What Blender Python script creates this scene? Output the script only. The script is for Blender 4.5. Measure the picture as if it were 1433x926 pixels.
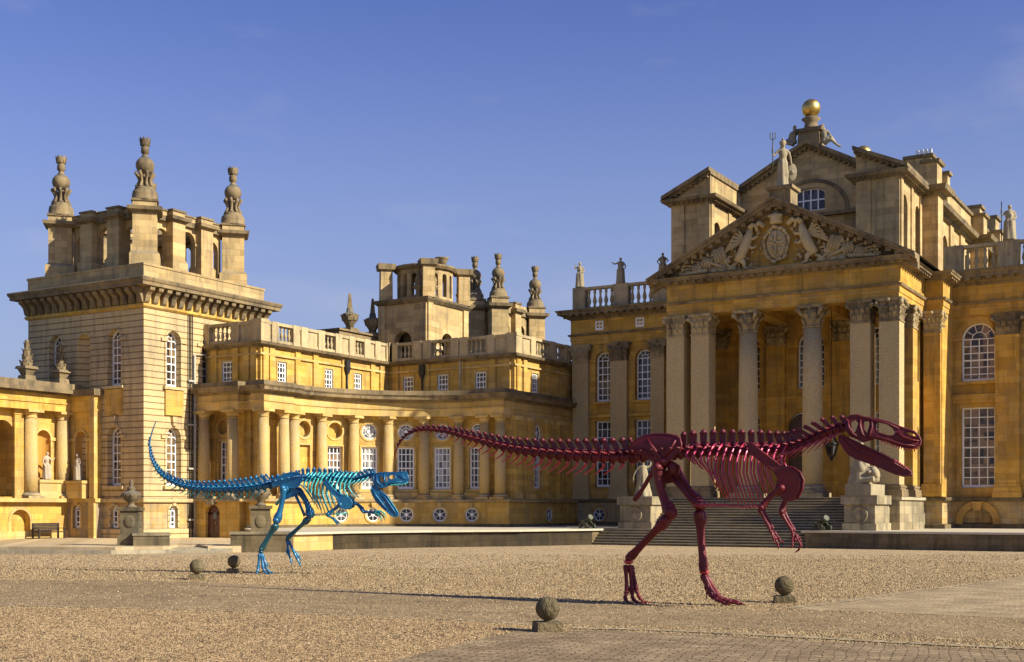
import bpy, bmesh, math, random
from mathutils import Vector, Matrix
from mathutils.geometry import tessellate_polygon
random.seed(7)
for o in list(bpy.data.objects): bpy.data.objects.remove(o)
S = bpy.context.scene
COL = S.collection
R = math.radians

# ------------------------------------------------------------------ camera, world, sun, exposure
YAW, EYE, FPX, HOR = R(30.8), 2.3, 1736.0, 712.0
cam_d = bpy.data.cameras.new('camera'); cam = bpy.data.objects.new('camera', cam_d); COL.objects.link(cam)
cam.location = (0, 0, EYE); cam.rotation_euler = (R(90), 0, YAW)
cam_d.sensor_width = 36; cam_d.lens = 36 * FPX / 1433; cam_d.shift_y = (HOR - 463.0) / 1433; cam_d.clip_end = 5000
S.camera = cam
SUN_EL, SUN_AZ = R(31), R(4.5)          # azimuth measured from +X towards +Y
sd = Vector((math.cos(SUN_AZ) * math.cos(SUN_EL), math.sin(SUN_AZ) * math.cos(SUN_EL), math.sin(SUN_EL)))
sun_d = bpy.data.lights.new('sun', 'SUN'); sun_d.energy = 5.0; sun_d.angle = R(0.5); sun_d.color = (1.0, 0.945, 0.80)
sun = bpy.data.objects.new('sun', sun_d); COL.objects.link(sun); sun.location = (60, 0, 60)
sun.rotation_euler = sd.to_track_quat('Z', 'Y').to_euler()
W = bpy.data.worlds.new('World'); S.world = W; W.use_nodes = True
wn, wl = W.node_tree.nodes, W.node_tree.links
bg = wn['Background']; sky = wn.new('ShaderNodeTexSky'); sky.sky_type = 'NISHITA'; sky.sun_disc = False
sky.sun_elevation = SUN_EL; sky.sun_rotation = math.pi / 2 - SUN_AZ
sky.air_density = 1.0; sky.dust_density = 0.6; sky.ozone_density = 3.0; sky.altitude = 0
# a few faint wisps of cirrus low over the roofs
tc = wn.new('ShaderNodeTexCoord'); mp = wn.new('ShaderNodeMapping'); mp.inputs['Scale'].default_value = (2.2, 2.2, 6.5)
nz = wn.new('ShaderNodeTexNoise'); nz.inputs['Scale'].default_value = 2.1; nz.inputs['Detail'].default_value = 7; nz.inputs['Roughness'].default_value = .55
rp = wn.new('ShaderNodeValToRGB'); rp.color_ramp.elements[0].position = .58; rp.color_ramp.elements[1].position = .80
rp.color_ramp.elements[1].color = (.20, .20, .20, 1)
mx = wn.new('ShaderNodeMixRGB'); mx.inputs['Color2'].default_value = (7.5, 7.0, 7.2, 1)
tint = wn.new('ShaderNodeMixRGB'); tint.blend_type = 'MULTIPLY'; tint.inputs['Fac'].default_value = 1; tint.inputs['Color2'].default_value = (.98, .96, 1.50, 1)
wl.new(tc.outputs['Generated'], mp.inputs['Vector']); wl.new(mp.outputs['Vector'], nz.inputs['Vector']); wl.new(nz.outputs['Fac'], rp.inputs['Fac'])
wl.new(sky.outputs['Color'], tint.inputs['Color1']); gs = wn.new('ShaderNodeSeparateXYZ'); wl.new(tc.outputs['Generated'], gs.inputs[0])
hz = wn.new('ShaderNodeMapRange'); hz.inputs['From Min'].default_value = .0; hz.inputs['From Max'].default_value = .42; hz.inputs['To Min'].default_value = .92; hz.inputs['To Max'].default_value = 0; hz.interpolation_type = 'SMOOTHSTEP'; wl.new(gs.outputs[2], hz.inputs['Value'])
hm = wn.new('ShaderNodeMixRGB'); hm.inputs['Color2'].default_value = (3.9, 4.7, 6.4, 1); wl.new(hz.outputs[0], hm.inputs['Fac']); wl.new(tint.outputs['Color'], hm.inputs['Color1']); wl.new(hm.outputs['Color'], mx.inputs['Color1']); wl.new(rp.outputs['Color'], mx.inputs['Fac'])
wl.new(mx.outputs['Color'], bg.inputs['Color']); bg.inputs['Strength'].default_value = 0.062
S.view_settings.view_transform = 'Standard'; S.view_settings.look = 'None'; S.view_settings.exposure = 0.6; S.view_settings.gamma = 1
S.view_settings.use_curve_mapping = False
S.render.engine = 'CYCLES'

# ------------------------------------------------------------------ survey helpers (where a sight line of the photo meets a real plane)
FW = Vector((-math.sin(YAW), math.cos(YAW))); RT = Vector((math.cos(YAW), math.sin(YAW)))
def ray(px): return FW + RT * ((px - 716.0) / FPX)
def onY(px, Y): r = ray(px); return r.x * Y / r.y
def onX(px, X): r = ray(px); return r.y * X / r.x
def dep(x, y): return FW.x * x + FW.y * y
def zat(py, x, y): return EYE + (HOR - py) * dep(x, y) / FPX
def gnd(px, py, z=0.0):
    d = FPX * (EYE - z) / (py - HOR); r = ray(px); return (r.x * d, r.y * d)

# ------------------------------------------------------------------ object helpers
def thing(name, label, cat, loc=(0, 0, 0), rz=0.0, group=None):
    o = bpy.data.objects.new(name, None); COL.objects.link(o); o.empty_display_size = .3
    o.location = loc; o.rotation_euler = (0, 0, rz); o['label'] = label; o['category'] = cat
    if group: o['group'] = group
    return o
def tag(o, label, cat, group=None):
    o['label'] = label; o['category'] = cat
    if group: o['group'] = group
    return o
def xf(o):
    m = Matrix.Identity(4)
    while o is not None:
        m = (Matrix.Translation(o.location) @ o.rotation_euler.to_matrix().to_4x4()) @ m; o = o.parent
    return m
def inst(mesh, name, parent, loc=(0, 0, 0), rz=0.0, world=True, sc=None):
    """link an object that shares mesh data; loc/rz given in world space unless world=False"""
    o = bpy.data.objects.new(name, mesh); COL.objects.link(o); o.parent = parent
    if world and parent is not None:
        m = xf(parent).inverted() @ Matrix.Translation(Vector(loc)) @ Matrix.Rotation(rz, 4, 'Z')
        o.location = m.to_translation(); o.rotation_euler = (0, 0, m.to_euler().z)
    else:
        o.location = loc; o.rotation_euler = (0, 0, rz)
    if sc: o.scale = sc
    return o

class MB:
    def __init__(s): s.v = []; s.f = []; s.sm = []
    def face(s, idx, smooth=False): s.f.append(tuple(idx)); s.sm.append(smooth)
    def add(s, vs, fs, smooth=False):
        b = len(s.v); s.v += [tuple(v) for v in vs]
        for f in fs: s.f.append(tuple(b + i for i in f)); s.sm.append(smooth)
    def box(s, x0, x1, y0, y1, z0, z1, M=None):
        vs = [Vector((x, y, z)) for z in (z0, z1) for y in (y0, y1) for x in (x0, x1)]
        if M is not None: vs = [M @ v for v in vs]
        s.add(vs, [(0, 2, 3, 1), (4, 5, 7, 6), (0, 1, 5, 4), (2, 6, 7, 3), (0, 4, 6, 2), (1, 3, 7, 5)])
    def taper(s, cx, cy, z0, z1, w0, d0, w1, d1, rot=0, M=None):
        c, n = math.cos(rot), math.sin(rot); vs = []
        for z, w, d in ((z0, w0, d0), (z1, w1, d1)):
            for a, b in ((-1, -1), (1, -1), (1, 1), (-1, 1)):
                x, y = a * w / 2, b * d / 2; vs.append(Vector((cx + c * x - n * y, cy + n * x + c * y, z)))
        if M is not None: vs = [M @ v for v in vs]
        s.add(vs, [(3, 2, 1, 0), (4, 5, 6, 7), (0, 1, 5, 4), (1, 2, 6, 5), (2, 3, 7, 6), (3, 0, 4, 7)])
    def lathe(s, prof, cx=0, cy=0, n=16, smooth=True, M=None, a0=0.0, a1=2 * math.pi, wob=None):
        """prof: list of (r, z)"""
        full = abs(a1 - a0 - 2 * math.pi) < 1e-6; m = n if full else n + 1; vs = []
        for r, z in prof:
            for k in range(m):
                a = a0 + (a1 - a0) * k / n; rr = r * (wob(a, z) if wob else 1)
                vs.append(Vector((cx + rr * math.cos(a), cy + rr * math.sin(a), z)))
        if M is not None: vs = [M @ v for v in vs]
        fs = []
        for i in range(len(prof) - 1):
            for k in range(n):
                k2 = (k + 1) % m; fs.append((i * m + k, i * m + k2, (i + 1) * m + k2, (i + 1) * m + k))
        b = len(s.v); s.add(vs, fs, smooth)
        if full:
            if prof[0][0] > 1e-4: s.face([b + k for k in reversed(range(m))])
            if prof[-1][0] > 1e-4: s.face([b + (len(prof) - 1) * m + k for k in range(m)])
    def tube(s, pts, rad, n=8, smooth=True, flat=1.0, side=None):
        """flat <1 squashes the section; side = the direction that stays full width"""
        pts = [Vector(p) for p in pts]
        if not isinstance(rad, (list, tuple)): rad = [rad] * len(pts)
        vs = []; up = None
        for i, p in enumerate(pts):
            t = (pts[min(i + 1, len(pts) - 1)] - pts[max(i - 1, 0)]).normalized()
            if side is not None: a = Vector(side) - t * t.dot(Vector(side)); a.normalize()
            else:
                if up is None: up = Vector((0, 0, 1)) if abs(t.z) < .9 else Vector((1, 0, 0))
                a = up - t * t.dot(up); a.normalize(); up = a
            b_ = t.cross(a)
            for k in range(n):
                q = 2 * math.pi * k / n; vs.append(p + a * (rad[i] * math.cos(q)) + b_ * (rad[i] * flat * math.sin(q)))
        fs = [(i * n + k, i * n + (k + 1) % n, (i + 1) * n + (k + 1) % n, (i + 1) * n + k) for i in range(len(pts) - 1) for k in range(n)]
        b = len(s.v); s.add(vs, fs, smooth); s.face([b + k for k in reversed(range(n))], smooth); s.face([b + (len(pts) - 1) * n + k for k in range(n)], smooth)
    def ball(s, c, r, n=12, m=8, sc=(1, 1, 1), M=None):
        c = Vector(c); vs = [c + Vector((0, 0, -r * sc[2]))]
        for i in range(1, m):
            a = -math.pi / 2 + math.pi * i / m
            for k in range(n):
                q = 2 * math.pi * k / n; vs.append(c + Vector((r * sc[0] * math.cos(a) * math.cos(q), r * sc[1] * math.cos(a) * math.sin(q), r * sc[2] * math.sin(a))))
        vs.append(c + Vector((0, 0, r * sc[2])))
        if M is not None: vs = [M @ v for v in vs]
        fs = [(0, 1 + (k + 1) % n, 1 + k) for k in range(n)]
        for i in range(m - 2):
            for k in range(n): fs.append((1 + i * n + k, 1 + i * n + (k + 1) % n, 1 + (i + 1) * n + (k + 1) % n, 1 + (i + 1) * n + k))
        l = len(vs) - 1; fs += [(l, 1 + (m - 2) * n + k, 1 + (m - 2) * n + (k + 1) % n) for k in range(n)]
        s.add(vs, fs, True)
    def sweep(s, path, prof, closed=False):
        """prof: closed polygon of (out, z); out is to the right of the walking direction (the viewer's side)"""
        P = [Vector(p) for p in path]; n = len(P); m = len(prof); vs = []
        for i in range(n):
            a = P[i] - P[i - 1] if (i > 0 or closed) else P[1] - P[0]
            b = P[(i + 1) % n] - P[i] if (i < n - 1 or closed) else P[-1] - P[-2]
            a.normalize(); b.normalize()
            na = Vector((a.y, -a.x)); nb = Vector((b.y, -b.x)); h = (na + nb); h.normalize(); k = 1 / max(.3, h.dot(na))
            for o, z in prof: vs.append((P[i].x + h.x * o * k, P[i].y + h.y * o * k, z))
        fs = []
        for i in range(n if closed else n - 1):
            i2 = (i + 1) % n
            for j in range(m): j2 = (j + 1) % m; fs.append((i * m + j, i2 * m + j, i2 * m + j2, i * m + j2))
        b = len(s.v); s.add(vs, fs)
        if not closed: s.face([b + j for j in range(m)]); s.face([b + (n - 1) * m + j for j in reversed(range(m))])
    def poly(s, pts, z0, z1):
        """extruded plan polygon"""
        n = len(pts); b = len(s.v)
        s.v += [(p[0], p[1], z0) for p in pts] + [(p[0], p[1], z1) for p in pts]
        for t in tessellate_polygon([[Vector((p[0], p[1], 0)) for p in pts]]):
            s.face([b + n + i for i in t]); s.face([b + i for i in reversed(t)])
        for i in range(n): j = (i + 1) % n; s.face((b + i, b + j, b + n + j, b + n + i))
    def slab(s, loops, fn0, fn1, smooth=False):
        """2-D outline with holes mapped to two skins (fn0, fn1 map (u,v)->3-D) and joined by edges"""
        flat = [Vector((p[0], p[1], 0)) for l in loops for p in l]
        tr = tessellate_polygon([[Vector((p[0], p[1], 0)) for p in l] for l in loops])
        b = len(s.v); n = len(flat)
        s.v += [tuple(fn0(p.x, p.y)) for p in flat] + [tuple(fn1(p.x, p.y)) for p in flat]
        for t in tr: s.face([b + i for i in t], smooth); s.face([b + n + i for i in reversed(t)], smooth)
        k = 0
        for l in loops:
            for i in range(len(l)): j = (i + 1) % len(l); s.face((b + k + i, b + k + j, b + n + k + j, b + n + k + i), smooth)
            k += len(l)
    def mesh(s, name, mat):
        me = bpy.data.meshes.new(name); me.from_pydata(s.v, [], s.f); me.polygons.foreach_set('use_smooth', s.sm); me.materials.append(mat)
        bm = bmesh.new(); bm.from_mesh(me); bmesh.ops.recalc_face_normals(bm, faces=bm.faces); bm.to_mesh(me); bm.free(); me.update(); return me
    def build(s, name, mat, parent=None, local=False):
        """vertices are in world space unless local=True (then they are in the parent's space)"""
        if parent is not None and not local:
            mi = xf(parent).inverted(); s.v = [tuple(mi @ Vector(v)) for v in s.v]
        o = bpy.data.objects.new(name, s.mesh(name, mat)); COL.objects.link(o); o.parent = parent; return o
def build_pieces(mb, name, mat, parent):
    """one part per separate piece: pieces that touch or overlap stay together"""
    par = list(range(len(mb.v)))
    def find(i):
        while par[i] != i: par[i] = par[par[i]]; i = par[i]
        return i
    for f in mb.f:
        a = find(f[0])
        for q in f[1:]: par[find(q)] = a
    isl = {}
    for i in range(len(mb.v)): isl.setdefault(find(i), []).append(i)
    bx = []
    for ids in isl.values():
        xs = [[mb.v[i][k] for i in ids] for k in range(3)]; bx.append([min(x) - .03 for x in xs] + [max(x) + .03 for x in xs] + [set(ids)])
    go = True
    while go:
        go = False; out = []
        for b in bx:
            for c in out:
                if all(b[k] <= c[k + 3] and c[k] <= b[k + 3] for k in range(3)):
                    for k in range(3): c[k] = min(c[k], b[k]); c[k + 3] = max(c[k + 3], b[k + 3])
                    c[6] |= b[6]; go = True; break
            else: out.append(b)
        bx = out
    for b in bx:
        ids = sorted(b[6]); mp_ = {i: n for n, i in enumerate(ids)}; m2 = MB(); m2.v = [mb.v[i] for i in ids]
        for f, sm_ in zip(mb.f, mb.sm):
            if f[0] in mp_: m2.f.append(tuple(mp_[i] for i in f)); m2.sm.append(sm_)
        if m2.f: m2.build(name, mat, parent)
def structure(o): o['kind'] = 'structure'; return o
def remesh(o, vox, smooth=True):
    m = o.modifiers.new('fuse', 'REMESH'); m.mode = 'VOXEL'; m.voxel_size = vox; m.use_smooth_shade = smooth
    return o

# ------------------------------------------------------------------ materials
def newmat(name):
    m = bpy.data.materials.new(name); m.use_nodes = True; nt = m.node_tree; return m, nt.nodes, nt.links, nt.nodes['Principled BSDF']
def N(nodes, t, **kw):
    n = nodes.new(t)
    for k, v in kw.items():
        if k in n.inputs: n.inputs[k].default_value = v
        else: setattr(n, k, v)
    return n
def math_(nodes, links, op, a, b=None, c=None):
    n = nodes.new('ShaderNodeMath'); n.operation = op
    for i, x in enumerate((a, b, c)):
        if x is None: continue
        if isinstance(x, (int, float)): n.inputs[i].default_value = x
        else: links.new(x, n.inputs[i])
    return n.outputs[0]
def ramp(nodes, links, src, p0, p1, c0=(0, 0, 0, 1), c1=(1, 1, 1, 1)):
    r = nodes.new('ShaderNodeValToRGB'); r.color_ramp.elements[0].position = p0; r.color_ramp.elements[1].position = p1
    r.color_ramp.elements[0].color = c0; r.color_ramp.elements[1].color = c1; links.new(src, r.inputs['Fac']); return r.outputs['Color']
def mix(nodes, links, fac, a, b, mode='MIX'):
    n = nodes.new('ShaderNodeMixRGB'); n.blend_type = mode
    for i, x in ((0, fac), (1, a), (2, b)):
        if isinstance(x, (int, float)): n.inputs[i].default_value = x
        elif isinstance(x, tuple): n.inputs[i].default_value = (x[0], x[1], x[2], 1)
        else: links.new(x, n.inputs[i])
    return n.outputs['Color']
def noise(nodes, links, vec, scale, detail=5, rough=.55):
    n = nodes.new('ShaderNodeTexNoise'); n.inputs['Scale'].default_value = scale; n.inputs['Detail'].default_value = detail; n.inputs['Roughness'].default_value = rough
    if vec is not None: links.new(vec, n.inputs['Vector'])
    return n.outputs['Fac']
def stone(name, c1, c2, grey=(.30, .27, .22), greyamt=.35, dark=(.07, .06, .05), darkamt=.35, brick=None, groove=None, bump=.35, topdirt=.8, speck=0.0, seed=0.0):
    m, n, l, b = newmat(name)
    geo = n.new('ShaderNodeNewGeometry'); pos = geo.outputs['Position']
    off = n.new('ShaderNodeVectorMath'); off.operation = 'ADD'; l.new(pos, off.inputs[0]); off.inputs[1].default_value = (seed, seed * .7, seed * 1.3); p = off.outputs[0]
    sep = n.new('ShaderNodeSeparateXYZ'); l.new(pos, sep.inputs[0])
    s_ = math_(n, l, 'ADD', sep.outputs[0], sep.outputs[1]); cmb = n.new('ShaderNodeCombineXYZ'); l.new(s_, cmb.inputs[0]); l.new(sep.outputs[2], cmb.inputs[1])
    big = noise(n, l, p, .33, 4); med = noise(n, l, p, 1.7, 7, .62); fine = noise(n, l, p, 14, 6, .7)
    st = n.new('ShaderNodeMapping'); st.inputs['Scale'].default_value = (1.6, 1.6, .16); l.new(p, st.inputs['Vector']); streak = noise(n, l, st.outputs[0], 1.3, 6, .65)
    col = mix(n, l, ramp(n, l, med, .32, .68), c1, c2)
    gm = ramp(n, l, math_(n, l, 'ADD', math_(n, l, 'MULTIPLY', big, .6), math_(n, l, 'MULTIPLY', med, .4)), .46, .60)
    col = mix(n, l, math_(n, l, 'MULTIPLY', gm, greyamt), col, grey)
    height = math_(n, l, 'MULTIPLY', fine, .35)
    if brick:
        br = N(n, 'ShaderNodeTexBrick'); br.inputs['Scale'].default_value = 1; br.inputs['Brick Width'].default_value = brick[0]; br.inputs['Row Height'].default_value = brick[1]
        br.inputs['Mortar Size'].default_value = .012; br.inputs['Mortar Smooth'].default_value = .4; br.inputs['Color1'].default_value = (1.12, 1.10, 1.06, 1); br.inputs['Color2'].default_value = (.78, .75, .70, 1); br.inputs['Mortar'].default_value = (.78, .74, .68, 1)
        l.new(cmb.outputs[0], br.inputs['Vector']); col = mix(n, l, 1.0, col, br.outputs['Color'], 'MULTIPLY')
        height = math_(n, l, 'SUBTRACT', height, math_(n, l, 'MULTIPLY', br.outputs['Fac'], .7))
    if groove:
        fr = math_(n, l, 'FRACT', math_(n, l, 'DIVIDE', sep.outputs[2], groove)); a_ = math_(n, l, 'ABSOLUTE', math_(n, l, 'SUBTRACT', fr, .5))
        g = ramp(n, l, a_, .02, .11)                                            # 0 in the groove
        col = mix(n, l, 1.0, col, mix(n, l, g, (.42, .34, .25), (1., 1., 1.)), 'MULTIPLY')
        height = math_(n, l, 'ADD', height, math_(n, l, 'MULTIPLY', g, 1.6))
    dk = ramp(n, l, streak, .50, .74); col = mix(n, l, math_(n, l, 'MULTIPLY', dk, darkamt), col, dark)
    if speck:
        sp = ramp(n, l, noise(n, l, p, 9, 3, .8), .40, .58); col = mix(n, l, math_(n, l, 'MULTIPLY', sp, speck), col, (.19, .135, .07))
        height = math_(n, l, 'SUBTRACT', height, math_(n, l, 'MULTIPLY', sp, .8))
    if topdirt:
        sn = n.new('ShaderNodeSeparateXYZ'); l.new(geo.outputs['Normal'], sn.inputs[0]); up = ramp(n, l, sn.outputs[2], .35, .8)
        col = mix(n, l, math_(n, l, 'MULTIPLY', up, topdirt), col, mix(n, l, ramp(n, l, med, .4, .65), (.085, .08, .065), (.22, .20, .15)))
    col = mix(n, l, 1.0, col, ramp(n, l, fine, .25, .8, (.78, .78, .78, 1), (1.18, 1.18, 1.18, 1)), 'MULTIPLY')
    bu = n.new('ShaderNodeBump'); bu.inputs['Strength'].default_value = bump; bu.inputs['Distance'].default_value = .05; l.new(height, bu.inputs['Height'])
    l.new(col, b.inputs['Base Color']); l.new(bu.outputs[0], b.inputs['Normal']); b.inputs['Roughness'].default_value = .88; b.inputs['Specular IOR Level'].default_value = .25
    return m
GOLD1, GOLD2 = (.62, .365, .062), (.68, .45, .115)
M = {}
M['gold'] = stone('golden_limestone', GOLD1, GOLD2, grey=(.44, .30, .14), greyamt=.5, dark=(.12, .075, .03), darkamt=.6, brick=(1.05, .40))
M['goldp'] = stone('pale_golden_limestone', (.62, .40, .11), (.68, .48, .18), grey=(.46, .36, .19), greyamt=.5, darkamt=.25, brick=(1.3, .5), seed=11)
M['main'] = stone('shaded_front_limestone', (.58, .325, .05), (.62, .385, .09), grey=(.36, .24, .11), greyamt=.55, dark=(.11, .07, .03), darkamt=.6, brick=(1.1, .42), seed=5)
M['rust'] = stone('rusticated_limestone', (.58, .41, .18), (.66, .50, .26), grey=(.38, .29, .17), greyamt=.7, darkamt=.5, groove=.415, bump=.6, seed=3)
M['column'] = stone('column_limestone', (.70, .50, .22), (.74, .57, .29), grey=(.56, .42, .21), greyamt=.4, darkamt=.12, bump=.8, speck=.26, topdirt=.3, seed=17)
M['colgold'] = stone('column_golden_limestone', (.64, .42, .13), (.68, .48, .19), grey=(.52, .40, .22), greyamt=.4, darkamt=.15, bump=.45, speck=.18, topdirt=.3, seed=9)
M['capital'] = stone('carved_capital_stone', (.42, .31, .15), (.52, .40, .22), grey=(.15, .11, .06), greyamt=.85, dark=(.03, .025, .015), darkamt=.95, bump=.9, topdirt=.4, seed=23)
M['corn'] = stone('weathered_cornice_stone', (.26, .18, .085), (.34, .25, .13), grey=(.12, .09, .055), greyamt=.85, dark=(.04, .035, .028), darkamt=.85, bump=.5, topdirt=.92, seed=31)
M['paleled'] = stone('pale_ledge_stone', (.50, .37, .18), (.58, .46, .26), grey=(.27, .21, .12), greyamt=.75, darkamt=.7, bump=.4, topdirt=.8, seed=37)
M['attic'] = stone('attic_limestone', (.56, .385, .16), (.62, .46, .23), grey=(.36, .27, .14), greyamt=.75, darkamt=.6, brick=(1.2, .45), bump=.4, seed=41)
M['plinth'] = stone('stained_plinth_stone', (.52, .33, .10), (.56, .42, .21), grey=(.28, .25, .19), greyamt=.75, dark=(.06, .055, .045), darkamt=.65, brick=(1.3, .42), bump=.5, seed=47)
M['grime'] = stone('grimy_terrace_stone', (.15, .115, .06), (.24, .185, .10), grey=(.09, .08, .055), greyamt=.8, dark=(.03, .028, .02), darkamt=.8, brick=(1.1, .33), bump=.5, topdirt=0, seed=53)  # grime tone, also painted shade on step risers and low wall fronts
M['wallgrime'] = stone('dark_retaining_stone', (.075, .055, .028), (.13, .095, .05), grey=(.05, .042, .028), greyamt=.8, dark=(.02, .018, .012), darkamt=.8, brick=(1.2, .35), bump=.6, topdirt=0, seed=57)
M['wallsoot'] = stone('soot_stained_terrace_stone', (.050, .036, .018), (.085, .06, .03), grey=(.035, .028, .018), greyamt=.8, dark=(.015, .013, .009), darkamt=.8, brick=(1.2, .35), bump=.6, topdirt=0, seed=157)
M['coping'] = stone('pale_coping_stone', (.56, .47, .31), (.62, .54, .38), grey=(.5, .46, .38), greyamt=.5, darkamt=.15, bump=.3, topdirt=.1, seed=59)
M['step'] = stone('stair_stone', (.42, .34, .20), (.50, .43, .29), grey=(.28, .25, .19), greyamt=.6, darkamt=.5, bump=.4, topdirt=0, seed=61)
M['ped'] = stone('pedestal_stone', (.36, .29, .17), (.42, .35, .22), grey=(.20, .175, .12), greyamt=.8, dark=(.07, .065, .05), darkamt=.8, brick=(1.5, .5), bump=.4, topdirt=.5, seed=67)
M['statue'] = stone('statue_stone', (.34, .27, .155), (.44, .36, .225), grey=(.13, .11, .075), greyamt=.5, dark=(.10, .095, .085), darkamt=.5, bump=.4, topdirt=.15, seed=71)
M['statpale'] = stone('pale_statue_stone', (.42, .33, .22), (.50, .42, .30), grey=(.30, .25, .18), greyamt=.3, darkamt=.1, bump=.3, topdirt=.1, seed=73)
M['lich'] = stone('lichen_ball_stone', (.13, .10, .045), (.24, .19, .10), grey=(.08, .07, .03), greyamt=.9, dark=(.03, .028, .018), darkamt=.7, bump=.8, topdirt=.0, speck=.4, seed=79)
M['lichplinth'] = stone('ball_plinth_stone', (.17, .12, .055), (.26, .20, .10), grey=(.09, .07, .035), greyamt=.6, darkamt=.4, bump=.6, topdirt=.3, speck=.3, seed=83)
M['relief'] = stone('relief_stone', (.56, .42, .20), (.62, .49, .27), grey=(.38, .29, .16), greyamt=.6, dark=(.10, .07, .035), darkamt=.6, bump=.5, topdirt=.25, seed=89)
M['niche'] = stone('niche_plaster', (.50, .25, .045), (.56, .31, .07), grey=(.40, .25, .09), greyamt=.3, darkamt=.2, bump=.2, seed=97)
M['pave'] = stone('golden_paving_stone', (.52, .38, .20), (.60, .47, .28), grey=(.42, .35, .24), greyamt=.4, darkamt=.2, brick=(1.0, .6), bump=.3, topdirt=0, seed=101)
M['lead'] = stone('lead_roof', (.10, .10, .10), (.15, .15, .15), grey=(.12, .12, .12), greyamt=.3, darkamt=.3, bump=.2, topdirt=0)
def plain(name, c, rough=.5, metal=0.0, var=.15, coat=0.0, bump=0.0, scale=6):
    m, n, l, b = newmat(name); geo = n.new('ShaderNodeNewGeometry'); f = noise(n, l, geo.outputs['Position'], scale, 6)
    lo = tuple(x * (1 - var) for x in c) + (1,); hi = tuple(min(1, x * (1 + var)) for x in c) + (1,)
    l.new(ramp(n, l, f, .3, .7, lo, hi), b.inputs['Base Color']); b.inputs['Roughness'].default_value = rough; b.inputs['Metallic'].default_value = metal; b.inputs['Coat Weight'].default_value = coat
    b.inputs['Coat Roughness'].default_value = .15
    if bump:
        bu = n.new('ShaderNodeBump'); bu.inputs['Strength'].default_value = bump; bu.inputs['Distance'].default_value = .01; l.new(noise(n, l, geo.outputs['Position'], scale * 4, 4), bu.inputs['Height']); l.new(bu.outputs[0], b.inputs['Normal'])
    return m
M['white'] = plain('white_window_paint', (.86, .84, .78), .5, var=.05)
M['iron'] = plain('dark_iron', (.03, .03, .028), .55, .4)
M['bronze'] = plain('green_bronze', (.07, .075, .045), .6, .2, .5)
M['wood'] = plain('dark_bench_timber', (.022, .010, .006), .6, var=.3)
M['door'] = plain('dark_red_door_paint', (.075, .012, .010), .35, var=.15)
M['doorbrown'] = plain('brown_door_timber', (.10, .045, .02), .45, var=.25)
M['gilt'] = plain('gilded_copper', (.80, .50, .14), .38, 1.0, .12, bump=.2, scale=2)
M['pipe'] = plain('grey_lead_pipe', (.42, .38, .30), .6, var=.2)
# window glass: dark room, some panes catch sky, pale blinds or shutters behind a few of them
def glassmat(name, dark, pale, amt, sc=1.3):
    m, n, l, b = newmat(name); geo = n.new('ShaderNodeNewGeometry'); sep = n.new('ShaderNodeSeparateXYZ'); l.new(geo.outputs['Position'], sep.inputs[0])
    cm = n.new('ShaderNodeCombineXYZ'); s_ = math_(n, l, 'ADD', sep.outputs[0], sep.outputs[1])
    l.new(math_(n, l, 'FLOOR', math_(n, l, 'MULTIPLY', s_, 2.6)), cm.inputs[0]); l.new(math_(n, l, 'FLOOR', math_(n, l, 'MULTIPLY', sep.outputs[2], 1.9)), cm.inputs[1])
    wn_ = n.new('ShaderNodeTexWhiteNoise'); wn_.noise_dimensions = '2D'; l.new(cm.outputs[0], wn_.inputs['Vector'])
    big = noise(n, l, geo.outputs['Position'], sc, 3)
    f = math_(n, l, 'ADD', math_(n, l, 'MULTIPLY', wn_.outputs['Value'], .35), math_(n, l, 'MULTIPLY', big, .65))
    l.new(mix(n, l, math_(n, l, 'MULTIPLY', ramp(n, l, f, .38, .62), amt), dark, pale), b.inputs['Base Color']); b.inputs['Roughness'].default_value = .12; b.inputs['Specular IOR Level'].default_value = .5
    bu = n.new('ShaderNodeBump'); bu.inputs['Strength'].default_value = .25; bu.inputs['Distance'].default_value = .02; l.new(noise(n, l, geo.outputs['Position'], 2.5, 2), bu.inputs['Height']); l.new(bu.outputs[0], b.inputs['Normal'])
    return m
M['glass'] = glassmat('dark_window_glass', (.018, .018, .02), (.12, .11, .10), .8)
M['glassbrown'] = glassmat('window_glass_over_shutters', (.03, .022, .016), (.30, .19, .09), .9)
M['glasspale'] = glassmat('window_glass_over_blinds', (.10, .10, .10), (.42, .40, .37), 1.0)
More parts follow.
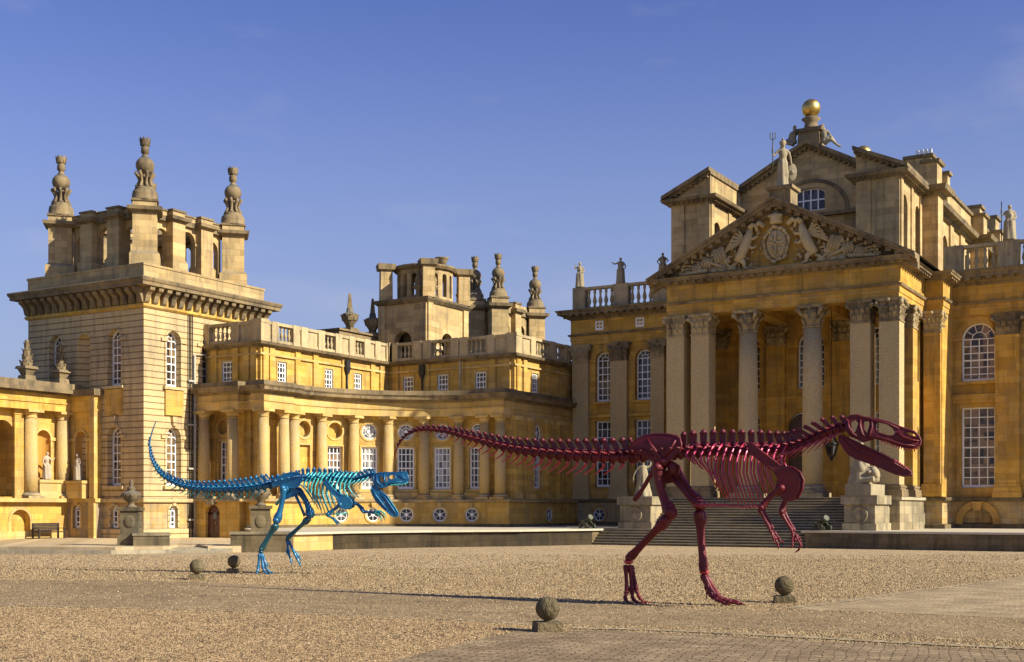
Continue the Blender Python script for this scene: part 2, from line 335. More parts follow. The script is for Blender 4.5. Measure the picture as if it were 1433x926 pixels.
# ------------------------------------------------------------------ architecture builders
def outline(t, s, z, w, h, g=0.0, n=12, base=0.0):
    """opening outline in wall coordinates, grown by g on sides and top, by base at the bottom"""
    w2 = w / 2 + g
    if t == 'rect': return [(s - w2, z - base), (s + w2, z - base), (s + w2, z + h + g), (s - w2, z + h + g)]
    if t == 'round': return [(s + w2 * math.cos(2 * math.pi * k / 20), z + h / 2 + (h / 2 + g) * math.sin(2 * math.pi * k / 20)) for k in range(20)]
    zs = z + h - w / 2
    return [(s - w2, z - base), (s + w2, z - base)] + [(s + w2 * math.cos(math.pi * k / n), zs + w2 * math.sin(math.pi * k / n)) for k in range(n + 1)]
WC = {}
def winmesh(w, h, t, nx, nz, glass):
    key = (round(w, 2), round(h, 2), t, nx, nz, glass)
    if key in WC: return WC[key]
    f = MB(); g = MB(); fr = .11 if t != 'round' else .06; bar = .031
    if t == 'round':
        f.slab([outline('round', 0, 0, w, h), outline('round', 0, fr * 1.3, w - 2.6 * fr, h - 2.6 * fr)], lambda u, v: (u, 0, v + 0), lambda u, v: (u, .07, v))


        hc = h / 2
        for k in range(6):
            a = math.pi * k / 3 + math.pi / 6; f.tube([(0, .03, hc), (w / 2 * math.cos(a) * .95, .03, hc + h / 2 * math.sin(a) * .95)], .026, 4, False)
        f.lathe([(w * .13, -.02), (w * .13, .03)], n=10, M=Matrix.Translation((0, .03, hc)) @ Matrix.Rotation(R(90), 4, 'X'))
        if w > 1.0:
            for k in range(6):
                a, b = math.pi * k / 3 + math.pi / 6, math.pi * (k + 1) / 3 + math.pi / 6
                f.tube([(w * .3 * math.cos(a), .03, hc + w * .3 * math.sin(a)), (w * .3 * math.cos(b), .03, hc + w * .3 * math.sin(b))], .022, 4, False)
        g.slab([outline('round', 0, 0, w, h)], lambda u, v: (u, .05, v), lambda u, v: (u, .06, v))
    else:
        outer = outline(t, 0, 0, w, h)
        if t == 'rect': inner = outline('rect', 0, fr * 1.6, w - 2 * fr, h - 2.6 * fr)
        else: inner = outline('arch', 0, fr * 1.6, w - 2 * fr, h - 2.6 * fr)
        f.slab([outer, inner], lambda u, v: (u, 0, v), lambda u, v: (u, .09, v))
        zs = h - w / 2 if t == 'arch' else h
        for i in range(1, nx): x = -w / 2 + w * i / nx; f.box(x - bar, x + bar, .012, .07, fr, zs - (0 if t == 'arch' else fr))
        for j in range(1, nz + (1 if t == 'arch' else 0)):
            z = zs * j / nz; bb = bar * (1.5 if j == nz // 2 else 1); f.box(-w / 2 + fr * .6, w / 2 - fr * .6, .008, .075, z - bb, z + bb)
        if t == 'arch':
            r = w * .22
            for k in range(8):
                a, b = math.pi * k / 8, math.pi * (k + 1) / 8; f.tube([(r * math.cos(a), .04, zs + r * math.sin(a)), (r * math.cos(b), .04, zs + r * math.sin(b))], bar, 4, False)
            for k in (1, 2, 3, 4) if nx > 3 else (1, 2, 3):
                a = math.pi * k / (5 if nx > 3 else 4); f.tube([(r * math.cos(a), .04, zs + r * math.sin(a)), (w / 2 * .97 * math.cos(a), .04, zs + w / 2 * .97 * math.sin(a))], bar, 4, False)
        g.slab([outline(t, 0, 0, w, h)], lambda u, v: (u, .06, v), lambda u, v: (u, .07, v))
    WC[key] = (f.mesh('window', M['white']), g.mesh('pane', M[glass])); return WC[key]
class Wall:
    """a vertical wall from p0 to p1 (left to right as seen from outside) that collects its masonry in mb"""
    def __init__(s, root, p0, p1, mb, trim=None):
        s.root = root; s.p0 = Vector(p0); d = Vector(p1) - s.p0; s.L = d.length; s.d = d.normalized(); s.mb = mb; s.trim = trim
        s.rz = math.atan2(s.d.y, s.d.x); s.M = Matrix.Translation((p0[0], p0[1], 0)) @ Matrix.Rotation(s.rz, 4, 'Z')
    def at(s, px):        # distance along the wall where a sight line meets it
        r = ray(px); n = Vector((s.d.y, -s.d.x)); t = n.dot(s.p0) / n.dot(r); return (r * t - s.p0).dot(s.d)
    def world(s, a, y, z): return s.M @ Vector((a, y, z))
    def panel(s, z0, z1, ops=(), a0=0.0, a1=None, y=0.0):
        a1 = s.L if a1 is None else a1; Mx = s.M
        loops = [[(a0, z0), (a1, z0), (a1, z1), (a0, z1)]] + [outline(o['t'], o['s'], o['z'], o['w'], o['h']) for o in ops]
        b = MB(); flat = [Vector((p[0], p[1], 0)) for l in loops for p in l]
        tr = tessellate_polygon([[Vector((p[0], p[1], 0)) for p in l] for l in loops])
        s.mb.add([Mx @ Vector((p.x, y, p.y)) for p in flat], [tuple(t) for t in tr])
        for o in ops:
            l = outline(o['t'], o['s'], o['z'], o['w'], o['h']); dp = o.get('d', .32); n = len(l); k = o.get('k', 'win')
            if k != 'niche':
                s.mb.add([Mx @ Vector((u, y, v)) for u, v in l] + [Mx @ Vector((u, y + dp, v)) for u, v in l], [(i, (i + 1) % n, n + (i + 1) % n, n + i) for i in range(n)])
            if k == 'win': s.window(o, y + dp - .10)
            elif k == 'blind': s.mb.add([Mx @ Vector((u, y + dp, v)) for u, v in l], [tuple(t) for t in tessellate_polygon([[Vector((u, v, 0)) for u, v in l]])])
            elif k == 'niche': s.niche(o, y)
            if s.trim is not None and o.get('trim', True) and k != 'open':
                g = o.get('g', .16); q = o.get('proud', .05)
                s.trim.slab([outline(o['t'], o['s'], o['z'], o['w'], o['h'], g), outline(o['t'], o['s'], o['z'] + .001, o['w'] , o['h'])] if o['t'] == 'round' else
                            [outline(o['t'], o['s'], o['z'], o['w'], o['h'], g, base=.02), outline(o['t'], o['s'], o['z'], o['w'], o['h'])],
                            lambda u, v: Mx @ Vector((u, y - q, v)), lambda u, v: Mx @ Vector((u, y + .02, v)))
                if o.get('sill'): s.trim.box(o['s'] - o['w'] / 2 - .3, o['s'] + o['w'] / 2 + .3, y - .22, y + .03, o['z'] - .22, o['z'] - .025, Mx)
                if o.get('key'): s.trim.taper(o['s'], y - .06, o['z'] + o['h'] - .05, o['z'] + o['h'] + o['key'], .22, .16, .40, .18, 0, Mx)
                if o.get('imp') and o['t'] == 'arch':
                    zi = o['z'] + o['h'] - o['w'] / 2
                    for sg in (-1, 1): s.trim.box(o['s'] + sg * (o['w'] / 2 + .2) - .27, o['s'] + sg * (o['w'] / 2 + .2) + .27, y - .12, y + .02, zi - .12, zi + .09, Mx)
    def window(s, o, y):
        fm, gm = winmesh(o['w'], o['h'], o['t'], o.get('nx', 4), o.get('nz', 6), o.get('glass', 'glass'))
        p = s.world(o['s'], y, o['z']); w = inst(fm, 'window', s.root, p, s.rz); inst(gm, 'pane', w, world=False)
    def niche(s, o, y):
        r = o['w'] / 2; zs = o['z'] + o['h'] - r; c = Matrix.Translation((o['s'], y, 0)); n = MB()
        n.lathe([(r, o['z']), (r, zs)] + [(r * math.cos(math.pi * k / 16), zs + r * math.sin(math.pi * k / 16)) for k in range(1, 8)] + [(.02, zs + r)], n=14, a0=0, a1=math.pi, M=s.M @ c)
        n.lathe([(r, o['z']), (.01, o['z'] + .002)], n=14, a0=0, a1=math.pi, M=s.M @ c)
        n.build('niche', M[o.get('mat', 'niche')], s.root)
    def box(s, mb, a0, a1, y0, y1, z0, z1): mb.box(a0, a1, y0, y1, z0, z1, s.M)

def leaf_ring(mb, cx, cy, z, h, r, n, M_=None, out=.14, a0=0.0, wd=.8):
    for k in range(n):
        a = a0 + 2 * math.pi * k / n; ca, sa = math.cos(a), math.sin(a); w = wd * math.pi * r / n
        pts = [(r * .98, 0), (r * 1.04, .45), (r * 1.10 + out * .4, .8), (r * 1.1 + out, 1.0), (r * 1.1 + out * 1.15, .84)]
        vs = []
        for i, (rr, zz) in enumerate(pts):
            ww = w * (1, 1.05, .9, .6, .35)[i]
            for sg in (-1, 1): vs.append(Vector((cx + rr * ca - sg * ww * sa, cy + rr * sa + sg * ww * ca, z + zz * h)))
        if M_ is not None: vs = [M_ @ v for v in vs]
        b = len(mb.v); mb.add(vs, [(2 * i, 2 * i + 1, 2 * i + 3, 2 * i + 2) for i in range(4)])
def square_leaves(mb, w, d, z, h, n, out=.12):
    """acanthus leaves on the four faces of a square block centred on the origin"""
    for (hw, hd, rot) in ((w / 2, d / 2, 0), (d / 2, w / 2, 90), (w / 2, d / 2, 180), (d / 2, w / 2, 270)):
        m = Matrix.Rotation(R(rot), 4, 'Z')
        for k in range(n):
            x = -hw + 2 * hw * (k + .5) / n; ww = hw / n * .85; vs = []
            for i, (o, zz) in enumerate(((-.01, 0), (.03, .45), (.05 + out * .4, .8), (.05 + out, 1.0), (.05 + out * 1.2, .84))):
                q = ww * (1, 1.05, .9, .6, .35)[i]
                for sg in (-1, 1): vs.append(m @ Vector((x + sg * q, -hd - o, z + zz * h)))
            mb.add(vs, [(2 * i, 2 * i + 1, 2 * i + 3, 2 * i + 2) for i in range(4)])
def corinthian(w, d, h, square):
    """capital centred on the origin, z from 0 to h"""
    b = MB()
    if square:
        b.taper(0, 0, 0, h * .86, w * .98, d * .98, w * 1.06, d * 1.06)
        b.taper(0, 0, -.06, .04, w * 1.08, d * 1.08, w * 1.08, d * 1.08)
        square_leaves(b, w, d, .04, h * .32, 3); square_leaves(b, w * 1.02, d * 1.02, .24 * h, h * .38, 4, .17)
    else:
        b.lathe([(w * .47, 0), (w * .48, h * .4), (w * .54, h * .86)], n=16); b.lathe([(w * .53, -.06), (w * .56, 0), (w * .53, .05)], n=18)
        leaf_ring(b, 0, 0, .04, h * .32, w * .48, 8); leaf_ring(b, 0, 0, .24 * h, h * .38, w * .49, 8, out=.2, a0=math.pi / 8)
    W2, D2 = w * .66, (d if square else w) * .66
    b.taper(0, 0, h * .86, h, W2 * 1.9, D2 * 1.9, W2 * 2.0, D2 * 2.0)
    for sx in (-1, 1):
        for sy in (-1, 1):
            b.ball((sx * W2 * .92, sy * D2 * .92, h * .76), .15, 8, 6, (1, 1, 1.15)); b.tube([(sx * W2 * .55, sy * D2 * .55, h * .45), (sx * W2 * .75, sy * D2 * .75, h * .62), (sx * W2 * .92, sy * D2 * .92, h * .76)], [.06, .09, .12], 6)
    for sx, sy in ((0, -1), (0, 1), (-1, 0), (1, 0)): b.ball((sx * W2 * .98, sy * D2 * .98, h * .90), .13, 8, 6)
    for sx, sy, tx, ty in ((0, -1, 1, 0), (0, 1, 1, 0), (-1, 0, 0, 1), (1, 0, 0, 1)):
        for q in (-1, 1): b.ball((sx * W2 * .78 + tx * q * W2 * .3, sy * D2 * .78 + ty * q * D2 * .3, h * .68), .09, 6, 5)
    return b.mesh('capital', M['capital'])
CAPS = {}
def capital(w, d, h, sq):
    k = (round(w, 2), round(d, 2), round(h, 2), sq)
    if k not in CAPS: CAPS[k] = corinthian(w, d, h, sq)
    return CAPS[k]
def giant_column(root, x, y, z0, z1, w, mat='column', kind='round', d=None, caph=1.35, name='column'):
    """shaft part with capital and base as its sub-parts"""
    d = d or w; b = MB(); zc = z1 - caph
    if kind == 'round': b.lathe([(w * .50, z0 + .75), (w * .505, z0 + 3.5), (w * .48, z0 + 7), (w * .44, zc)], x, y, 24)
    else: b.box(x - w / 2, x + w / 2, y - d / 2, y + d / 2, z0 + .74, zc + .01)
    o = bpy.data.objects.new(name, b.mesh(name, M[mat])); COL.objects.link(o); o.parent = root
    mi = xf(root).inverted(); o.data.transform(Matrix.Translation((-x, -y, -z0))); o.location = mi @ Vector((x, y, z0))
    inst(capital(w * .93 if kind == 'round' else w, d, caph, kind != 'round'), 'capital', o, (0, 0, zc - z0), world=False)
    c = MB()
    if kind == 'round':
        c.box(-w * .72, w * .72, -w * .72, w * .72, 0, .28)
        c.lathe([(w * .70, .28), (w * .72, .36), (w * .70, .46), (w * .60, .50), (w * .58, .56), (w * .64, .60), (w * .63, .68), (w * .52, .73), (w * .50, .78)], n=24)
    else:
        for i, (g, a, q) in enumerate(((.22, 0, .28), (.20, .28, .46), (.10, .46, .56), (.14, .56, .68), (.03, .68, .76))): c.box(-w / 2 - g, w / 2 + g, -d / 2 - g, d / 2 + g, a, q)
    base = bpy.data.objects.new('column_base', c.mesh('column_base', M['corn'] if kind != 'round' else M['ped'])); COL.objects.link(base); base.parent = o
    return o
DORIC = {}
def doric_column(root, x, y, z0, z1, w, mat='colgold', half=False):
    key = (round(z0, 2), round(z1, 2), w, mat)
    if key not in DORIC:
        b = MB(); H = z1 - z0
        b.lathe([(w * .5, .40), (w * .505, H * .35), (w * .43, H - .55)], n=20)
        k = MB(); k.lathe([(w * .47, H - .56), (w * .47, H - .50), (w * .43, H - .49), (w * .43, H - .36), (w * .50, H - .30), (w * .60, H - .19)], n=20); k.box(-w * .66, w * .66, -w * .66, w * .66, H - .19, H)
        c = MB(); c.box(-w * .70, w * .70, -w * .70, w * .70, 0, .16); c.lathe([(w * .68, .16), (w * .70, .24), (w * .62, .31), (w * .60, .36), (w * .52, .40)], n=20)
        DORIC[key] = (b.mesh('column', M[mat]), k.mesh('capital', M['goldp']), c.mesh('column_base', M['plinth']))
    a, k, c = DORIC[key]; o = inst(a, 'column', root, (x, y, z0)); inst(k, 'capital', o, world=False); inst(c, 'column_base', o, world=False); return o
BAL = {}
def baluster_mesh(h):
    if h not in BAL:
        b = MB(); b.box(-.09, .09, -.09, .09, 0, .08 * h); q = 1.5 if h > 1.2 else 1.05; b.lathe([(.07 * q, .08 * h), (.055 * q, .14 * h), (.115 * q, .30 * h), (.11 * q, .40 * h), (.055 * q, .62 * h), (.055 * q, .74 * h), (.085 * q, .84 * h), (.055 * q, .90 * h)], n=8); b.box(-.08, .08, -.08, .08, .90 * h, h)
        BAL[h] = b.mesh('baluster', M['paleled'])
    return BAL[h]
def corner_pier(root, x, y, z0, z1, w=.74, mat='paleled'):
    b = MB(); b.box(x - w / 2, x + w / 2, y - w / 2, y + w / 2, z0 - .003, z1 + .06); b.box(x - w / 2 - .04, x + w / 2 + .04, y - w / 2 - .04, y + w / 2 + .04, z1 - .17, z1 + .075); return b.build('corner_pier', M[mat], root)
def capblock(co, at, cx, cy, w, d, z, rot=0.0, M_=None, k=1.0):
    """broken entablature over one pier: cornice slabs and attic block"""
    co.taper(cx, cy, z, z + .20 * k, w + .04, d + .04, w + .36, d + .36, rot, M_); co.taper(cx, cy, z + .20 * k, z + .50 * k, w + .60, d + .60, w + .70, d + .70, rot, M_)
    at.taper(cx, cy, z + .50 * k, z + 1.02 * k, w - .04, d - .04, w - .04, d - .04, rot, M_); co.taper(cx, cy, z + 1.02 * k, z + 1.20 * k, w + .12, d + .12, w + .16, d + .16, rot, M_)
JIT = [0]
def balustrade(root, p0, p1, z0, z1, piers, mat='paleled', gap=.36, pw=.7, y=0.0, solid=()):
    """parapet run: base course, top rail, pedestals at the given distances and balusters between them"""
    w = Wall(root, p0, p1, None); JIT[0] += 1; z1 += .003 * (JIT[0] % 5); y += .003 * (JIT[0] % 4); b = MB(); w.box(b, 0, w.L, y - .20, y + .22, z0, z0 + .26); w.box(b, 0, w.L, y - .24, y + .26, z1 - .20, z1)
    P = sorted(piers)
    for i, a in enumerate(P): w.box(b, max(0, a - pw / 2), min(w.L, a + pw / 2), y - .27, y + .29, z0 - .002, z1 + .03)
    for a0, a1 in solid: w.box(b, a0, a1, y - .14, y + .16, z0 + .2, z1 - .1)
    o = b.build('balustrade', M[mat], root); h = round(z1 - z0 - .46, 2)
    for i in range(len(P) - 1):
        a0, a1 = P[i] + pw / 2, P[i + 1] - pw / 2
        if any(s0 <= (a0 + a1) / 2 <= s1 for s0, s1 in solid) or a1 - a0 < .3: continue
        n = max(1, int((a1 - a0) / gap))
        for k in range(n):
            p = w.world(a0 + (a1 - a0) * (k + .5) / n, y, z0 + .26); q = inst(baluster_mesh(h), 'baluster', root, p, w.rz)
            mw = q.matrix_parent_inverse; q.parent = o; mi = xf(o).inverted() @ Matrix.Translation(p) @ Matrix.Rotation(w.rz, 4, 'Z'); q.location = mi.to_translation(); q.rotation_euler = (0, 0, mi.to_euler().z)
    return o
def cornice_prof(z0, z1, out, back=-.25):
    h = z1 - z0
    return [(back, z0), (.04, z0), (.10, z0 + .12 * h), (.10, z0 + .22 * h), (.22 * out + .1, z0 + .34 * h), (.28 * out + .1, z0 + .50 * h), (.86 * out, z0 + .52 * h), (.86 * out, z0 + .74 * h), (.93 * out, z0 + .80 * h), (out, z0 + .95 * h), (out, z1), (back, z1 + .06)]
def dentils(mb, path, z0, z1, o0, o1, step, w):
    P = [Vector(p) for p in path]
    for i in range(len(P) - 1):
        d = P[i + 1] - P[i]; L = d.length
        if L < step: continue
        u = d.normalized(); Mx = Matrix.Translation((P[i].x, P[i].y, 0)) @ Matrix.Rotation(math.atan2(u.y, u.x), 4, 'Z'); n = max(1, int(L / step))
        for k in range(n): a = L * (k + .5) / n; mb.box(a - w / 2, a + w / 2, -o1, -o0, z0, z1, Mx)
def ball_finial(root, x, y, z, s=1.0, name='ball_finial', mat='corn', rot=0.0):
    b = MB(); T = Matrix.Translation((x, y, z)) @ Matrix.Rotation(rot, 4, 'Z') @ Matrix.Scale(s, 4)
    b.lathe([(.98, 0), (.98, .12), (.90, .18), (.92, .45), (.86, .72), (.70, .86), (.74, .92), (.70, 1.0), (.46, 1.04), (.42, 1.2)], n=24, M=T)
    for k in range(8):
        a = math.pi / 4 * k; ca, sa = math.cos(a), math.sin(a)
        b.tube([T @ Vector((ca * .62, sa * .62, 1.02)), T @ Vector((ca * .50, sa * .50, 1.18)), T @ Vector((ca * .40, sa * .40, 1.5)), T @ Vector((ca * .52, sa * .52, 1.85)), T @ Vector((ca * .66, sa * .66, 2.02)), T @ Vector((ca * .60, sa * .60, 2.14))], [.14 * s, .12 * s, .10 * s, .13 * s, .13 * s, .09 * s], 6)
    b.lathe([(.30, 1.0), (.26, 2.1)], n=10, M=T)
    o = b.build(name, M[mat], root)
    c = MB(); c.ball((0, 0, 2.62), .66, 20, 14, M=T); c.build('stone_ball', M['corn'], o)
    d = MB(); d.lathe([(.30, 3.2), (.20, 3.34), (.17, 3.5), (.29, 3.56), (.27, 3.95), (.20, 4.0), (.31, 4.06), (.37, 4.30), (.39, 4.52), (.34, 4.54)], n=14, M=T, wob=lambda a, z: 1 + .10 * math.cos(6 * a))
    leaf_ring(d, 0, 0, 4.08, .56, .36, 10, T, out=.02, wd=.6); leaf_ring(d, 0, 0, 3.5, .40, .22, 8, T, out=.05)
    d.build('crown', M[mat], o); return o
def urn_finial(root, x, y, z, s=1.0, name='urn_finial'):
    b = MB(); T = Matrix.Translation((x, y, z)) @ Matrix.Scale(s, 4)
    b.box(-.42, .42, -.42, .42, 0, .25, T); b.lathe([(.34, .25), (.26, .4), (.22, .62), (.34, .8), (.50, 1.0), (.52, 1.15), (.36, 1.25), (.30, 1.35), (.40, 1.5), (.36, 1.8), (.22, 2.1), (.10, 2.4), (.03, 2.55)], n=14, M=T, wob=lambda a, zz: 1 + .07 * math.cos(7 * a + 9 * zz))
    leaf_ring(b, 0, 0, 1.25, .4, .33, 8, T, out=.06); leaf_ring(b, 0, 0, 1.6, .4, .28, 7, T, out=.05, a0=.3)
    return b.build(name, M['corn'], root)
def blocky_finial(root, x, y, z, s=1.0, name='pineapple_finial'):
    """stacked scroll finial of the arcade wing"""
    b = MB(); T = Matrix.Translation((x, y, z)) @ Matrix.Scale(s, 4)
    b.taper(0, 0, 0, .45, .95, .95, .80, .80, M=T); b.taper(0, 0, .45, .9, .55, .55, .9, .9, M=T); b.taper(0, 0, .9, 1.1, 1.15, 1.15, 1.05, 1.05, M=T)
    for i in range(4):
        zz = 1.1 + i * .42; r = .44 - i * .085
        b.lathe([(r * .8, zz), (r, zz + .2), (r * .7, zz + .42)], n=10, M=T); leaf_ring(b, 0, 0, zz, .42, r * .9, 7, T, out=.1, a0=i * .4)
    b.ball((0, 0, 2.85), .16, 8, 6, M=T)
    return b.build(name, M['corn'], root)
# ---- stone figures: joints in metres for a 1.75 m person, grown as one skin
def figure(name, label, cat, loc, rz, scale, joints, extra=None, mat='statue', parent=None, robe=None, vox=.035):
    t = parent; b = MB()
    T = Matrix.Scale(scale, 4)
    for pts, rad in joints: b.tube([T @ Vector(p) for p in pts], [r * scale for r in rad], 10)
    if robe:
        for prof, cx, cy, lobes, ph in robe: b.lathe(prof, cx, cy, 28, M=T, wob=lambda a, z, L=lobes, P=ph: 1 + .09 * math.sin(L * a + P + 1.5 * z) + .04 * math.sin(2 * L * a + 3 * z))
    o = b.build(name, M[mat], None, local=True); o.location = loc; o.rotation_euler = (0, 0, rz)
    if label: tag(o, label, cat)
    remesh(o, vox * scale)
    return o
def body(la=None, ra=None, lean=0.0, head=(0, 0), hip=0.0, legs=None, s=1.0):
    """skeleton with chosen arm polylines; x to the figure's right seen from the front, -y is forward"""
    j = []
    l = lean
    legs = legs or (([(-.09, 0, .88), (-.11, -.03, .48), (-.12, 0, .07)], [.10, .075, .045]), ([(.09, 0, .88), (.13, -.10, .48), (.13, -.02, .07)], [.10, .075, .045]))
    j += list(legs)
    j.append(([(hip, 0, .86), (hip * .6 + l * .3, .01, 1.06), (l * .7, 0, 1.25), (l, 0, 1.40), (l, 0, 1.45)], [.155, .125, .155, .13, .07]))
    j.append(([(l - .19, 0, 1.40), (l, -.01, 1.43), (l + .19, 0, 1.40)], [.065, .09, .065]))
    j.append(([(l, 0, 1.44), (l + head[0] * .4, head[1] * .4 - .01, 1.54)], [.055, .055]))
    hx, hy = l + head[0], head[1] - .02
    j.append(([(hx, hy, 1.53), (hx, hy - .01, 1.60), (hx, hy, 1.68), (hx, hy + .01, 1.74)], [.05, .088, .098, .05])); j.append(([(hx, hy - .08, 1.64), (hx, hy - .11, 1.61)], [.022, .02]))
    j.append(([(hx, hy + .05, 1.70), (hx, hy + .09, 1.62)], [.07, .04]))
    la = la or [(-.21, 0, 1.38), (-.27, .02, 1.12), (-.24, -.10, .90), (-.23, -.14, .82)]
    ra = ra or [(.21, 0, 1.38), (.29, .02, 1.12), (.20, -.16, 1.02), (.14, -.2, 1.0)]
    for a in (la, ra): j.append((a, [.062, .048, .036, .04][:len(a)]))
    return j
ROBE = [([(.24, .02), (.27, .04), (.26, .3), (.24, .6), (.23, .9), (.17, 1.02)], .0, 0, 7, 0)]
ROBE2 = [([(.28, .02), (.30, .05), (.27, .4), (.26, .7), (.25, .95), (.17, 1.08), (.20, 1.25), (.10, 1.40)], .0, 0.02, 6, 1.3)]
# ------------------------------------------------------------------ ground
def gravel(name, c1, c2, c3, scale=55, bump=.6, patch=.25, strip=None):
    m, n, l, b = newmat(name); geo = n.new('ShaderNodeNewGeometry'); p = geo.outputs['Position']
    vo = n.new('ShaderNodeTexVoronoi'); vo.inputs['Scale'].default_value = scale; l.new(p, vo.inputs['Vector'])
    vs = n.new('ShaderNodeSeparateXYZ'); l.new(vo.outputs['Color'], vs.inputs[0])
    col = mix(n, l, ramp(n, l, vs.outputs[0], .2, .8), c1, c2); col = mix(n, l, ramp(n, l, vs.outputs[1], .72, .80), col, c3)
    v2 = n.new('ShaderNodeTexVoronoi'); v2.inputs['Scale'].default_value = scale * .55; l.new(p, v2.inputs['Vector']); s2 = n.new('ShaderNodeSeparateXYZ'); l.new(v2.outputs['Color'], s2.inputs[0])
    col = mix(n, l, 1.0, col, ramp(n, l, s2.outputs[0], .1, .9, (.38, .36, .33, 1), (1.50, 1.48, 1.42, 1)), 'MULTIPLY')
    big = noise(n, l, p, .22, 5, .6); med = noise(n, l, p, 1.4, 6, .65)
    f = math_(n, l, 'ADD', math_(n, l, 'MULTIPLY', big, .6), math_(n, l, 'MULTIPLY', med, .4))
    col = mix(n, l, 1.0, col, ramp(n, l, f, .35, .65, (1 - patch, 1 - patch * 1.05, 1 - patch * 1.2, 1), (1 + patch * .6, 1 + patch * .55, 1 + patch * .4, 1)), 'MULTIPLY')
    sm = noise(n, l, p, 1.1, 7, .75); col = mix(n, l, 1.0, col, ramp(n, l, sm, .32, .68, (.84, .82, .80, 1), (1.14, 1.13, 1.11, 1)), 'MULTIPLY')
    bu = n.new('ShaderNodeBump'); bu.inputs['Strength'].default_value = bump; bu.inputs['Distance'].default_value = .03
    l.new(math_(n, l, 'ADD', math_(n, l, 'MULTIPLY', vo.outputs['Distance'], -.8), math_(n, l, 'MULTIPLY', s2.outputs[0], .6)), bu.inputs['Height'])
    l.new(col, b.inputs['Base Color']); l.new(bu.outputs[0], b.inputs['Normal']); b.inputs['Roughness'].default_value = .95; b.inputs['Specular IOR Level'].default_value = .15
    return m
def setts(name, c1, c2, mortar, bw, bh, rot=0.0, bump=.8):
    m, n, l, b = newmat(name); geo = n.new('ShaderNodeNewGeometry'); mp_ = n.new('ShaderNodeMapping'); mp_.inputs['Rotation'].default_value = (0, 0, rot); l.new(geo.outputs['Position'], mp_.inputs['Vector'])
    wob = n.new('ShaderNodeTexNoise'); wob.inputs['Scale'].default_value = .8; l.new(geo.outputs['Position'], wob.inputs['Vector'])
    ad = n.new('ShaderNodeMixRGB'); ad.blend_type = 'ADD'; ad.inputs[0].default_value = .25; l.new(mp_.outputs[0], ad.inputs[1]); l.new(wob.outputs['Color'], ad.inputs[2])
    br = n.new('ShaderNodeTexBrick'); br.inputs['Scale'].default_value = 1; br.inputs['Brick Width'].default_value = bw; br.inputs['Row Height'].default_value = bh; br.inputs['Mortar Size'].default_value = .018; br.inputs['Mortar Smooth'].default_value = .6
    br.inputs['Color1'].default_value = c1 + (1,); br.inputs['Color2'].default_value = c2 + (1,); br.inputs['Mortar'].default_value = mortar + (1,); l.new(ad.outputs[0], br.inputs['Vector'])
    fn = noise(n, l, geo.outputs['Position'], 13, 8, .8); md = noise(n, l, geo.outputs['Position'], 1.1, 5)
    col = mix(n, l, 1.0, br.outputs['Color'], ramp(n, l, fn, .3, .75, (.45, .44, .42, 1), (1.5, 1.48, 1.42, 1)), 'MULTIPLY'); col = mix(n, l, 1.0, col, ramp(n, l, md, .35, .7, (.75, .73, .70, 1), (1.15, 1.14, 1.1, 1)), 'MULTIPLY')
    bu = n.new('ShaderNodeBump'); bu.inputs['Strength'].default_value = bump; bu.inputs['Distance'].default_value = .035
    l.new(math_(n, l, 'ADD', math_(n, l, 'MULTIPLY', br.outputs['Fac'], -1.0), math_(n, l, 'MULTIPLY', fn, .8)), bu.inputs['Height']); l.new(bu.outputs[0], b.inputs['Normal'])
    l.new(col, b.inputs['Base Color']); b.inputs['Roughness'].default_value = .9; b.inputs['Specular IOR Level'].default_value = .15
    return m
M['gravel'] = gravel('court_gravel', (.40, .29, .155), (.54, .41, .24), (.19, .13, .07), 36)
M['gravelnear'] = gravel('red_brown_gravel', (.44, .28, .14), (.64, .47, .27), (.13, .075, .04), 30, bump=1.0, patch=.3)
M['gravellight'] = gravel('swept_pale_gravel', (.46, .34, .20), (.56, .44, .28), (.32, .23, .13), 45, patch=.12)
M['road'] = gravel('worn_tarred_gravel', (.31, .225, .13), (.40, .30, .18), (.20, .14, .08), 60, bump=.35, patch=.30)
M['setts'] = setts('worn_stone_setts', (.44, .33, .20), (.31, .22, .13), (.13, .09, .055), .34, .14, R(-12))
M['setts2'] = setts('paving_setts', (.50, .39, .24), (.42, .31, .18), (.24, .18, .11), .40, .20, R(10), .6)
M['kerbset'] = setts('edging_setts', (.56, .45, .29), (.44, .34, .21), (.14, .10, .06), .30, .30, R(5), 1.0)
M['grass'] = plain('park_grass', (.05, .08, .02), .9, var=.4, scale=.5)
def ragged(pts, amp, step=.35):
    out = []; rnd = random.Random(len(pts) * 31 + int(pts[0][0] * 10))
    for i in range(len(pts)):
        a, b = Vector(pts[i]), Vector(pts[(i + 1) % len(pts)]); L = (b - a).length; n_ = max(1, min(160, int(L / step))); t = (b - a).normalized(); q = Vector((t.y, -t.x)); w1, w2 = rnd.uniform(0, 6), rnd.uniform(0, 6)
        for k in range(n_): out.append(tuple(a + (b - a) * (k / n_) + q * amp * (.5 * math.sin(k * .31 + w1) + .35 * math.sin(k * .83 + w2) + rnd.uniform(-.5, .5)) * (1 if k else 0)))
    return out
def sheet(name, pts, z, mat, rag=0.0):
    if rag: pts = ragged(pts, rag)
    b = MB(); n = len(pts); b.v = [(p[0], p[1], z) for p in pts]
    for t in tessellate_polygon([[Vector((p[0], p[1], 0)) for p in pts]]): b.face(t)
    return structure(b.build(name, M[mat]))
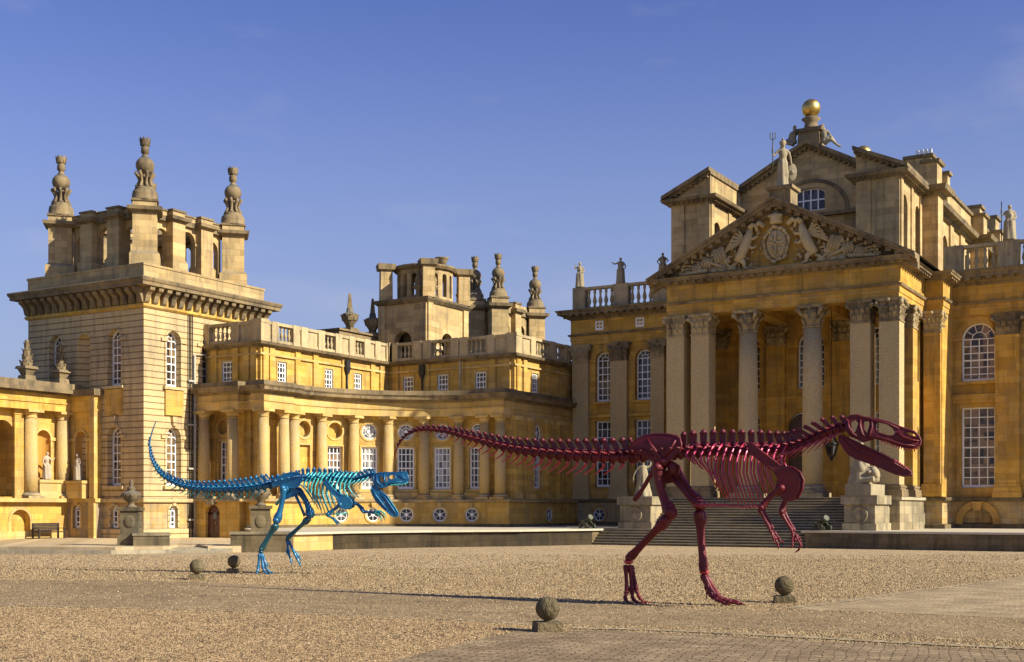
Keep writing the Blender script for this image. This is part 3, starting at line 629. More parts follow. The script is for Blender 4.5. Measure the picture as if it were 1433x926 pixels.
def band(name, px, w, z, mat):
    """strip of given width (m) whose centre line follows the ground line seen through px points"""
    P = [Vector(gnd(*p)) for p in px]; L, Rr = [], []
    for i, p in enumerate(P):
        t = (P[min(i + 1, len(P) - 1)] - P[max(0, i - 1)]).normalized(); q = Vector((t.y, -t.x)) * w / 2; L.append(p + q); Rr.append(p - q)
    return sheet(name, L + Rr[::-1], z, mat)
g = MB(); g.add([(-900, -600, 0), (900, -600, 0), (900, 1200, 0), (-900, 1200, 0)], [(0, 1, 2, 3)]); structure(g.build('ground', M['grass']))
sheet('gravel_court', [(-75, -20), (40, -20), (40, 90), (-75, 90)], .004, 'gravel')
sheet('pale_gravel_sweep', [gnd(x, y) for x, y in ((-60, 790), (200, 795), (420, 790), (620, 796), (760, 786), (950, 779), (1250, 783), (1500, 792), (1500, 772), (1250, 768), (838, 762), (487, 768), (178, 776), (-60, 777))], .008, 'gravellight', .35)
sheet('worn_drive', [gnd(x, y) for x, y in ((-160, 812), (180, 812), (340, 817), (460, 824), (700, 838), (900, 849), (1110, 856), (1250, 859), (1600, 868), (1700, 905), (1433, 897), (1150, 884), (900, 876), (700, 872), (480, 860), (240, 852), (-160, 846))], .008, 'road', .12)
sheet('near_gravel', [gnd(x, y) for x, y in ((-160, 847), (240, 853), (480, 861), (720, 873), (700, 885), (640, 905), (560, 926), (300, 1020), (-160, 1020))], .012, 'gravelnear', .18)
sheet('near_setts', [gnd(x, y) for x, y in ((722, 884), (860, 884), (1050, 893), (1250, 904), (1433, 912), (1700, 925), (1700, 1100), (300, 1100), (545, 928), (640, 903))], .018, 'setts', .05)
sheet('side_paving', [gnd(x, y) for x, y in ((1100, 853), (1180, 843), (1270, 830), (1433, 809), (1700, 780), (1700, 866), (1433, 866), (1250, 858))], .012, 'setts2')
band('edging_line', [(800, 880), (900, 882), (1050, 889), (1250, 900), (1433, 909), (1650, 921)], .28, .024, 'kerbset')
band('edging_line', [(-60, 846), (240, 853), (480, 861), (640, 868), (740, 874)], .16, .017, 'kerbset')
band('edging_line', [(1100, 852), (1180, 842), (1270, 829), (1433, 808), (1600, 789)], .30, .020, 'kerbset')
band('edging_line', [(430, 822), (560, 829), (700, 837), (860, 846)], .14, .012, 'kerbset')

# ------------------------------------------------------------------ terraces and steps
ZT, ZL, ZP = 1.03, .35, 3.03
low = MB(); low.poly([(-90, 28), (-49.8, 44.0), (-48.3, 46.3), (-50.2, 48.6), (-49.4, 49.4), (-46.9, 47.6), (-45.2, 49.6), (-45.4, 52), (-46.5, 56), (-56, 64), (-90, 64)], -.05, ZL)
structure(low.build('low_terrace', M['pave']))
lk = MB(); lk.sweep([(-90, 27.8), (-49.8, 43.8), (-48.2, 46.2)], [(0, 0), (.25, 0), (.25, ZL - .15), (0, ZL - .15)]); structure(lk.build('low_terrace_kerb', M['step']))
TE = [(-57.0, 61.5), (-45.4, 50.4), (-44.5, 51.6), (-44.2, 55.7), (-42.1, 61), (-38.6, 65.6), (-36.3, 71.0)]
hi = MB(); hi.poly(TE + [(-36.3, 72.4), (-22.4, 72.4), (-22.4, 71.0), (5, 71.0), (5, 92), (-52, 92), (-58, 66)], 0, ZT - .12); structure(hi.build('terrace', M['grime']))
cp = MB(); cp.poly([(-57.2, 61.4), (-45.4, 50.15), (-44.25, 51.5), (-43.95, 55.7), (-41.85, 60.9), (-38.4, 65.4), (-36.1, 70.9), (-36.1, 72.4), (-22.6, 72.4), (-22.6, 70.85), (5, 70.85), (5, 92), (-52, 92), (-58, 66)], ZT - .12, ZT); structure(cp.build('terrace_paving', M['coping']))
pier = MB(); w = Wall(None, TE[1], TE[2], pier); pier.sweep([TE[1], TE[2], (-44.3, 54.6)], [(0.01, .02), (.05, .02), (.05, ZT - .14), (.01, ZT - .14)]); structure(pier.build('terrace_wall', M['goldp'])); pier = MB(); pier.sweep([(-44.3, 54.6), TE[3], TE[4], TE[5], (-36.35, 70.9)], [(0.01, .0), (.06, .0), (.06, ZT - .15), (.01, ZT - .15)]); structure(pier.build('retaining_wall', M['wallsoot'])); pier = MB(); pier.sweep([(-22.38, 70.99), (5, 70.99)], [(0.0, .0), (.06, .0), (.06, ZT - .15), (.0, ZT - .15)]); structure(pier.build('retaining_wall', M['grime']))  # left retaining wall in the darkest stone tone, right one lighter
def flight(name, x0, x1, y0, y1, z0, z1, n, run):
    tr_, ri = MB(), MB(); h = (z1 - z0) / n
    for i in range(n):
        tr_.box(x0, x1, y0 + run * i - .04, y1, z0 + h * (i + 1) - .05, z0 + h * (i + 1) - (0 if i < n - 1 else .004)); ri.box(x0 + .003, x1 - .003, y0 + run * i, y1 - .01, z0 + h * i - .003, z0 + h * (i + 1) - .052)
    structure(tr_.build(name, M['step'])); structure(ri.build(name + '_risers', M['grime']))  # risers painted dark in place of shade under the nosings
flight('lower_steps', -36.25, -22.45, 70.98, 72.38, 0, ZT, 6, .24)
flight('portico_steps', -32.98, -20.5, 72.75, 77.0, ZT, ZP, 12, .27)
st = MB()
for i in range(2): st.poly([(-48.6 + .0, 46.0 + .3 * i), (-45.9, 48.1 + .3 * i), (-47.3, 49.8), (-50.2, 48.6)], 0, ZL * (i + 1) / 3)
structure(st.build('low_steps', M['step']))

# ================================================================== near corner tower
def tower(loc, label, z0, full=True, name='corner_tower'):
    X, Y = loc; A = 11.5; root = thing(name, label, 'tower', (X - A / 2, Y + A / 2, 0))
    C = [(X - A, Y), (X, Y), (X, Y + A), (X - A, Y + A)]; rust = MB(); tr = MB(); plin = MB()
    ops_l = []; ops_r = []
    if full:
        wl_ = Wall(root, C[0], C[1], rust, tr); wr_ = Wall(root, C[1], C[2], rust, tr)
        arch = dict(t='arch', w=1.3, nx=3, imp=True, g=.16, glass='glassbrown', d=.5)
        for w_, px in ((wl_, (160, 78)), (wr_, (242,))):
            ops = []
            for p in px:
                a = w_.at(p); ops += [dict(arch, s=a, z=10.55, h=3.75, nz=6, sill=True), dict(arch, s=a, z=3.85, h=3.95, nz=6, sill=True)]
            if w_ is wr_:
                for a2 in (5.9, 9.1): ops += [dict(arch, s=a2, z=10.55, h=3.75, nz=6)]
            else: ops.append(dict(t='arch', k='niche', s=w_.at(118), z=9.9, w=1.25, h=4.3, g=.12, mat='rust'))
            w_.panel(3.0, 15.7, ops)
            pl = [dict(t='arch', s=w_.at(p), z=1.0, w=.75, h=1.55, nx=2, nz=3, g=.14, key=.5) for p in px]
            w2 = Wall(root, tuple(w_.p0), tuple(w_.p0 + w_.d * w_.L), plin, tr); w2.panel(.3, 3.0, pl)
            for p in px: a = w_.at(p); ap = MB(); w_.box(ap, a - .80, a + .80, -.13, .03, 8.6, 10.28); ap.build('apron_panel', M['gold'], root); tr.taper(a, -.1, 7.9, 8.55, .3, .2, .5, .24, 0, w_.M)
        for c0, c1 in ((C[2], C[3]), (C[3], C[0])): Wall(root, c0, c1, rust).panel(0, 15.7)
        tr.sweep(C, [(-.1, 2.72), (.16, 2.72), (.20, 2.8), (.20, 2.98), (-.1, 3.04)], True)
        tr.sweep(C, [(-.1, 12.15), (.10, 12.15), (.14, 12.35), (-.1, 12.37)], True) if False else None
        tr.sweep(C, [(-.1, .3), (.12, .3), (.12, .95), (-.1, 1.02)], True)
        build_pieces(tr, 'stone_surround', M['rust'], root)
        plin.build('plinth', M['plinth'], root)
        d = MB()
        for a in (wr_.at(262.5), wr_.at(266.5)): d.tube([wr_.world(a, -.14, .35), wr_.world(a, -.14, 15.6)], .045, 8)
        d.build('downpipe', M['iron'], root); d = MB(); a = wr_.at(270); d.tube([wr_.world(a, -.14, .35), wr_.world(a, -.14, 12.9), wr_.world(a + 1.6, -.14, 13.0)], .08, 8)
        for z in (1.5, 5, 8, 11): wr_.box(d, wr_.at(261), wr_.at(272), -.2, 0, z, z + .12)
        d.build('downpipe', M['pipe'], root)
    else:
        for i in range(4): Wall(root, C[i], C[(i + 1) % 4], rust).panel(0, 15.7)
    rust.build('wall', M['rust'], root)
    # frieze string, bracketed cornice, blocking course
    c = MB(); c.sweep(C, [(-.2, 15.55), (.06, 15.55), (.18, 15.66), (.18, 15.80), (.04, 15.84), (.04, 16.75), (-.2, 16.75)], True); c.build('frieze', M['gold'], root)
    c = MB(); c.sweep(C, [(-.2, 16.72), (.12, 16.72), (.25, 16.85), (.88, 16.90), (.88, 17.10), (.96, 17.18), (1.02, 17.34), (.98, 17.42), (.1, 17.62), (-.2, 17.64)], True); c.build('cornice', M['corn'], root)
    c = MB(); c.sweep(C, [(-.4, 17.6), (.02, 17.6), (.02, 18.32), (.08, 18.36), (.08, 18.5), (-.4, 18.56)], True); c.box(X - A + .3, X - .3, Y + .3, Y + A - .3, 18.3, 18.5); c.build('blocking_course', M['attic'], root)
    br = MB(); prof = [(0, .0), (.10, -.02), (.22, .10), (.28, .30), (.34, .50), (.50, .66), (.70, .78), (.74, .97), (0, .97)]
    n = len(prof); W2 = .2; br.add([(W2 * sg, -o, z) for sg in (-1, 1) for o, z in prof], [tuple(range(n)), tuple(range(2 * n - 1, n - 1, -1))] + [(i, (i + 1) % n, n + (i + 1) % n, n + i) for i in range(n)])
    bm_ = br.mesh('bracket', M['corn'])
    for i in (0, 1) if full else (0, 1):
        w_ = Wall(root, C[i], C[(i + 1) % 4], None)
        for k in range(16): a = w_.L * (k + .12) / 15.25; inst(bm_, 'bracket', root, w_.world(a, -.03, 15.86), w_.rz)
    # belvedere: diagonal corner piers, paired middle piers, arched screens
    IN = 1.55; L = [(X - A + IN, Y + IN), (X - IN, Y + IN), (X - IN, Y + A - IN), (X - A + IN, Y + A - IN)]; zb, zt = 18.5, 22.1
    pm = MB(); sc = MB(); cor = MB(); at_ = MB(); base = MB()
    for k, (x, y) in enumerate(L):
        Mx = Matrix.Translation((x, y, 0)) @ Matrix.Rotation(R(45), 4, 'Z')
        pm = MB(); base = MB(); pm.box(-.78, .78, -.78, .78, zb + 1.0, zt, Mx); base.taper(0, 0, zb, zb + .85, 1.95, 1.95, 1.95, 1.95, M=Mx); base.taper(0, 0, zb + .85, zb + 1.05, 1.95, 1.95, 1.6, 1.6, M=Mx); base.build('pier_base', M['attic'], pm.build('pier', M['attic'], root))
    side = A - 2 * IN
    for i in range(4):
        w_ = Wall(root, L[i], L[(i + 1) % 4], sc)
        m1, m2 = side * .34, side * .66; hw = .58
        w_.panel(zb, zt, [dict(t='arch', k='open', s=side / 2, z=zb + .35, w=1.4, h=2.95, d=.4)], m1 + .2, m2 - .2, y=.28)
        for a0, a1 in ((.9, m1 - .2), (m2 + .2, side - .9)):
            w_.panel(zb, zt, [dict(t='arch', k='open', s=(a0 + a1) / 2 + (.05 if a0 < 2 else -.05), z=zb + .35, w=(a1 - a0) - .42, h=2.75, d=.4)], a0, a1, y=.36)
        for zz, o in ((zb + 2.5, .1),): 
            for c_ in (side / 2 - .78, side / 2 + .78): w_.box(sc, c_ - .17, c_ + .17, .18, .3, zz - .1, zz + .08)
        for m_ in (m1, m2):
            Mm = w_.M; pm = MB(); base = MB(); w_.box(pm, m_ - hw, m_ + hw, -.25, .8, zb + 1.0, zt + .01); w_.box(base, m_ - hw - .12, m_ + hw + .12, -.37, .85, zb, zb + .9); w_.box(base, m_ - hw - .05, m_ + hw + .05, -.3, .82, zb + .9, zb + 1.02); base.build('pier_base', M['attic'], pm.build('pier', M['attic'], root))
            capblock(cor, at_, m_, .28, hw * 2, 1.06, zt, 0, Mm, k=.74)
        w_.box(cor, .3, side - .3, .05, .9, zt + .0, zt + .34 + .003 * i); w_.box(at_, .3, side - .3, .22, .85, zt + .34, zt + .72 + .003 * i); w_.box(cor, .3, side - .3, .14, .95, zt + .72, zt + .84 + .003 * i)
    for k, (x, y) in enumerate(L): capblock(cor, at_, x, y, 1.6, 1.6, zt + .012, R(45), k=.76)
    cor.build('belvedere_cornice', M['corn'], root); at_.build('belvedere_attic', M['attic'], root)
    sc.build('arched_screen', M['attic'], root)
    for i, (x, y) in enumerate(L): ball_finial(root, x, y, zt + .88, .93, rot=R(15 * i))
    return root
tower((-62.5, 57.6), 'tall banded stone tower with arched belvedere and bracketed cornice, nearest tower at left', 0)

def far_belvedere():
    X, Y = -61.0, 99.8; sx, sy = 2.6, 7.0; z0, zb, zt = 0, 17.2, 21.1
    root = thing('belvedere_tower', 'distant stone belvedere with three ball finials seen above the colonnaded wing roof', 'tower', (X - sx / 2, Y + sy / 2, 0))
    L = [(X - sx, Y), (X, Y), (X, Y + sy), (X - sx, Y + sy)]; pm = MB(); sc = MB(); cor = MB(); base = MB(); body_ = MB()
    body_.box(X - sx - 1.5, X + 1.5, Y - 1.5, Y + sy + 1.5, 0, zb); body_.build('wall', M['attic'], root); at_ = MB()
    for i in range(4):
        x, y = L[i]; Mx = Matrix.Translation((x, y, 0)) @ Matrix.Rotation(R(45), 4, 'Z'); pm = MB(); pm.box(-.8, .8, -.8, .8, zb, zt, Mx); pm.build('pier', M['attic'], root); capblock(cor, at_, x, y, 1.64, 1.64, zt, R(45), k=.95)
        w_ = Wall(root, L[i], L[(i + 1) % 4], sc); m = w_.L / 2; P0, d_ = w_.p0, w_.d; nn = Vector((d_.y, -d_.x)); q = lambda a, o: tuple(P0 + d_ * a + nn * o)
        if w_.L > 6:
            pm = MB(); w_.box(pm, m - .55, m + .55, -.15, .8, zb, zt); pm.build('pier', M['attic'], root); hs = [(1.1, m - .5), (m + .5, w_.L - 1.1)]; capblock(cor, at_, m, .32, 1.1, .95, zt, 0, w_.M, k=.95)
        else: hs = [(1.0, w_.L - 1.0)]
        w_.box(cor, .3, w_.L - .3, .15, .9, zt, zt + .42 + .003 * i); w_.box(at_, .3, w_.L - .3, .26, .85, zt + .42, zt + 1.0 + .003 * i)
        for a0, a1 in hs: w_.panel(zb, zt, [dict(t='arch', k='open', s=(a0 + a1) / 2, z=zb, w=min(1.1, a1 - a0 - .3), h=3.0, d=.5)], a0, a1, y=.35)
    at_.build('belvedere_attic', M['attic'], root)
    sc.build('arched_screen', M['attic'], root); cor.build('belvedere_cornice', M['corn'], root)
    for x, y in L[:3]: ball_finial(root, x, y, zt + 1.0, .92)
far_belvedere()

# ================================================================== arcade wing at the left edge
def arcade():
    XA = -69.7; Y0, Y1 = 40.0, 57.3
    root = thing('arcade_wing', 'low golden arcade wing with round columns and statue niche at the left edge', 'building', (XA, 50, 0))
    wb = MB(); tr = MB(); pb = MB(); w = Wall(root, (XA, Y0), (XA, Y1), wb, tr)
    a_n = w.at(60); a_d = w.at(20)
    w.panel(3.0, 8.9, [dict(t='arch', k='niche', s=a_n, z=4.4, w=1.15, h=3.2, g=.14, imp=True), dict(t='arch', k='open', s=w.at(3), z=3.1, w=1.7, h=5.0, d=2.0, g=.1), dict(t='arch', k='open', s=w.at(3) - 4.4, z=3.1, w=1.7, h=5.0, d=2.0, g=.1)])
    wp = Wall(root, (XA + .55, Y0), (XA + .55, Y1), pb, tr); wp.panel(.3, 2.8, [dict(t='arch', k='blind', s=a_d, z=.36, w=1.5, h=1.9, d=.5, g=.18)])
    wb.build('wall', M['gold'], root)
    Wall(root, (XA + .55, Y1), (XA, Y1), pb).panel(0.0, 2.8)
    pb.build('plinth', M['gold'], root)
    tr.box(XA - .5, XA + 1.05, Y0, Y1 + .1, 2.75, 3.0); w.box(tr, a_n - .85, a_n + .85, -.75, .02, 3.0, 4.05); w.box(tr, a_n - .95, a_n + .95, -.85, .02, 4.05, 4.25)
    tr.box(XA + .5, XA + .68, Y0, Y1, .3, .85)
    tr.build('mouldings', M['goldp'], root)
    e = MB(); e.sweep([(XA, Y0), (XA, Y1 + .15), (XA - 6, Y1 + .15)], [(-.2, 8.85), (.82, 8.85), (.82, 9.15), (.78, 9.17), (.78, 9.45), (.9, 9.5), (.9, 9.6), (.74, 9.62), (.74, 10.15), (-.2, 10.15)]) if False else None
    e.box(XA - 6, XA + .8, Y0, Y1 + .12, 8.85, 9.35); e.box(XA - 6, XA + .88, Y0, Y1 + .18, 9.35, 9.46); e.box(XA - 6, XA + .76, Y0, Y1 + .1, 9.46, 9.95); e.build('entablature', M['gold'], root)
    c = MB(); c.box(XA - 6, XA + 1.0, Y0, Y1 + .3, 9.95, 10.06); c.box(XA - 6, XA + 1.35, Y0, Y1 + .62, 10.06, 10.3); c.box(XA - 6, XA + 1.1, Y0, Y1 + .4, 10.3, 10.75); c.build('cornice', M['corn'], root)
    bk = MB(); bk.box(XA - 7, XA - 5, Y0, Y1 + .1, 0, 10); bk.build('back_wall', M['niche'], root)
    for px in (38, 83): doric_column(root, XA + .32, w.p0.y + w.at(px), 3.0, 8.87, .92)
    doric_column(root, XA + .32, w.p0.y + w.at(38) - 3.9, 3.0, 8.87, .92)
    p = MB(); a = w.at(23); w.box(p, a - .35, a + .35, -.25, .02, 3.0, 8.86); w.box(p, a - .42, a + .42, -.32, .02, 8.5, 8.84); w.box(p, w.L - .3, w.L + .06, -.3, .02, 3.0, 8.86); p.build('pilaster', M['gold'], root)
    blocky_finial(root, onY(37, 53.5) and XA + .2, onX(37, XA + .2), 10.7, .93); blocky_finial(root, XA + .2, onX(84, XA + .2), 10.7, .93)
    return root
arcade()
def link():
    root = thing('link_block', 'narrow shaded stone link with statue niche between arcade wing and tower', 'building', (-67.6, 57.2, 0))
    wb = MB(); tr = MB(); pb = MB(); w = Wall(root, (-69.7, 57.2), (-66.55, 57.2), wb, tr); a = w.at(113)
    w.panel(3.0, 8.9, [dict(t='arch', k='niche', s=a, z=4.35, w=1.1, h=3.2, g=.14, imp=True)])
    wp = Wall(root, (-69.7, 57.0), (-66.4, 57.0), pb, tr); wp.panel(.3, 2.8, [dict(t='arch', s=w.at(110.5), z=1.0, w=.8, h=1.6, nx=2, nz=3, g=.14, key=.4)])
    for mb, zz0, zz1, o in ((pb, .3, 2.8, 0), (wb, 3.0, 8.9, .2)): Wall(root, (-66.4 - o * .7, 57.0 + o), (-66.4 - o * .7, 58), mb).panel(zz0, zz1)
    tr.box(-69.7, -66.25, 56.85, 57.6, 2.75, 3.0); w.box(tr, a - .8, a + .8, -.6, .02, 3.0, 4.0); w.box(tr, a - .9, a + .9, -.7, .02, 4.0, 4.2)
    w.box(tr, w.L - .45, w.L + .02, -.22, .02, 3.0, 10.0); wp.box(tr, wp.L - .5, wp.L + .03, -.18, .02, .3, 2.75)
    wb.build('wall', M['gold'], root); build_pieces(pb, 'plinth', M['plinth'], root); build_pieces(tr, 'moulding', M['goldp'], root)
    c = MB(); c.box(-69.7, -66.5, 57.05, 57.62, 8.88, 9.9); c.build('entablature', M['gold'], root)
    c = MB(); c.box(-69.7, -66.3, 56.8, 57.62, 9.9, 10.35); c.build('cornice', M['corn'], root)
link()

# loose gravel: real pebbles on the court, thinning with distance (nobody could count them)
import numpy as np
def pebbles():
    rg = np.random.default_rng(3); P = []
    def inpoly(x, y, poly):
        c = np.zeros(len(x), bool); n = len(poly); j = n - 1
        for i in range(n):
            xi, yi = poly[i]; xj, yj = poly[j]; m = ((yi > y) != (yj > y)) & (x < (xj - xi) * (y - yi) / (yj - yi + 1e-12) + xi); c ^= m; j = i
        return c
    near = [gnd(x, y) for x, y in ((-160, 847), (240, 853), (480, 861), (720, 873), (700, 885), (640, 905), (560, 926), (300, 1020), (-160, 1020))]
    road = [gnd(x, y) for x, y in ((-160, 812), (180, 812), (340, 817), (460, 824), (700, 838), (900, 849), (1110, 856), (1250, 859), (1600, 868), (1700, 905), (1433, 897), (1150, 884), (900, 876), (700, 872), (480, 860), (240, 852), (-160, 846))]
    setp = [gnd(x, y) for x, y in ((722, 884), (860, 884), (1050, 893), (1250, 904), (1433, 912), (1700, 925), (1700, 1100), (300, 1100), (545, 928), (640, 903))]
    side = [gnd(x, y) for x, y in ((1100, 853), (1180, 843), (1270, 830), (1433, 809), (1700, 780), (1700, 866), (1433, 866), (1250, 858))]
    for d0, d1, dens, r0 in ((15.5, 22, 520, .0125), (22, 30, 300, .015), (30, 42, 130, .019), (42, 62, 45, .024)):
        N_ = int(.92 * (d1 * d1 - d0 * d0) / 2 * dens); d = np.sqrt(rg.uniform(d0 * d0, d1 * d1, N_)); l = rg.uniform(-.47, .47, N_) * d
        x = FW.x * d + RT.x * l; y = FW.y * d + RT.y * l; r = r0 * rg.uniform(.6, 1.5, N_)
        keep = ~inpoly(x, y, setp) & ~inpoly(x, y, side) & ((~inpoly(x, y, road)) | (rg.random(N_) < .10)) & ~((x < -43.9) & (y > 43)) & (y < 70.5) & ~((x < -35) & (y > 61))
        P.append(np.stack([x[keep], y[keep], r[keep]], 1))
    P = np.concatenate(P); n = len(P); a = rg.uniform(0, 6.28, n)
    base = np.zeros((n, 5, 3)); 
    for k in range(4):
        q = a + k * 1.5708 + rg.uniform(-.35, .35, n); s_ = P[:, 2] * rg.uniform(.75, 1.3, n); base[:, k, 0] = P[:, 0] + s_ * np.cos(q); base[:, k, 1] = P[:, 1] + s_ * np.sin(q); base[:, k, 2] = .006
    base[:, 4, 0] = P[:, 0] + P[:, 2] * rg.uniform(-.3, .3, n); base[:, 4, 1] = P[:, 1] + P[:, 2] * rg.uniform(-.3, .3, n); base[:, 4, 2] = .012 + P[:, 2] * rg.uniform(.7, 1.3, n)
    tri = np.array([[0, 1, 4], [1, 2, 4], [2, 3, 4], [3, 0, 4]]); F_ = (tri[None] + (np.arange(n) * 5)[:, None, None]).reshape(-1)
    me = bpy.data.meshes.new('loose_gravel'); me.vertices.add(n * 5); me.vertices.foreach_set('co', base.reshape(-1)); me.loops.add(len(F_)); me.loops.foreach_set('vertex_index', F_.astype(np.int32)); me.polygons.add(n * 4); me.polygons.foreach_set('loop_start', np.arange(0, n * 12, 3, dtype=np.int32)); me.update(calc_edges=True); me.validate()
    m, nn, ll, b = newmat('pebble_stone'); geo = nn.new('ShaderNodeNewGeometry'); r_ = nn.new('ShaderNodeValToRGB'); e = r_.color_ramp.elements; e[0].position = 0; e[0].color = (.065, .043, .020, 1); e[1].position = 1; e[1].color = (.62, .475, .26, 1)
    for p_, c_ in ((.25, (.16, .105, .045)), (.5, (.36, .245, .11)), (.75, (.47, .34, .16)), (.87, (.28, .145, .065))): q_ = e.new(p_); q_.color = c_ + (1,)
    ll.new(geo.outputs['Random Per Island'], r_.inputs['Fac']); ll.new(r_.outputs['Color'], b.inputs['Base Color']); b.inputs['Roughness'].default_value = .85
    me.materials.append(m); o = bpy.data.objects.new('loose_gravel', me); COL.objects.link(o); o['kind'] = 'stuff'; tag(o, 'loose golden and brown gravel covering the palace forecourt', 'gravel')
pebbles()
# ================================================================== quadrant wing (ground-floor colonnade, set-back upper storey)
AC, AR = Vector((-47.0, 66.0)), 9.9
def arc(ph, r=AR): return (AC.x - r * math.cos(R(ph)), AC.y + r * math.sin(R(ph)))
def quadrant():
    root = thing('quadrant_wing', 'two storey golden wing with concave colonnade and balustraded roof', 'building', (-52, 74, 0))
    wb = MB(); tr = MB(); pb = MB(); nz_ = 9.02; ent = MB(); cor = MB()
    # ---- near pavilion walls
    w = Wall(root, (-62.5, 63.6), (-57.6, 63.6), wb, tr)
    w.panel(3.0, nz_, [dict(t='rect', s=w.at(314), z=3.7, w=1.1, h=3.3, nx=3, nz=6, g=.12), dict(t='round', k='blind', s=w.at(312), z=7.45, w=1.05, h=1.05, g=.12)])
    for a in (.4, 2.2, 3.7, 4.6): w.box(wb, a - .28, a + .28, -.18, .02, 3.0, nz_)
    w = Wall(root, (-57.6, 63.6), (-57.6, 66.3), wb, tr); w.panel(3.0, nz_)
    wp = Wall(root, (-62.5, 62.1), (-58.3, 62.1), pb, tr); door = wp.at(297)
    wp.panel(ZL, 2.8, [dict(t='arch', k='open', s=door, z=ZL, w=1.3, h=2.25, d=.3, g=.22)])
    Wall(root, (-58.3, 62.1), (-58.3, 62.7), pb).panel(ZL, 2.8); Wall(root, (-58.3, 62.7), (-57.5, 62.7), pb).panel(ZL, 2.8); Wall(root, (-57.5, 62.7), (-57.5, 62.2), pb).panel(0, 2.8)
    Wall(root, (-57.5, 62.2), (-56.1, 62.2), pb).panel(0, 2.8); Wall(root, (-56.1, 62.2), (-56.1, 66.0), pb).panel(0, 2.8)
    d = MB(); p = wp.world(door, .24, ZL); T = wp.M @ Matrix.Translation((door, .24, 0))
    d.box(-.64, .64, 0, .06, ZL, ZL + 1.7, T); d.slab([outline('arch', 0, ZL + 1.5, 1.28, .72)], lambda u, v: T @ Vector((u, 0, v)), lambda u, v: T @ Vector((u, .05, v)))
    for sx in (-1, 1):
        for z in (.25, 1.0): d.box(sx * .32 - .2, sx * .32 + .2, -.03, 0, ZL + z, ZL + z + .6, T)
    do = d.build('door', M['door'], root)
    k = MB(); k.box(-.18, .18, -.045, -.005, ZL + 1.25, ZL + 1.7, T); k.build('door_pane', M['glass'], do)
    k = MB(); k.ball(T @ Vector((.08, -.06, ZL + 1.0)), .05, 8, 6); k.build('door_handle', M['gilt'], do)
    k = MB(); k.box(door - .35, door + .35, -.35, 0, 2.05 + .55, 2.75, wp.M); k.taper(door, -.16, 2.55, 2.95, .30, .3, .7, .4, 0, wp.M); k.build('door_keystone', M['ped'], root)
    # ---- curved wall: six flat bays
    RW = AR + .42
    for i in range(6):
        p0, p1 = arc(15 * i, RW), arc(15 * (i + 1), RW); w = Wall(root, p0, p1, wb, tr); m = w.L / 2
        if i == 0: ops = [dict(t='rect', k='blind', s=m, z=3.6, w=1.1, h=3.2, g=.12, d=.2), dict(t='round', k='blind', s=m, z=7.35, w=1.15, h=1.15, g=.16, d=.45)]
        elif i == 1: ops = [dict(t='rect', s=m, z=3.75, w=1.22, h=3.05, nx=4, nz=6, sill=True, g=.12, glass='glassbrown'), dict(t='round', k='blind', s=m, z=7.35, w=1.15, h=1.15, g=.16, d=.45)]
        else: ops = [dict(t='rect', s=m, z=3.75, w=1.22, h=3.05, nx=4, nz=6, sill=True, g=.12, glass='glasspale' if i in (2, 4) else 'glass', d=.22), dict(t='round', s=m, z=7.35, w=1.15, h=1.15, g=.16, d=.22, glass='glasspale')]
        w.panel(3.0, nz_, ops)
        q0, q1 = arc(15 * i, AR - .55), arc(15 * (i + 1), AR - .55); w2 = Wall(root, q0, q1, pb, tr); m2 = w2.L / 2
        if i >= 1: w2.panel(0, 2.8, [dict(t='round', s=m2, z=1.38, w=1.0, h=1.0, g=.14, d=.15)]); tr.taper(m2, -.1, 2.4, 2.75, .2, .16, .36, .2, 0, w2.M)
        else: w2.panel(0, 2.8)
        if i in (1, 2, 3, 4, 5): w.box(tr, m - .85, m + .85, -.42, .02, 3.0, 3.5)
    # ---- far end pavilion
    Xe = -46.1
    w = Wall(root, arc(90, RW), (Xe + .55, 66 + RW), wb, tr); w.panel(3.0, nz_)
    w = Wall(root, (Xe + .55, 66 + RW), (Xe + .55, 86.4), wb, tr); w.panel(3.0, nz_, [dict(t='round', s=w.at(752), z=7.2, w=1.0, h=1.4, g=.14, d=.2), dict(t='rect', s=w.at(752), z=3.8, w=1.2, h=2.9, nx=4, nz=6, g=.12)] )
    for px in (722, 741, 765, 782): a = w.at(px); w.box(wb, a - .33, a + .33, -.22, .02, 3.4, nz_ - .3); w.box(tr, a - .42, a + .42, -.32, .02, nz_ - .34, nz_); w.box(tr, a - .42, a + .42, -.3, .02, 3.0, 3.4)
    P0 = (arc(90)[0], 66 + AR - .55)
    Wall(root, P0, (Xe + .9, P0[1]), pb, tr).panel(0, 2.8); wq = Wall(root, (Xe + .9, P0[1]), (Xe + .9, 86.4), pb, tr); wq.panel(0, 2.8, [dict(t='round', s=wq.at(768), z=1.38, w=1.0, h=1.0, g=.14, d=.15)])
    wb.build('wall', M['gold'], root); pb.build('plinth', M['gold'], root)
    # ledge, entablature, cornice all along
    fa = [arc(a) for a in [2.5 * k for k in range(0, 37)]]
    led = [(-62.5, 62.0), (-58.2, 62.0), (-58.2, 62.6), (-57.6, 62.6), (-57.6, 62.1), (-56.0, 62.1), (-56.0, 65.6)] + [arc(a, AR - .6) for a in [5 * k for k in range(1, 18)]] + [(P0[0], 75.3), (Xe + .95, 75.3), (Xe + .95, 86.4)]
    l = MB(); l.sweep(led, [(-.2, 2.76), (.08, 2.76), (.16, 2.84), (.16, 2.98), (-.2, 3.0)]); l.poly(led + [(-62.5, 86.4)], 2.77, 2.985); l.build('plinth_ledge', M['plinth'], root)
    l = MB(); l.sweep([p for p in led[4:]], [(-.2, 0), (.10, 0), (.10, 1.15), (.0, 1.22), (-.2, 1.22)]); l.build('plinth_foot', M['grime'], root)
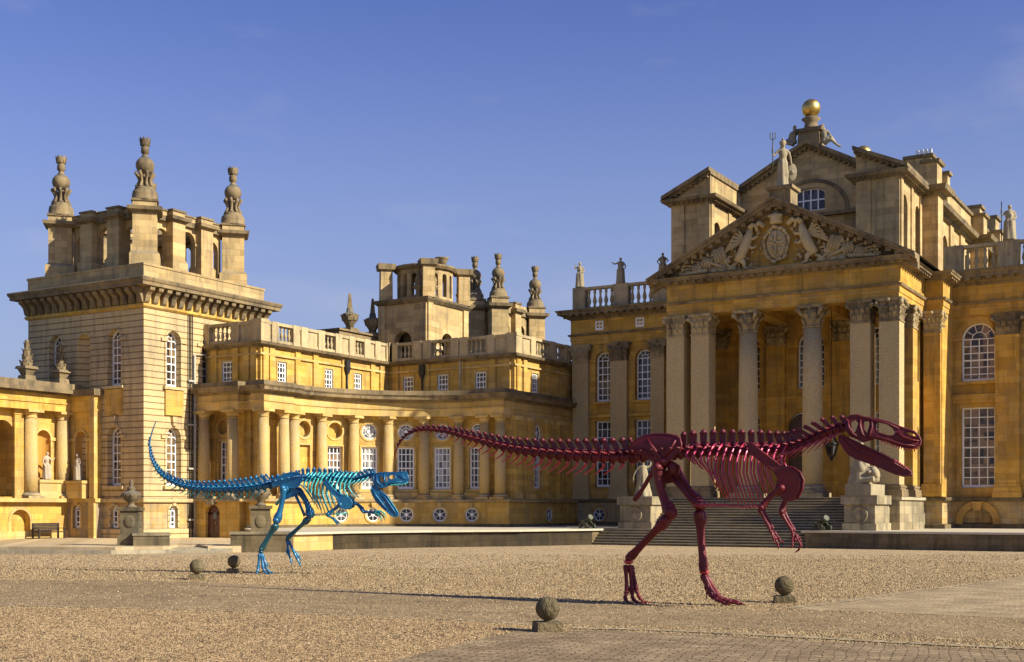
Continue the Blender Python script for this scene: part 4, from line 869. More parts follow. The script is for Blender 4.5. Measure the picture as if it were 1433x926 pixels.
    ep = [(-62.5, 62.15), (-58.5, 62.15), (-58.5, 62.9), (-57.5, 62.9), (-57.5, 62.35), (-56.35, 62.35), (-56.35, 65.35), (-56.75, 65.6)] + [arc(a, AR - .28) for a in [2.5 * k for k in range(1, 36)]] + [(-48.0, 75.55), (-48.0, 75.2), (-45.55, 75.2), (-45.55, 76.6), (-45.75, 76.9), (-45.75, 86.2)]
    ent.sweep(ep, [(-.3, nz_), (.02, nz_), (.02, nz_ + .42), (.10, nz_ + .50), (.10, nz_ + .58), (.02, nz_ + .60), (.02, nz_ + 1.02), (-.3, nz_ + 1.02)]); ent.poly(ep + [(-62.5, 86.2)], nz_ + .004, nz_ + 1.0); ent.build('entablature', M['goldp'], root)
    cor.sweep(ep, [(-.3, nz_ + 1.0), (.03, nz_ + 1.0), (.15, nz_ + 1.12), (.52, nz_ + 1.20), (.55, nz_ + 1.38), (.66, nz_ + 1.50), (.20, nz_ + 1.56), (.20, nz_ + 1.86), (-.3, nz_ + 1.9)]); cor.poly(ep + [(-62.5, 86.2)], nz_ + 1.003, nz_ + 1.55); cor.build('cornice', M['corn'], root)
    # columns
    for px in (285, 325): doric_column(root, onY(px, 62.5), 62.5, 3.0, nz_, .84, mat='colgold')
    for x, y in ((-56.72, 62.72), (-56.72, 64.75)): doric_column(root, x, y, 3.0, nz_, .80, mat='colgold')
    for i in range(6): x, y = arc(15 * i, AR - .02); doric_column(root, x, y, 3.0, nz_, .80, mat='colgold')
    for px in (678, 699.5): doric_column(root, onY(px, 75.6), 75.6, 3.0, nz_, .80, mat='colgold')
    # ---- upper storey
    ub = MB(); ut = MB(); z0, z1 = 10.5, 13.3; UX, UY = -57.5, 77.7
    A, B, Cc, D, E = (-62.5, 63.3), (UX, 63.3), (UX, UY), (-46.1, UY), (-46.1, 89.0)
    wn_ = dict(t='rect', z=10.95, w=.92, h=1.5, nx=3, nz=4, g=.10, d=.16)
    w1, w2, w3, w4 = Wall(root, A, B, ub, ut), Wall(root, B, Cc, ub, ut), Wall(root, Cc, D, ub, ut), Wall(root, D, E, ub, ut)
    w1.panel(z0, z1, [dict(wn_, s=w1.at(318), w=1.05)]); w2.panel(z0, z1, [dict(wn_, s=w2.at(p)) for p in (394, 459.5, 500)]); w3.panel(z0, z1, [dict(wn_, s=w3.at(p), w=.95) for p in (571, 619.5, 672.5)]); w4.panel(z0, z1, [dict(wn_, s=w4.at(748))])
    for w_, pl in ((w1, (300, 330, 345, 356)), (w2, (370, 379, 415, 440, 480, 520, 533)), (w3, (554, 597, 645, 690, 710)), (w4, (724, 733, 765, 785))):
        for p in pl: a = w_.at(p); w_.box(ub, a - .26, a + .26, -.13, .02, z0 + .02, z1)
    ut.sweep([A, B, Cc, D, E], [(-.1, z1 - .55), (.15, z1 - .55), (.15, z1 - .40), (-.1, z1 - .38)]); ub.build('upper_wall', M['gold'], root); build_pieces(ut, 'stone_surround', M['goldp'], root); build_pieces(tr, 'stone_surround', M['goldp'], root)
    c = MB(); c.sweep([A, B, Cc, D, E], [(-.6, z1 - .02), (.14, z1 - .02), (.30, z1 + .10), (.42, z1 + .14), (.50, z1 + .32), (-.6, z1 + .36)]); c.box(-62.5, UX - .3, 63.5, 86.4, z1 - .1, z1 + .3); c.box(UX - .4, -46.4, UY + .3, 86.4, z1 - .1, z1 + .3); c.build('roof_cornice', M['corn'], root)
    zb, zt = z1 + .3, z1 + 1.75
    balustrade(root, A, B, zb, zt, [.15, 2.9, w1.L - .3], solid=[(3.2, 5)])
    L2 = w2.L; balustrade(root, B, Cc, zb, zt, [.3] + [w2.at(p) for p in (381, 411, 422, 446, 470, 489, 510, 525)] + [L2 - .2], solid=[(.3, w2.at(381)), (w2.at(414), w2.at(446)), (w2.at(475), w2.at(489)), (w2.at(512), L2)])
    L3 = w3.L; balustrade(root, Cc, D, zb, zt, [.2] + [w3.at(p) for p in (553, 586, 600, 638, 651, 688)] + [L3 - .3], solid=[(w3.at(586), w3.at(600)), (w3.at(638), w3.at(651)), (w3.at(690), L3)])
    balustrade(root, D, E, zb, zt, [.3] + [w4.at(p) for p in (742, 770, 790)] + [w4.L - .3], solid=[(0, w4.at(742))])
    for x_, y_ in (B, D, Cc): corner_pier(root, x_, y_, zb, zt)
    for w_, px in ((w2, 482), (w3, 592.5)):
        h = MB(); a = w_.at(px); T = w_.M @ Matrix.Translation((a, -.22, 0)); h.taper(0, 0, 12.25, 12.75, .22, .2, .55, .34, M=T); h.box(-.22, .22, -.14, .14, 12.75, 13.25, T); h.tube([T @ Vector((0, 0, 12.3)), T @ Vector((0, 0, 10.5))], .075, 8); h.build('rain_hopper', M['iron'], root)
    h = MB(); h.tube([w3.world(w3.at(645.5), -.2, 10.5), w3.world(w3.at(645.5), -.2, 14.6)], .06, 8); h.build('downpipe', M['pipe'], root)
    # small sun-dial like stones seen on the shaded plinth
    s_ = MB(); a = wq.at(742)
    return root
quadrant()

# ================================================================== roof structures behind the wing
def cupola():
    d = 100.0; r = ray(597); X, Y = r.x * d, r.y * d; X0 = onY(530, Y); Y1 = onX(653, X)
    root = thing('lantern_tower', 'square stone lantern tower with open arched drum behind the wing roof', 'tower', ((X0 + X) / 2, (Y + Y1) / 2, 0))
    b = MB(); z0, z1 = 8.0, 19.0; tr = MB()
    wl_, wr_ = Wall(root, (X0, Y), (X, Y), b, tr), Wall(root, (X, Y), (X, Y1), b, tr)
    for w in (wl_, wr_):
        m = w.L / 2; w.panel(z0, z1, [dict(t='arch', k='open', s=m, z=12.5, w=1.75, h=4.3, d=.7, g=.25, imp=True)])
        for a in (.35, w.L - .35): w.box(b, a - .35, a + .35, -.16, .02, z0, z1)
        w.box(tr, 0, m - 1.0, -.22, .02, 15.3, 15.6); w.box(tr, m + 1.0, w.L, -.22, .02, 15.3, 15.6)
    Wall(root, (X, Y1), (X0, Y1), b).panel(z0, z1); Wall(root, (X0, Y1), (X0, Y), b).panel(z0, z1)
    b.build('wall', M['attic'], root); tr.build('mouldings', M['paleled'], root)
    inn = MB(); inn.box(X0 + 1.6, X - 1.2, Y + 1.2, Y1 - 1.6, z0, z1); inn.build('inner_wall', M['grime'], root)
    c = MB(); C4 = [(X0, Y), (X, Y), (X, Y1), (X0, Y1)]; c.sweep(C4, [(-.6, z1), (.1, z1), (.35, z1 + .25), (.4, z1 + .42), (-.6, z1 + .5)], True); c.poly([(X0 + .3, Y + .3), (X - .3, Y + .3), (X - .3, Y1 - .3), (X0 + .3, Y1 - .3)], z1, z1 + .4); c.build('cornice', M['corn'], root)
    # drum with twelve arched lights between four corner buttresses
    cx, cy = (X0 + X) / 2 + .15, (Y + Y1) / 2; rr = min(X - X0, Y1 - Y) / 2 - .05; zb, zt = z1 + .4, 22.0; dr = MB(); n = 16
    for k in range(n):
        a0, a1 = 2 * math.pi * k / n, 2 * math.pi * (k + 1) / n; w = Wall(root, (cx + rr * math.cos(a0), cy + rr * math.sin(a0)), (cx + rr * math.cos(a1), cy + rr * math.sin(a1)), dr)
        w.panel(zb, zt, [dict(t='arch', k='open', s=w.L / 2, z=zb + .35, w=w.L * .52, h=1.9, d=.4)])
    dr.build('drum', M['attic'], root)
    for sx, sy in ((-1, -1), (1, -1), (1, 1), (-1, 1)): bt = MB(); bt.taper(cx + sx * (X - X0) * .44, cy + sy * (Y1 - Y) * .44, zb, zt, 1.0, 1.0, .95, .95, rot=R(45)); bt.build('buttress', M['attic'], root)
    c = MB(); c.lathe([(rr - .3, zt), (rr + .2, zt), (rr + .35, zt + .2), (rr + .35, zt + .32), (rr, zt + .42), (.1, zt + .5)], cx, cy, 24, False)
    for sx, sy in ((-1, -1), (1, -1), (1, 1), (-1, 1)): c.taper(cx + sx * (X - X0) * .44, cy + sy * (Y1 - Y) * .44, zt - .01, zt + .45, 1.35, 1.35, 1.5, 1.5, rot=R(45))
    c.build('drum_cornice', M['corn'], root)
    for x, y in ((X0 + .5, Y + .4), (X - .9, Y + .1), (X - .1, Y + 1.0), (X - .3, Y1 - .5)): urn_finial(root, x, y, z1 + .42, .85)
    p = MB(); px_ = cx + 1.3; p.lathe([(.35, zt + .4), (.40, zt + .8), (.55, zt + 1.0), (.62, zt + 1.1), (.45, zt + 1.1)], onY(618, cy), cy, 12); p.build('chimney_pot', M['corn'], root)
    return root
cupola()
def stairblock():
    X = -62.2; Ya, Yb = onX(474, X), onX(538, X)
    root = thing('roof_block', 'small stone roof block carrying two obelisk urns, left of the lantern tower', 'building', (X - 2, Ya, 0))
    b = MB(); b.box(X - 4, X, Ya, Yb, 9, 15.5); b.build('wall', M['attic'], root); c = MB(); c.box(X - 4.2, X + .2, Ya - .2, Yb, 15.5, 15.72); c.box(X - 4.1, X + .08, Ya - .1, Yb, 15.72, 16.5); c.box(X - 4.25, X + .25, Ya - .25, Yb, 16.5, 16.65); c.build('cornice', M['corn'], root)
    for px in (489, 521):
        f = MB(); y = onX(px, X - .4); T = Matrix.Translation((X - .4, y, 16.6))
        f.taper(0, 0, 0, .3, 1.1, 1.1, 1.0, 1.0, M=T); f.lathe([(.3, .3), (.34, .55), (.62, .95), (.72, 1.25), (.66, 1.4), (.50, 1.5), (.30, 1.55), (.25, 1.9)], n=10, M=T); f.lathe([(.27, 1.9), (.14, 3.0), (.08, 3.15)], n=4, smooth=False, M=T); leaf_ring(f, 0, 0, .9, .5, .62, 8, T, out=.08)
        f.build('obelisk_urn', M['corn'], root)
stairblock()

# ================================================================== central block with portico
def mainblock():
    root = thing('palace_block', 'huge golden limestone palace block with giant columned portico and carved pediment, right of centre', 'palace', (-25.8, 84, 0))
    YW, YM, YP = 86.0, 83.7, 76.0; XL, XR = -45.8, 4.0; PL, PR = -33.4, -18.2
    wb = MB(); tr = MB(); pb = MB(); zc = 15.05
    # left front
    w = Wall(root, (XL, YW), (PL, YW), wb, tr); ops = []
    for px in (843.5, 899.5):
        a = w.at(px); ops += [dict(t='arch', s=a, z=10.6, w=1.32, h=3.85, nx=3, nz=6, g=.3, imp=True, sill=True, d=.45), dict(t='rect', s=a, z=4.0, w=1.36, h=5.1, nx=3, nz=8, g=.22, sill=False, d=.4)]
        w.box(tr, a - 1.1, a + 1.1, -.28, .02, 9.35, 9.6)
    w.panel(3.0, zc, ops)
    wp = Wall(root, (XL, YW - .25), (-34.5, YW - .25), pb, tr); wp.panel(.5, 2.85, [dict(t='round', s=wp.at(838), z=1.35, w=1.0, h=1.0, g=.2, d=.15)])
    Wall(root, (XL, YW + 14), (XL, YW), wb).panel(0, zc); Wall(root, (XL, YW + 14), (XL, YW - .25), pb).panel(0, 2.85) if False else None
    # behind the portico
    w = Wall(root, (PL, YM), (PR + .6, YM), wb, tr); ops = []
    for xc in (-30.4, -26.0, -21.6):
        a = xc - PL
        ops += [dict(t='arch', s=a, z=10.6, w=1.9 if xc == -26 else 1.5, h=3.9, nx=4, nz=6, g=.35, imp=True, d=.4)]
        if xc != -26: ops += [dict(t='rect', s=a, z=4.2, w=1.5, h=4.6, nx=4, nz=8, g=.22, d=.4)]
    ops.append(dict(t='arch', k='open', s=-26.6 - PL, z=3.06, w=2.2, h=5.9, g=.3, d=.45)); w.panel(ZP, zc + 1.8, ops)
    d = MB(); T = w.M @ Matrix.Translation((-26.6 - PL, .4, 0)); d.slab([outline('arch', 0, 3.06, 2.18, 5.88)], lambda u, v: T @ Vector((u, 0, v)), lambda u, v: T @ Vector((u, .08, v)))
    for sx in (-1, 1):
        for z in (.3, 1.6, 2.9): d.box(sx * .52 - .36, sx * .52 + .36, -.05, 0, 3.06 + z, 3.06 + z + 1.1, T)
    do = d.build('great_door', M['doorbrown'], root); k = MB(); k.ball(T @ Vector((.12, -.1, 4.3)), .07, 8, 6); k.build('door_handle', M['gilt'], do)
    for xc in (-32.6, -28.4, -23.7, -19.3):
        a = xc - PL; p = MB(); w.box(p, a - .65, a + .65, -.35, .02, 3.8, zc - 1.3); w.box(p, a - .75, a + .75, -.45, .02, 3.05, 3.8); o = p.build('pilaster', M['main'], root); wq = w.world(a, -.1, zc - 1.35); inst(capital(1.3, .5, 1.35, True), 'capital', o, wq, w.rz)
    w.box(tr, 0, w.L, -.12, .02, 9.9, 10.15)
    # right front
    w = Wall(root, (-17.1, YW), (XR, YW), wb, tr); ops = []
    for px in (1368.5, 1480):
        a = w.at(px); ops += [dict(t='arch', s=a, z=10.75, w=2.12, h=3.85, nx=4, nz=6, g=.42, imp=True, sill=True, d=.42, glass='glassbrown'), dict(t='rect', s=a, z=3.72, w=2.12, h=5.3, nx=4, nz=8, g=.34, d=.40, glass='glassbrown')]
        w.box(tr, a - 1.6, a + 1.6, -.34, .02, 9.55, 9.85); w.box(tr, a - 1.6, a + 1.6, -.2, .02, 9.3, 9.55)
    w.panel(3.0, zc, ops); wr_ = w
    wp = Wall(root, (-17.1, YW - .2), (XR, YW - .2), pb, tr); wp.panel(.5, 2.85, [dict(t='arch', k='blind', s=wp.at(1368), z=1.05, w=1.9, h=1.35, d=.35, g=.45, proud=.14)])
    tr.taper(wp.at(1368), -.2, 2.2, 2.78, .4, .3, .6, .4, 0, wp.M)
    Wall(root, (XR, YW), (XR, YW + 16), wb).panel(0, zc)
    # pier block between portico side and right front
    x0, x1, y0, y1 = PR - .05, -17.1, 82.75, YW
    for a, b_ in (((x0, y0), (x1, y0)), ((x1, y0), (x1, y1))):
        ww = Wall(root, a, b_, wb); ww.panel(3.0, zc); Wall(root, a, b_, pb).panel(.5, 2.85)
    # left return of the portico
    Wall(root, (PL, YW), (PL, 82.75), wb).panel(0, zc)
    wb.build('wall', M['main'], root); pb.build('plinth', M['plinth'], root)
    cp_ = [(XL, YW + 14), (XL, YW), (PL + .0, YW)]
    l = MB(); l.sweep([(XL, YW + 8), (XL, YW - .25), (-35.2, YW - .25)], [(-.4, 2.8), (.1, 2.8), (.2, 2.9), (.2, 3.05), (-.4, 3.1)]); l.sweep([(-18.2, 82.6), (-17.0, 82.6), (-17.0, YW - .25), (XR, YW - .25)], [(-.4, 2.8), (.1, 2.8), (.2, 2.9), (.2, 3.05), (-.4, 3.1)])
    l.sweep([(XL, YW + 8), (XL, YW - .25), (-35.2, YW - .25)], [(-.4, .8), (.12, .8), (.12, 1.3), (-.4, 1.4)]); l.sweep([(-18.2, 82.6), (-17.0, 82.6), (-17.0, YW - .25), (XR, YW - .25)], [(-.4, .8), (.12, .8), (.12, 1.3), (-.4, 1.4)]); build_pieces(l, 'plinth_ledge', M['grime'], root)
    build_pieces(tr, 'stone_surround', M['main'], root)
    # giant pilasters of the two fronts
    wl_ = Wall(root, (XL, YW), (PL, YW), None)
    for w_, px0, px1 in ((wl_, 803, 825), (wl_, 856, 879), (wl_, 912, 931), (wr_, 1393, 1427)):
        a0, a1 = w_.at(px0), w_.at(px1); a = (a0 + a1) / 2; wd = a1 - a0; p = MB(); w_.box(p, a0, a1, -.32, .02, 3.9, zc - 1.3)
        for g, q0, q1 in ((.16, 3.05, 3.4), (.10, 3.4, 3.7), (.05, 3.7, 3.92)): w_.box(p, a0 - g, a1 + g, -.32 - g, .02, q0, q1)
        o = p.build('pilaster', M['column'] if w_ is wl_ else M['main'], root); inst(capital(wd, .5, 1.35, True), 'capital', o, w_.world(a, -.1, zc - 1.35), w_.rz)
    p = MB(); p.box(-18.2, -17.15, 82.45, 83.5, 3.9, zc - 1.3); p.box(-18.32, -17.03, 82.3, 83.55, 3.1, 3.9); o = p.build('pilaster', M['main'], root); inst(capital(1.05, .9, 1.35, True), 'capital', o, (-17.68, 82.9, zc - 1.35), 0)
    # ---- portico columns
    zp = ZP
    for x in (-32.75, -31.0, -20.55, -18.8): giant_column(root, x, YP + .6, zp, zc, 1.22, kind='square', name='square_pillar')
    for x in (-27.9, -23.68): giant_column(root, x, YP + .6, zp, zc, 1.28, kind='round')
    for x in (-32.75, -18.8): giant_column(root, x, YP + 4.1, zp, zc, 1.22, kind='square', mat='main', name='square_pillar')
    # arched screen in the sides of the portico
    for a, b_ in (((PR - .25, YP + 4.7), (PR - .25, 82.8)), ((PL + .25, 82.8), (PL + .25, YP + 4.7))):
        sc = MB(); st_ = MB(); s_ = Wall(root, a, b_, sc, st_); s_.panel(zp, zc, [dict(t='arch', k='open', s=s_.L / 2, z=zp + .02, w=1.0, h=4.6, d=.7), dict(t='arch', k='open', s=s_.L / 2, z=10.5, w=1.0, h=3.9, d=.7)]); sc.box(0, s_.L, .7, .72, 8.0, 10.2, s_.M); sc.build('side_screen', M['main'], root)
    f = MB(); f.box(PL - .2, PR + .05, YP - .05, YW, 0, ZP - .18); f.build('portico_podium', M['ped'], root)
    f = MB(); f.box(PL - .35, PR + .2, YP - .2, YW, ZP - .18, ZP); f.build('portico_floor', M['step'], root)
    f = MB(); f.box(PL + .3, PR - .3, YP + .3, YM, zc + .6, zc + .8)
    for x in (-27.9, -23.68): f.box(x - .5, x + .5, YP + 1.0, YM, zc, zc + .62)
    f.build('portico_ceiling', M['main'], root)
    # ---- entablature and cornice, one run round every break
    path = [(XL, YW + 14), (XL, YW - .12), (PL + .08, YW - .12), (PL + .08, YP + .05), (PR - .02, YP + .05), (PR - .02, 82.7), (-17.05, 82.7), (-17.05, YW - .12), (XR, YW - .12), (XR, YW + 16)]
    e = MB(); e.sweep(path, [(-1.2, zc), (0, zc), (0, zc + .32), (.05, zc + .34), (.05, zc + .68), (.14, zc + .74), (.18, zc + .84), (.02, zc + .88), (.02, 17.0), (-1.2, 17.0)]); e.build('entablature', M['main'], root)
    st_ = MB(); st_.sweep(path, [(.0, zc + .70), (.16, zc + .72), (.22, zc + .86), (.0, zc + .90)]); st_.build('architrave_string', M['corn'], root)
    c = MB(); lead = [(XL, YW + 14), (XL, YW - .12), (PL + .08, YW - .12)]; c.sweep(lead, cornice_prof(17.0, 17.75, .95, -1)); dentils(c, lead, 17.28, 17.46, .2, .80, .62, .34)
    mid = [(PL + .08, YW - .12), (PL + .08, YP + .05), (PR - .02, YP + .05), (PR - .02, 82.7), (-17.05, 82.7), (-17.05, YW - .12)]; c.sweep(mid, cornice_prof(17.0, 17.50, .75, -1)); dentils(c, mid, 17.10, 17.25, .05, .55, .56, .28)
    rg = [(-17.05, YW - .12), (XR, YW - .12), (XR, YW + 16)]; c.sweep(rg, cornice_prof(17.0, 17.95, .95, -1)); dentils(c, rg, 17.3, 17.5, .2, .80, .66, .36)
    c.box(XL + .5, XR, YW + .5, YW + 20, 17.2, 17.6); c.build('cornice', M['corn'], root)
    # little attic windows in the left frieze
    fm, gm = winmesh(.7, .72, 'rect', 2, 2, 'glass')
    for px in (839.5, 896): p = wl_.world(wl_.at(px), -.16, 16.12); o = inst(fm, 'frieze_window', root, p, 0); inst(gm, 'pane', o, world=False)
    # ---- pediment
    ax, az, hw, bz = -25.8, 21.75, 8.35, 17.5; pd = MB()
    pd.add([(ax - hw + .3, YP + .12, bz), (ax + hw - .3, YP + .12, bz), (ax, YP + .12, az - .35), (ax - hw + .3, YP + .6, bz), (ax + hw - .3, YP + .6, bz), (ax, YP + .6, az - .35)], [(0, 1, 2), (3, 5, 4), (0, 3, 4, 1)]); pd.build('tympanum', M['main'], root)
    rk = MB(); k = (az - bz) / hw
    for sg in (-1, 1):
        e_ = Vector((ax + sg * (hw + .35), 0, bz - .05)); t_ = Vector((ax, 0, az + .1)); dv = t_ - e_
        for y0_, y1_, h0, h1 in ((YP - .05, YP + .4, -.75, -.42), (YP - .28, YP + .4, -.42, -.28), (YP - .72, YP + .4, -.28, -.08), (YP - .85, YP + .4, -.08, .08)):
            rk.add([(e_.x, y0_, e_.z + h0), (e_.x, y1_, e_.z + h0), (e_.x, y1_, e_.z + h1), (e_.x, y0_, e_.z + h1), (t_.x, y0_, t_.z + h0), (t_.x, y1_, t_.z + h0), (t_.x, y1_, t_.z + h1), (t_.x, y0_, t_.z + h1)], [(0, 1, 2, 3), (4, 7, 6, 5), (0, 4, 5, 1), (1, 5, 6, 2), (2, 6, 7, 3), (3, 7, 4, 0)])
        for i in range(15):
            p = e_ + dv * ((i + .9) / 15.6); rk.box(p.x - .17, p.x + .17, YP - .6, YP - .2, p.z - .50, p.z - .27)
    rk.build('raking_cornice', M['corn'], root)
    rf = MB(); rf.add([(ax - hw - .3, YP - .6, bz + .1), (ax, YP - .6, az + .2), (ax + hw + .3, YP - .6, bz + .1), (ax - hw - .3, 86.5, bz + .1), (ax, 86.5, az + .2), (ax + hw + .3, 86.5, bz + .1)], [(0, 3, 4, 1), (1, 4, 5, 2), (3, 5, 4)]); rf.build('portico_roof', M['lead'], root)
    # carved arms: crowned shield, two rampant supporters, banners, spears and cannon
    rl = MB(); Yr = YP - .02
    P = lambda x, z, y=0.0: (ax + x, Yr - y, 17.55 + z)
    rl.ball(P(0, 1.5, 0), .88, 18, 12, (.78, .30, 1.08)); 
    for k in range(40): q = 2 * math.pi * k / 40; rl.ball(P((.80 + .06 * math.sin(5 * q)) * math.cos(q), 1.5 + (1.06 + .07 * math.cos(7 * q)) * math.sin(q), .12), .085 + .03 * (k % 3), 7, 5)
    rq = random.Random(5)
    for k in range(230):
        x_ = rq.uniform(-6.6, 6.6); top_ = (az - 1.15 - 17.6) * (1 - abs(x_) / 7.3); 
        if top_ < .15 or abs(x_) < 1.0: continue
        z_ = rq.uniform(.05, top_) * (1 if abs(x_) > 2.6 else .9); a_ = rq.uniform(-1.2, 1.2); L_ = rq.uniform(.12, .42); p_ = P(x_, z_, .02)
        zz_ = min(top_, z_ + L_ * math.cos(a_)); rl.tube([p_, P(x_ + L_ * .5 * math.sin(a_) + .04, (z_ + zz_) / 2, .16), P(x_ + L_ * math.sin(a_), zz_, .04)], [rq.uniform(.03, .09), rq.uniform(.05, .12), .03], 5)
    rl.box(ax - .05, ax + .05, Yr - .36, Yr - .2, 18.3, 19.75); rl.box(ax - .52, ax + .52, Yr - .36, Yr - .2, 19.05, 19.15)
    for qx, qz in ((-.26, 19.4), (.26, 19.4), (-.24, 18.7), (.24, 18.7)): rl.ball((ax + qx, Yr - .27, qz), .15, 8, 6, (.8, .5, 1.2)); rl.tube([(ax + qx - .1, Yr - .33, qz - .15), (ax + qx + .12, Yr - .33, qz + .2)], .03, 5)
    rl.lathe([(.34, 0), (.42, .1), (.38, .3), (.50, .55), (.30, .62), (.12, .85), (.05, .9)], n=10, M=Matrix.Translation(P(0, 2.75, .1))); rl.ball(P(0, 3.72, .1), .12, 8, 6)
    for k in range(5): rl.ball(P(-.4 + .2 * k, 3.35 - abs(k - 2) * .05, .35), .09, 6, 5)
    for sg in (-1, 1):
        S_ = lambda x, z, y=0.15: P(sg * x, z, y)
        rl.tube([S_(.75, 2.65), S_(1.1, 2.95), S_(1.35, 2.75), S_(1.2, 2.4)], [.14, .2, .16, .1], 8)          # crest bird heads over the shield
        rl.tube([S_(1.25, 2.75, .25), S_(1.5, 2.85, .3), S_(1.7, 2.6, .3)], [.10, .17, .2], 8)                # head
        rl.tube([S_(1.65, 2.7, .2), S_(1.75, 2.2, .25), S_(1.95, 1.6, .28), S_(2.25, 1.0, .25), S_(2.5, .6, .2)], [.16, .26, .34, .33, .28], 10)
        rl.tube([S_(1.8, 2.0, .3), S_(1.45, 1.95, .3), S_(1.15, 2.1, .25)], [.15, .11, .07], 6); rl.tube([S_(1.85, 1.6, .35), S_(1.5, 1.35, .35), S_(1.25, 1.45, .3)], [.14, .10, .07], 6)
        rl.tube([S_(2.4, .8, .25), S_(2.05, .5, .3), S_(2.0, .15, .3), S_(1.7, .08, .3)], [.25, .17, .12, .09], 8); rl.tube([S_(2.5, .6, .15), S_(3.0, .3, .2), S_(3.3, .6, .2), S_(3.1, 1.0, .2), S_(2.8, .95, .2)], [.15, .11, .09, .07, .05], 6)
        for i in range(6): rl.tube([S_(2.05, 1.9), S_(2.5 + .12 * i, 2.7 - .24 * i, .2), S_(2.75 + .15 * i, 2.45 - .25 * i, .25)], [.12, .11, .04], 6)     # wing feathers
        for i in range(9):                                                                             # spears, colours and trumpets fanning outwards
            a = R(8 + 7.5 * i); L0 = 1.5 + .14 * i; x0_ = 2.7 + .05 * i
            L1 = min(4.0, 2.9 / max(.2, math.sin(a)) * .62); ex, ez = x0_ + L1 * math.cos(a) * .92, .15 + L1 * math.sin(a) * .62
            lim = (az - .9 - 17.55) * (1 - (ex) / 8.0); ez = min(ez, max(.12, lim)); rl.tube([S_(x0_, .15, .1), S_(ex, ez, .18)], [.06, .05], 6); rl.ball(S_(ex, ez, .18), .11, 6, 5, (1, 1, 1.6))
        for (x_, z_, w_, h_, t_) in ((3.75, 1.15, .8, .85, 20), (4.6, .75, .7, .6, -15), (5.3, .45, .6, .5, 25)):
            Tm = Matrix.Translation(S_(x_, z_, .12)) @ Matrix.Rotation(R(sg * t_), 4, 'Y'); rl.box(-w_ / 2, w_ / 2, -.16, .1, -h_ / 2, h_ / 2, Tm)
            for q in range(4): rl.tube([Tm @ Vector((-w_ / 2 + w_ * (q + .5) / 4, -.2, -h_ / 2)), Tm @ Vector((-w_ / 2 + w_ * (q + .3) / 4, -.2, h_ / 2))], [.06, .04], 5)
        for (x_, z_, r_) in ((2.9, .22, .26), (3.6, .2, .24), (4.2, .18, .22), (4.9, .16, .2), (5.5, .14, .16), (6.1, .12, .13), (3.3, .75, .24), (4.1, 1.5, .16), (5.9, .3, .12)): rl.ball(S_(x_, z_, .1), r_, 9, 7, (1.3, .9, .8))
        rl.tube([S_(4.6, .25, .25), S_(6.5, .12, .25)], [.16, .10], 8); rl.tube([S_(3.4, .3, .25), S_(4.9, .95, .25)], [.12, .08], 8)
    rl.box(ax - 6.6, ax + 6.6, Yr - .12, Yr + .1, 17.5, 17.68)
    rl.build('carved_arms', M['relief'], root)
    # ---- roof balustrades
    a = lambda w_, p: w_.at(p)
    wbL = Wall(root, (XL + .15, YW + .1), (PL, YW + .1), None)
    balustrade(root, (XL + .15, YW + .1), (PL, YW + .1), 17.72, 19.55, [.45, wbL.at(870), wbL.at(925)], gap=.42, pw=1.25)
    wbR = Wall(root, (-17.6, YW + .1), (XR, YW + .1), None)
    balustrade(root, (-17.6, YW + .1), (XR, YW + .1), 17.9, 19.75, [.5, wbR.at(1412), wbR.at(1412) + 4.5, wbR.at(1412) + 9], gap=.50, pw=1.35)
    # ---- attic: two turrets, recessed gable, long clerestory behind
    at = MB(); atr = MB(); co = MB(); zk = 24.0; YT, YG = 82.5, 88.7; TL, TR = (-35.8, -32.85), (-22.55, -19.7); sl = .53
    def turret(x0, x1, inner):
        wf = Wall(root, (x0, YT), (x1, YT), at, atr); wf.panel(17.3, zk, ()); 
        for q in (.0, .36, .66): wf.box(at, q * wf.L, (q + .34) * wf.L - .01, -.12 if q in (.0, .66) else -.02, .02, 17.3, zk)
        wr2 = Wall(root, (x1, YT), (x1, YG), at, atr)
        if inner == 'r':
            wr2.panel(17.3, zk, [dict(t='arch', k='open', s=wr2.at(1003), z=19.5, w=1.35, h=3.3, d=.8, g=.16, imp=True)]); wr2.box(at, 0, .5, -.1, .02, 17.3, zk); wr2.box(at, wr2.at(1018), wr2.at(1018) + .6, -.1, .02, 17.3, zk)
        else:
            wr2.panel(17.3, zk, [dict(t='arch', k='open', s=wr2.at(p_), z=17.9, w=1.35, h=5.2, d=.8, g=.14, imp=True) for p_ in (1266, 1283.5)]); 
            for q in (.0, .46, .86): wr2.box(at, q * wr2.L, q * wr2.L + .55, -.1, .02, 17.3, zk)
        Wall(root, (x0, YG), (x0, YT), at).panel(17.3, zk)
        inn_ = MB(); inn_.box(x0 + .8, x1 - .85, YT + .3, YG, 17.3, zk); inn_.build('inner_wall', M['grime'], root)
        pp = [(x0, YG), (x0, YT - .1), (x1 + .08, YT - .1), (x1 + .08, YG)]; co.sweep(pp, [(-.5, zk), (.05, zk), (.15, zk + .15), (.55, zk + .22), (.62, zk + .42), (-.5, zk + .46)]); dentils(co, pp, zk + .05, zk + .17, .05, .32, .34, .18)
        # half pediment
        hi_, lo_ = (x1, x0) if inner == 'r' else (x0, x1); zt_ = zk + .45 + abs(x1 - x0) * sl + .25; sg = 1 if hi_ > lo_ else -1
        at.add([(lo_, YT - .05, zk + .4), (hi_, YT - .05, zk + .4), (hi_, YT - .05, zt_ - .2), (lo_, YG, zk + .4), (hi_, YG, zk + .4), (hi_, YG, zt_ - .2)], [(0, 1, 2), (3, 5, 4), (0, 2, 5, 3), (1, 4, 5, 2)])
        lo2 = lo_ - sg * .6
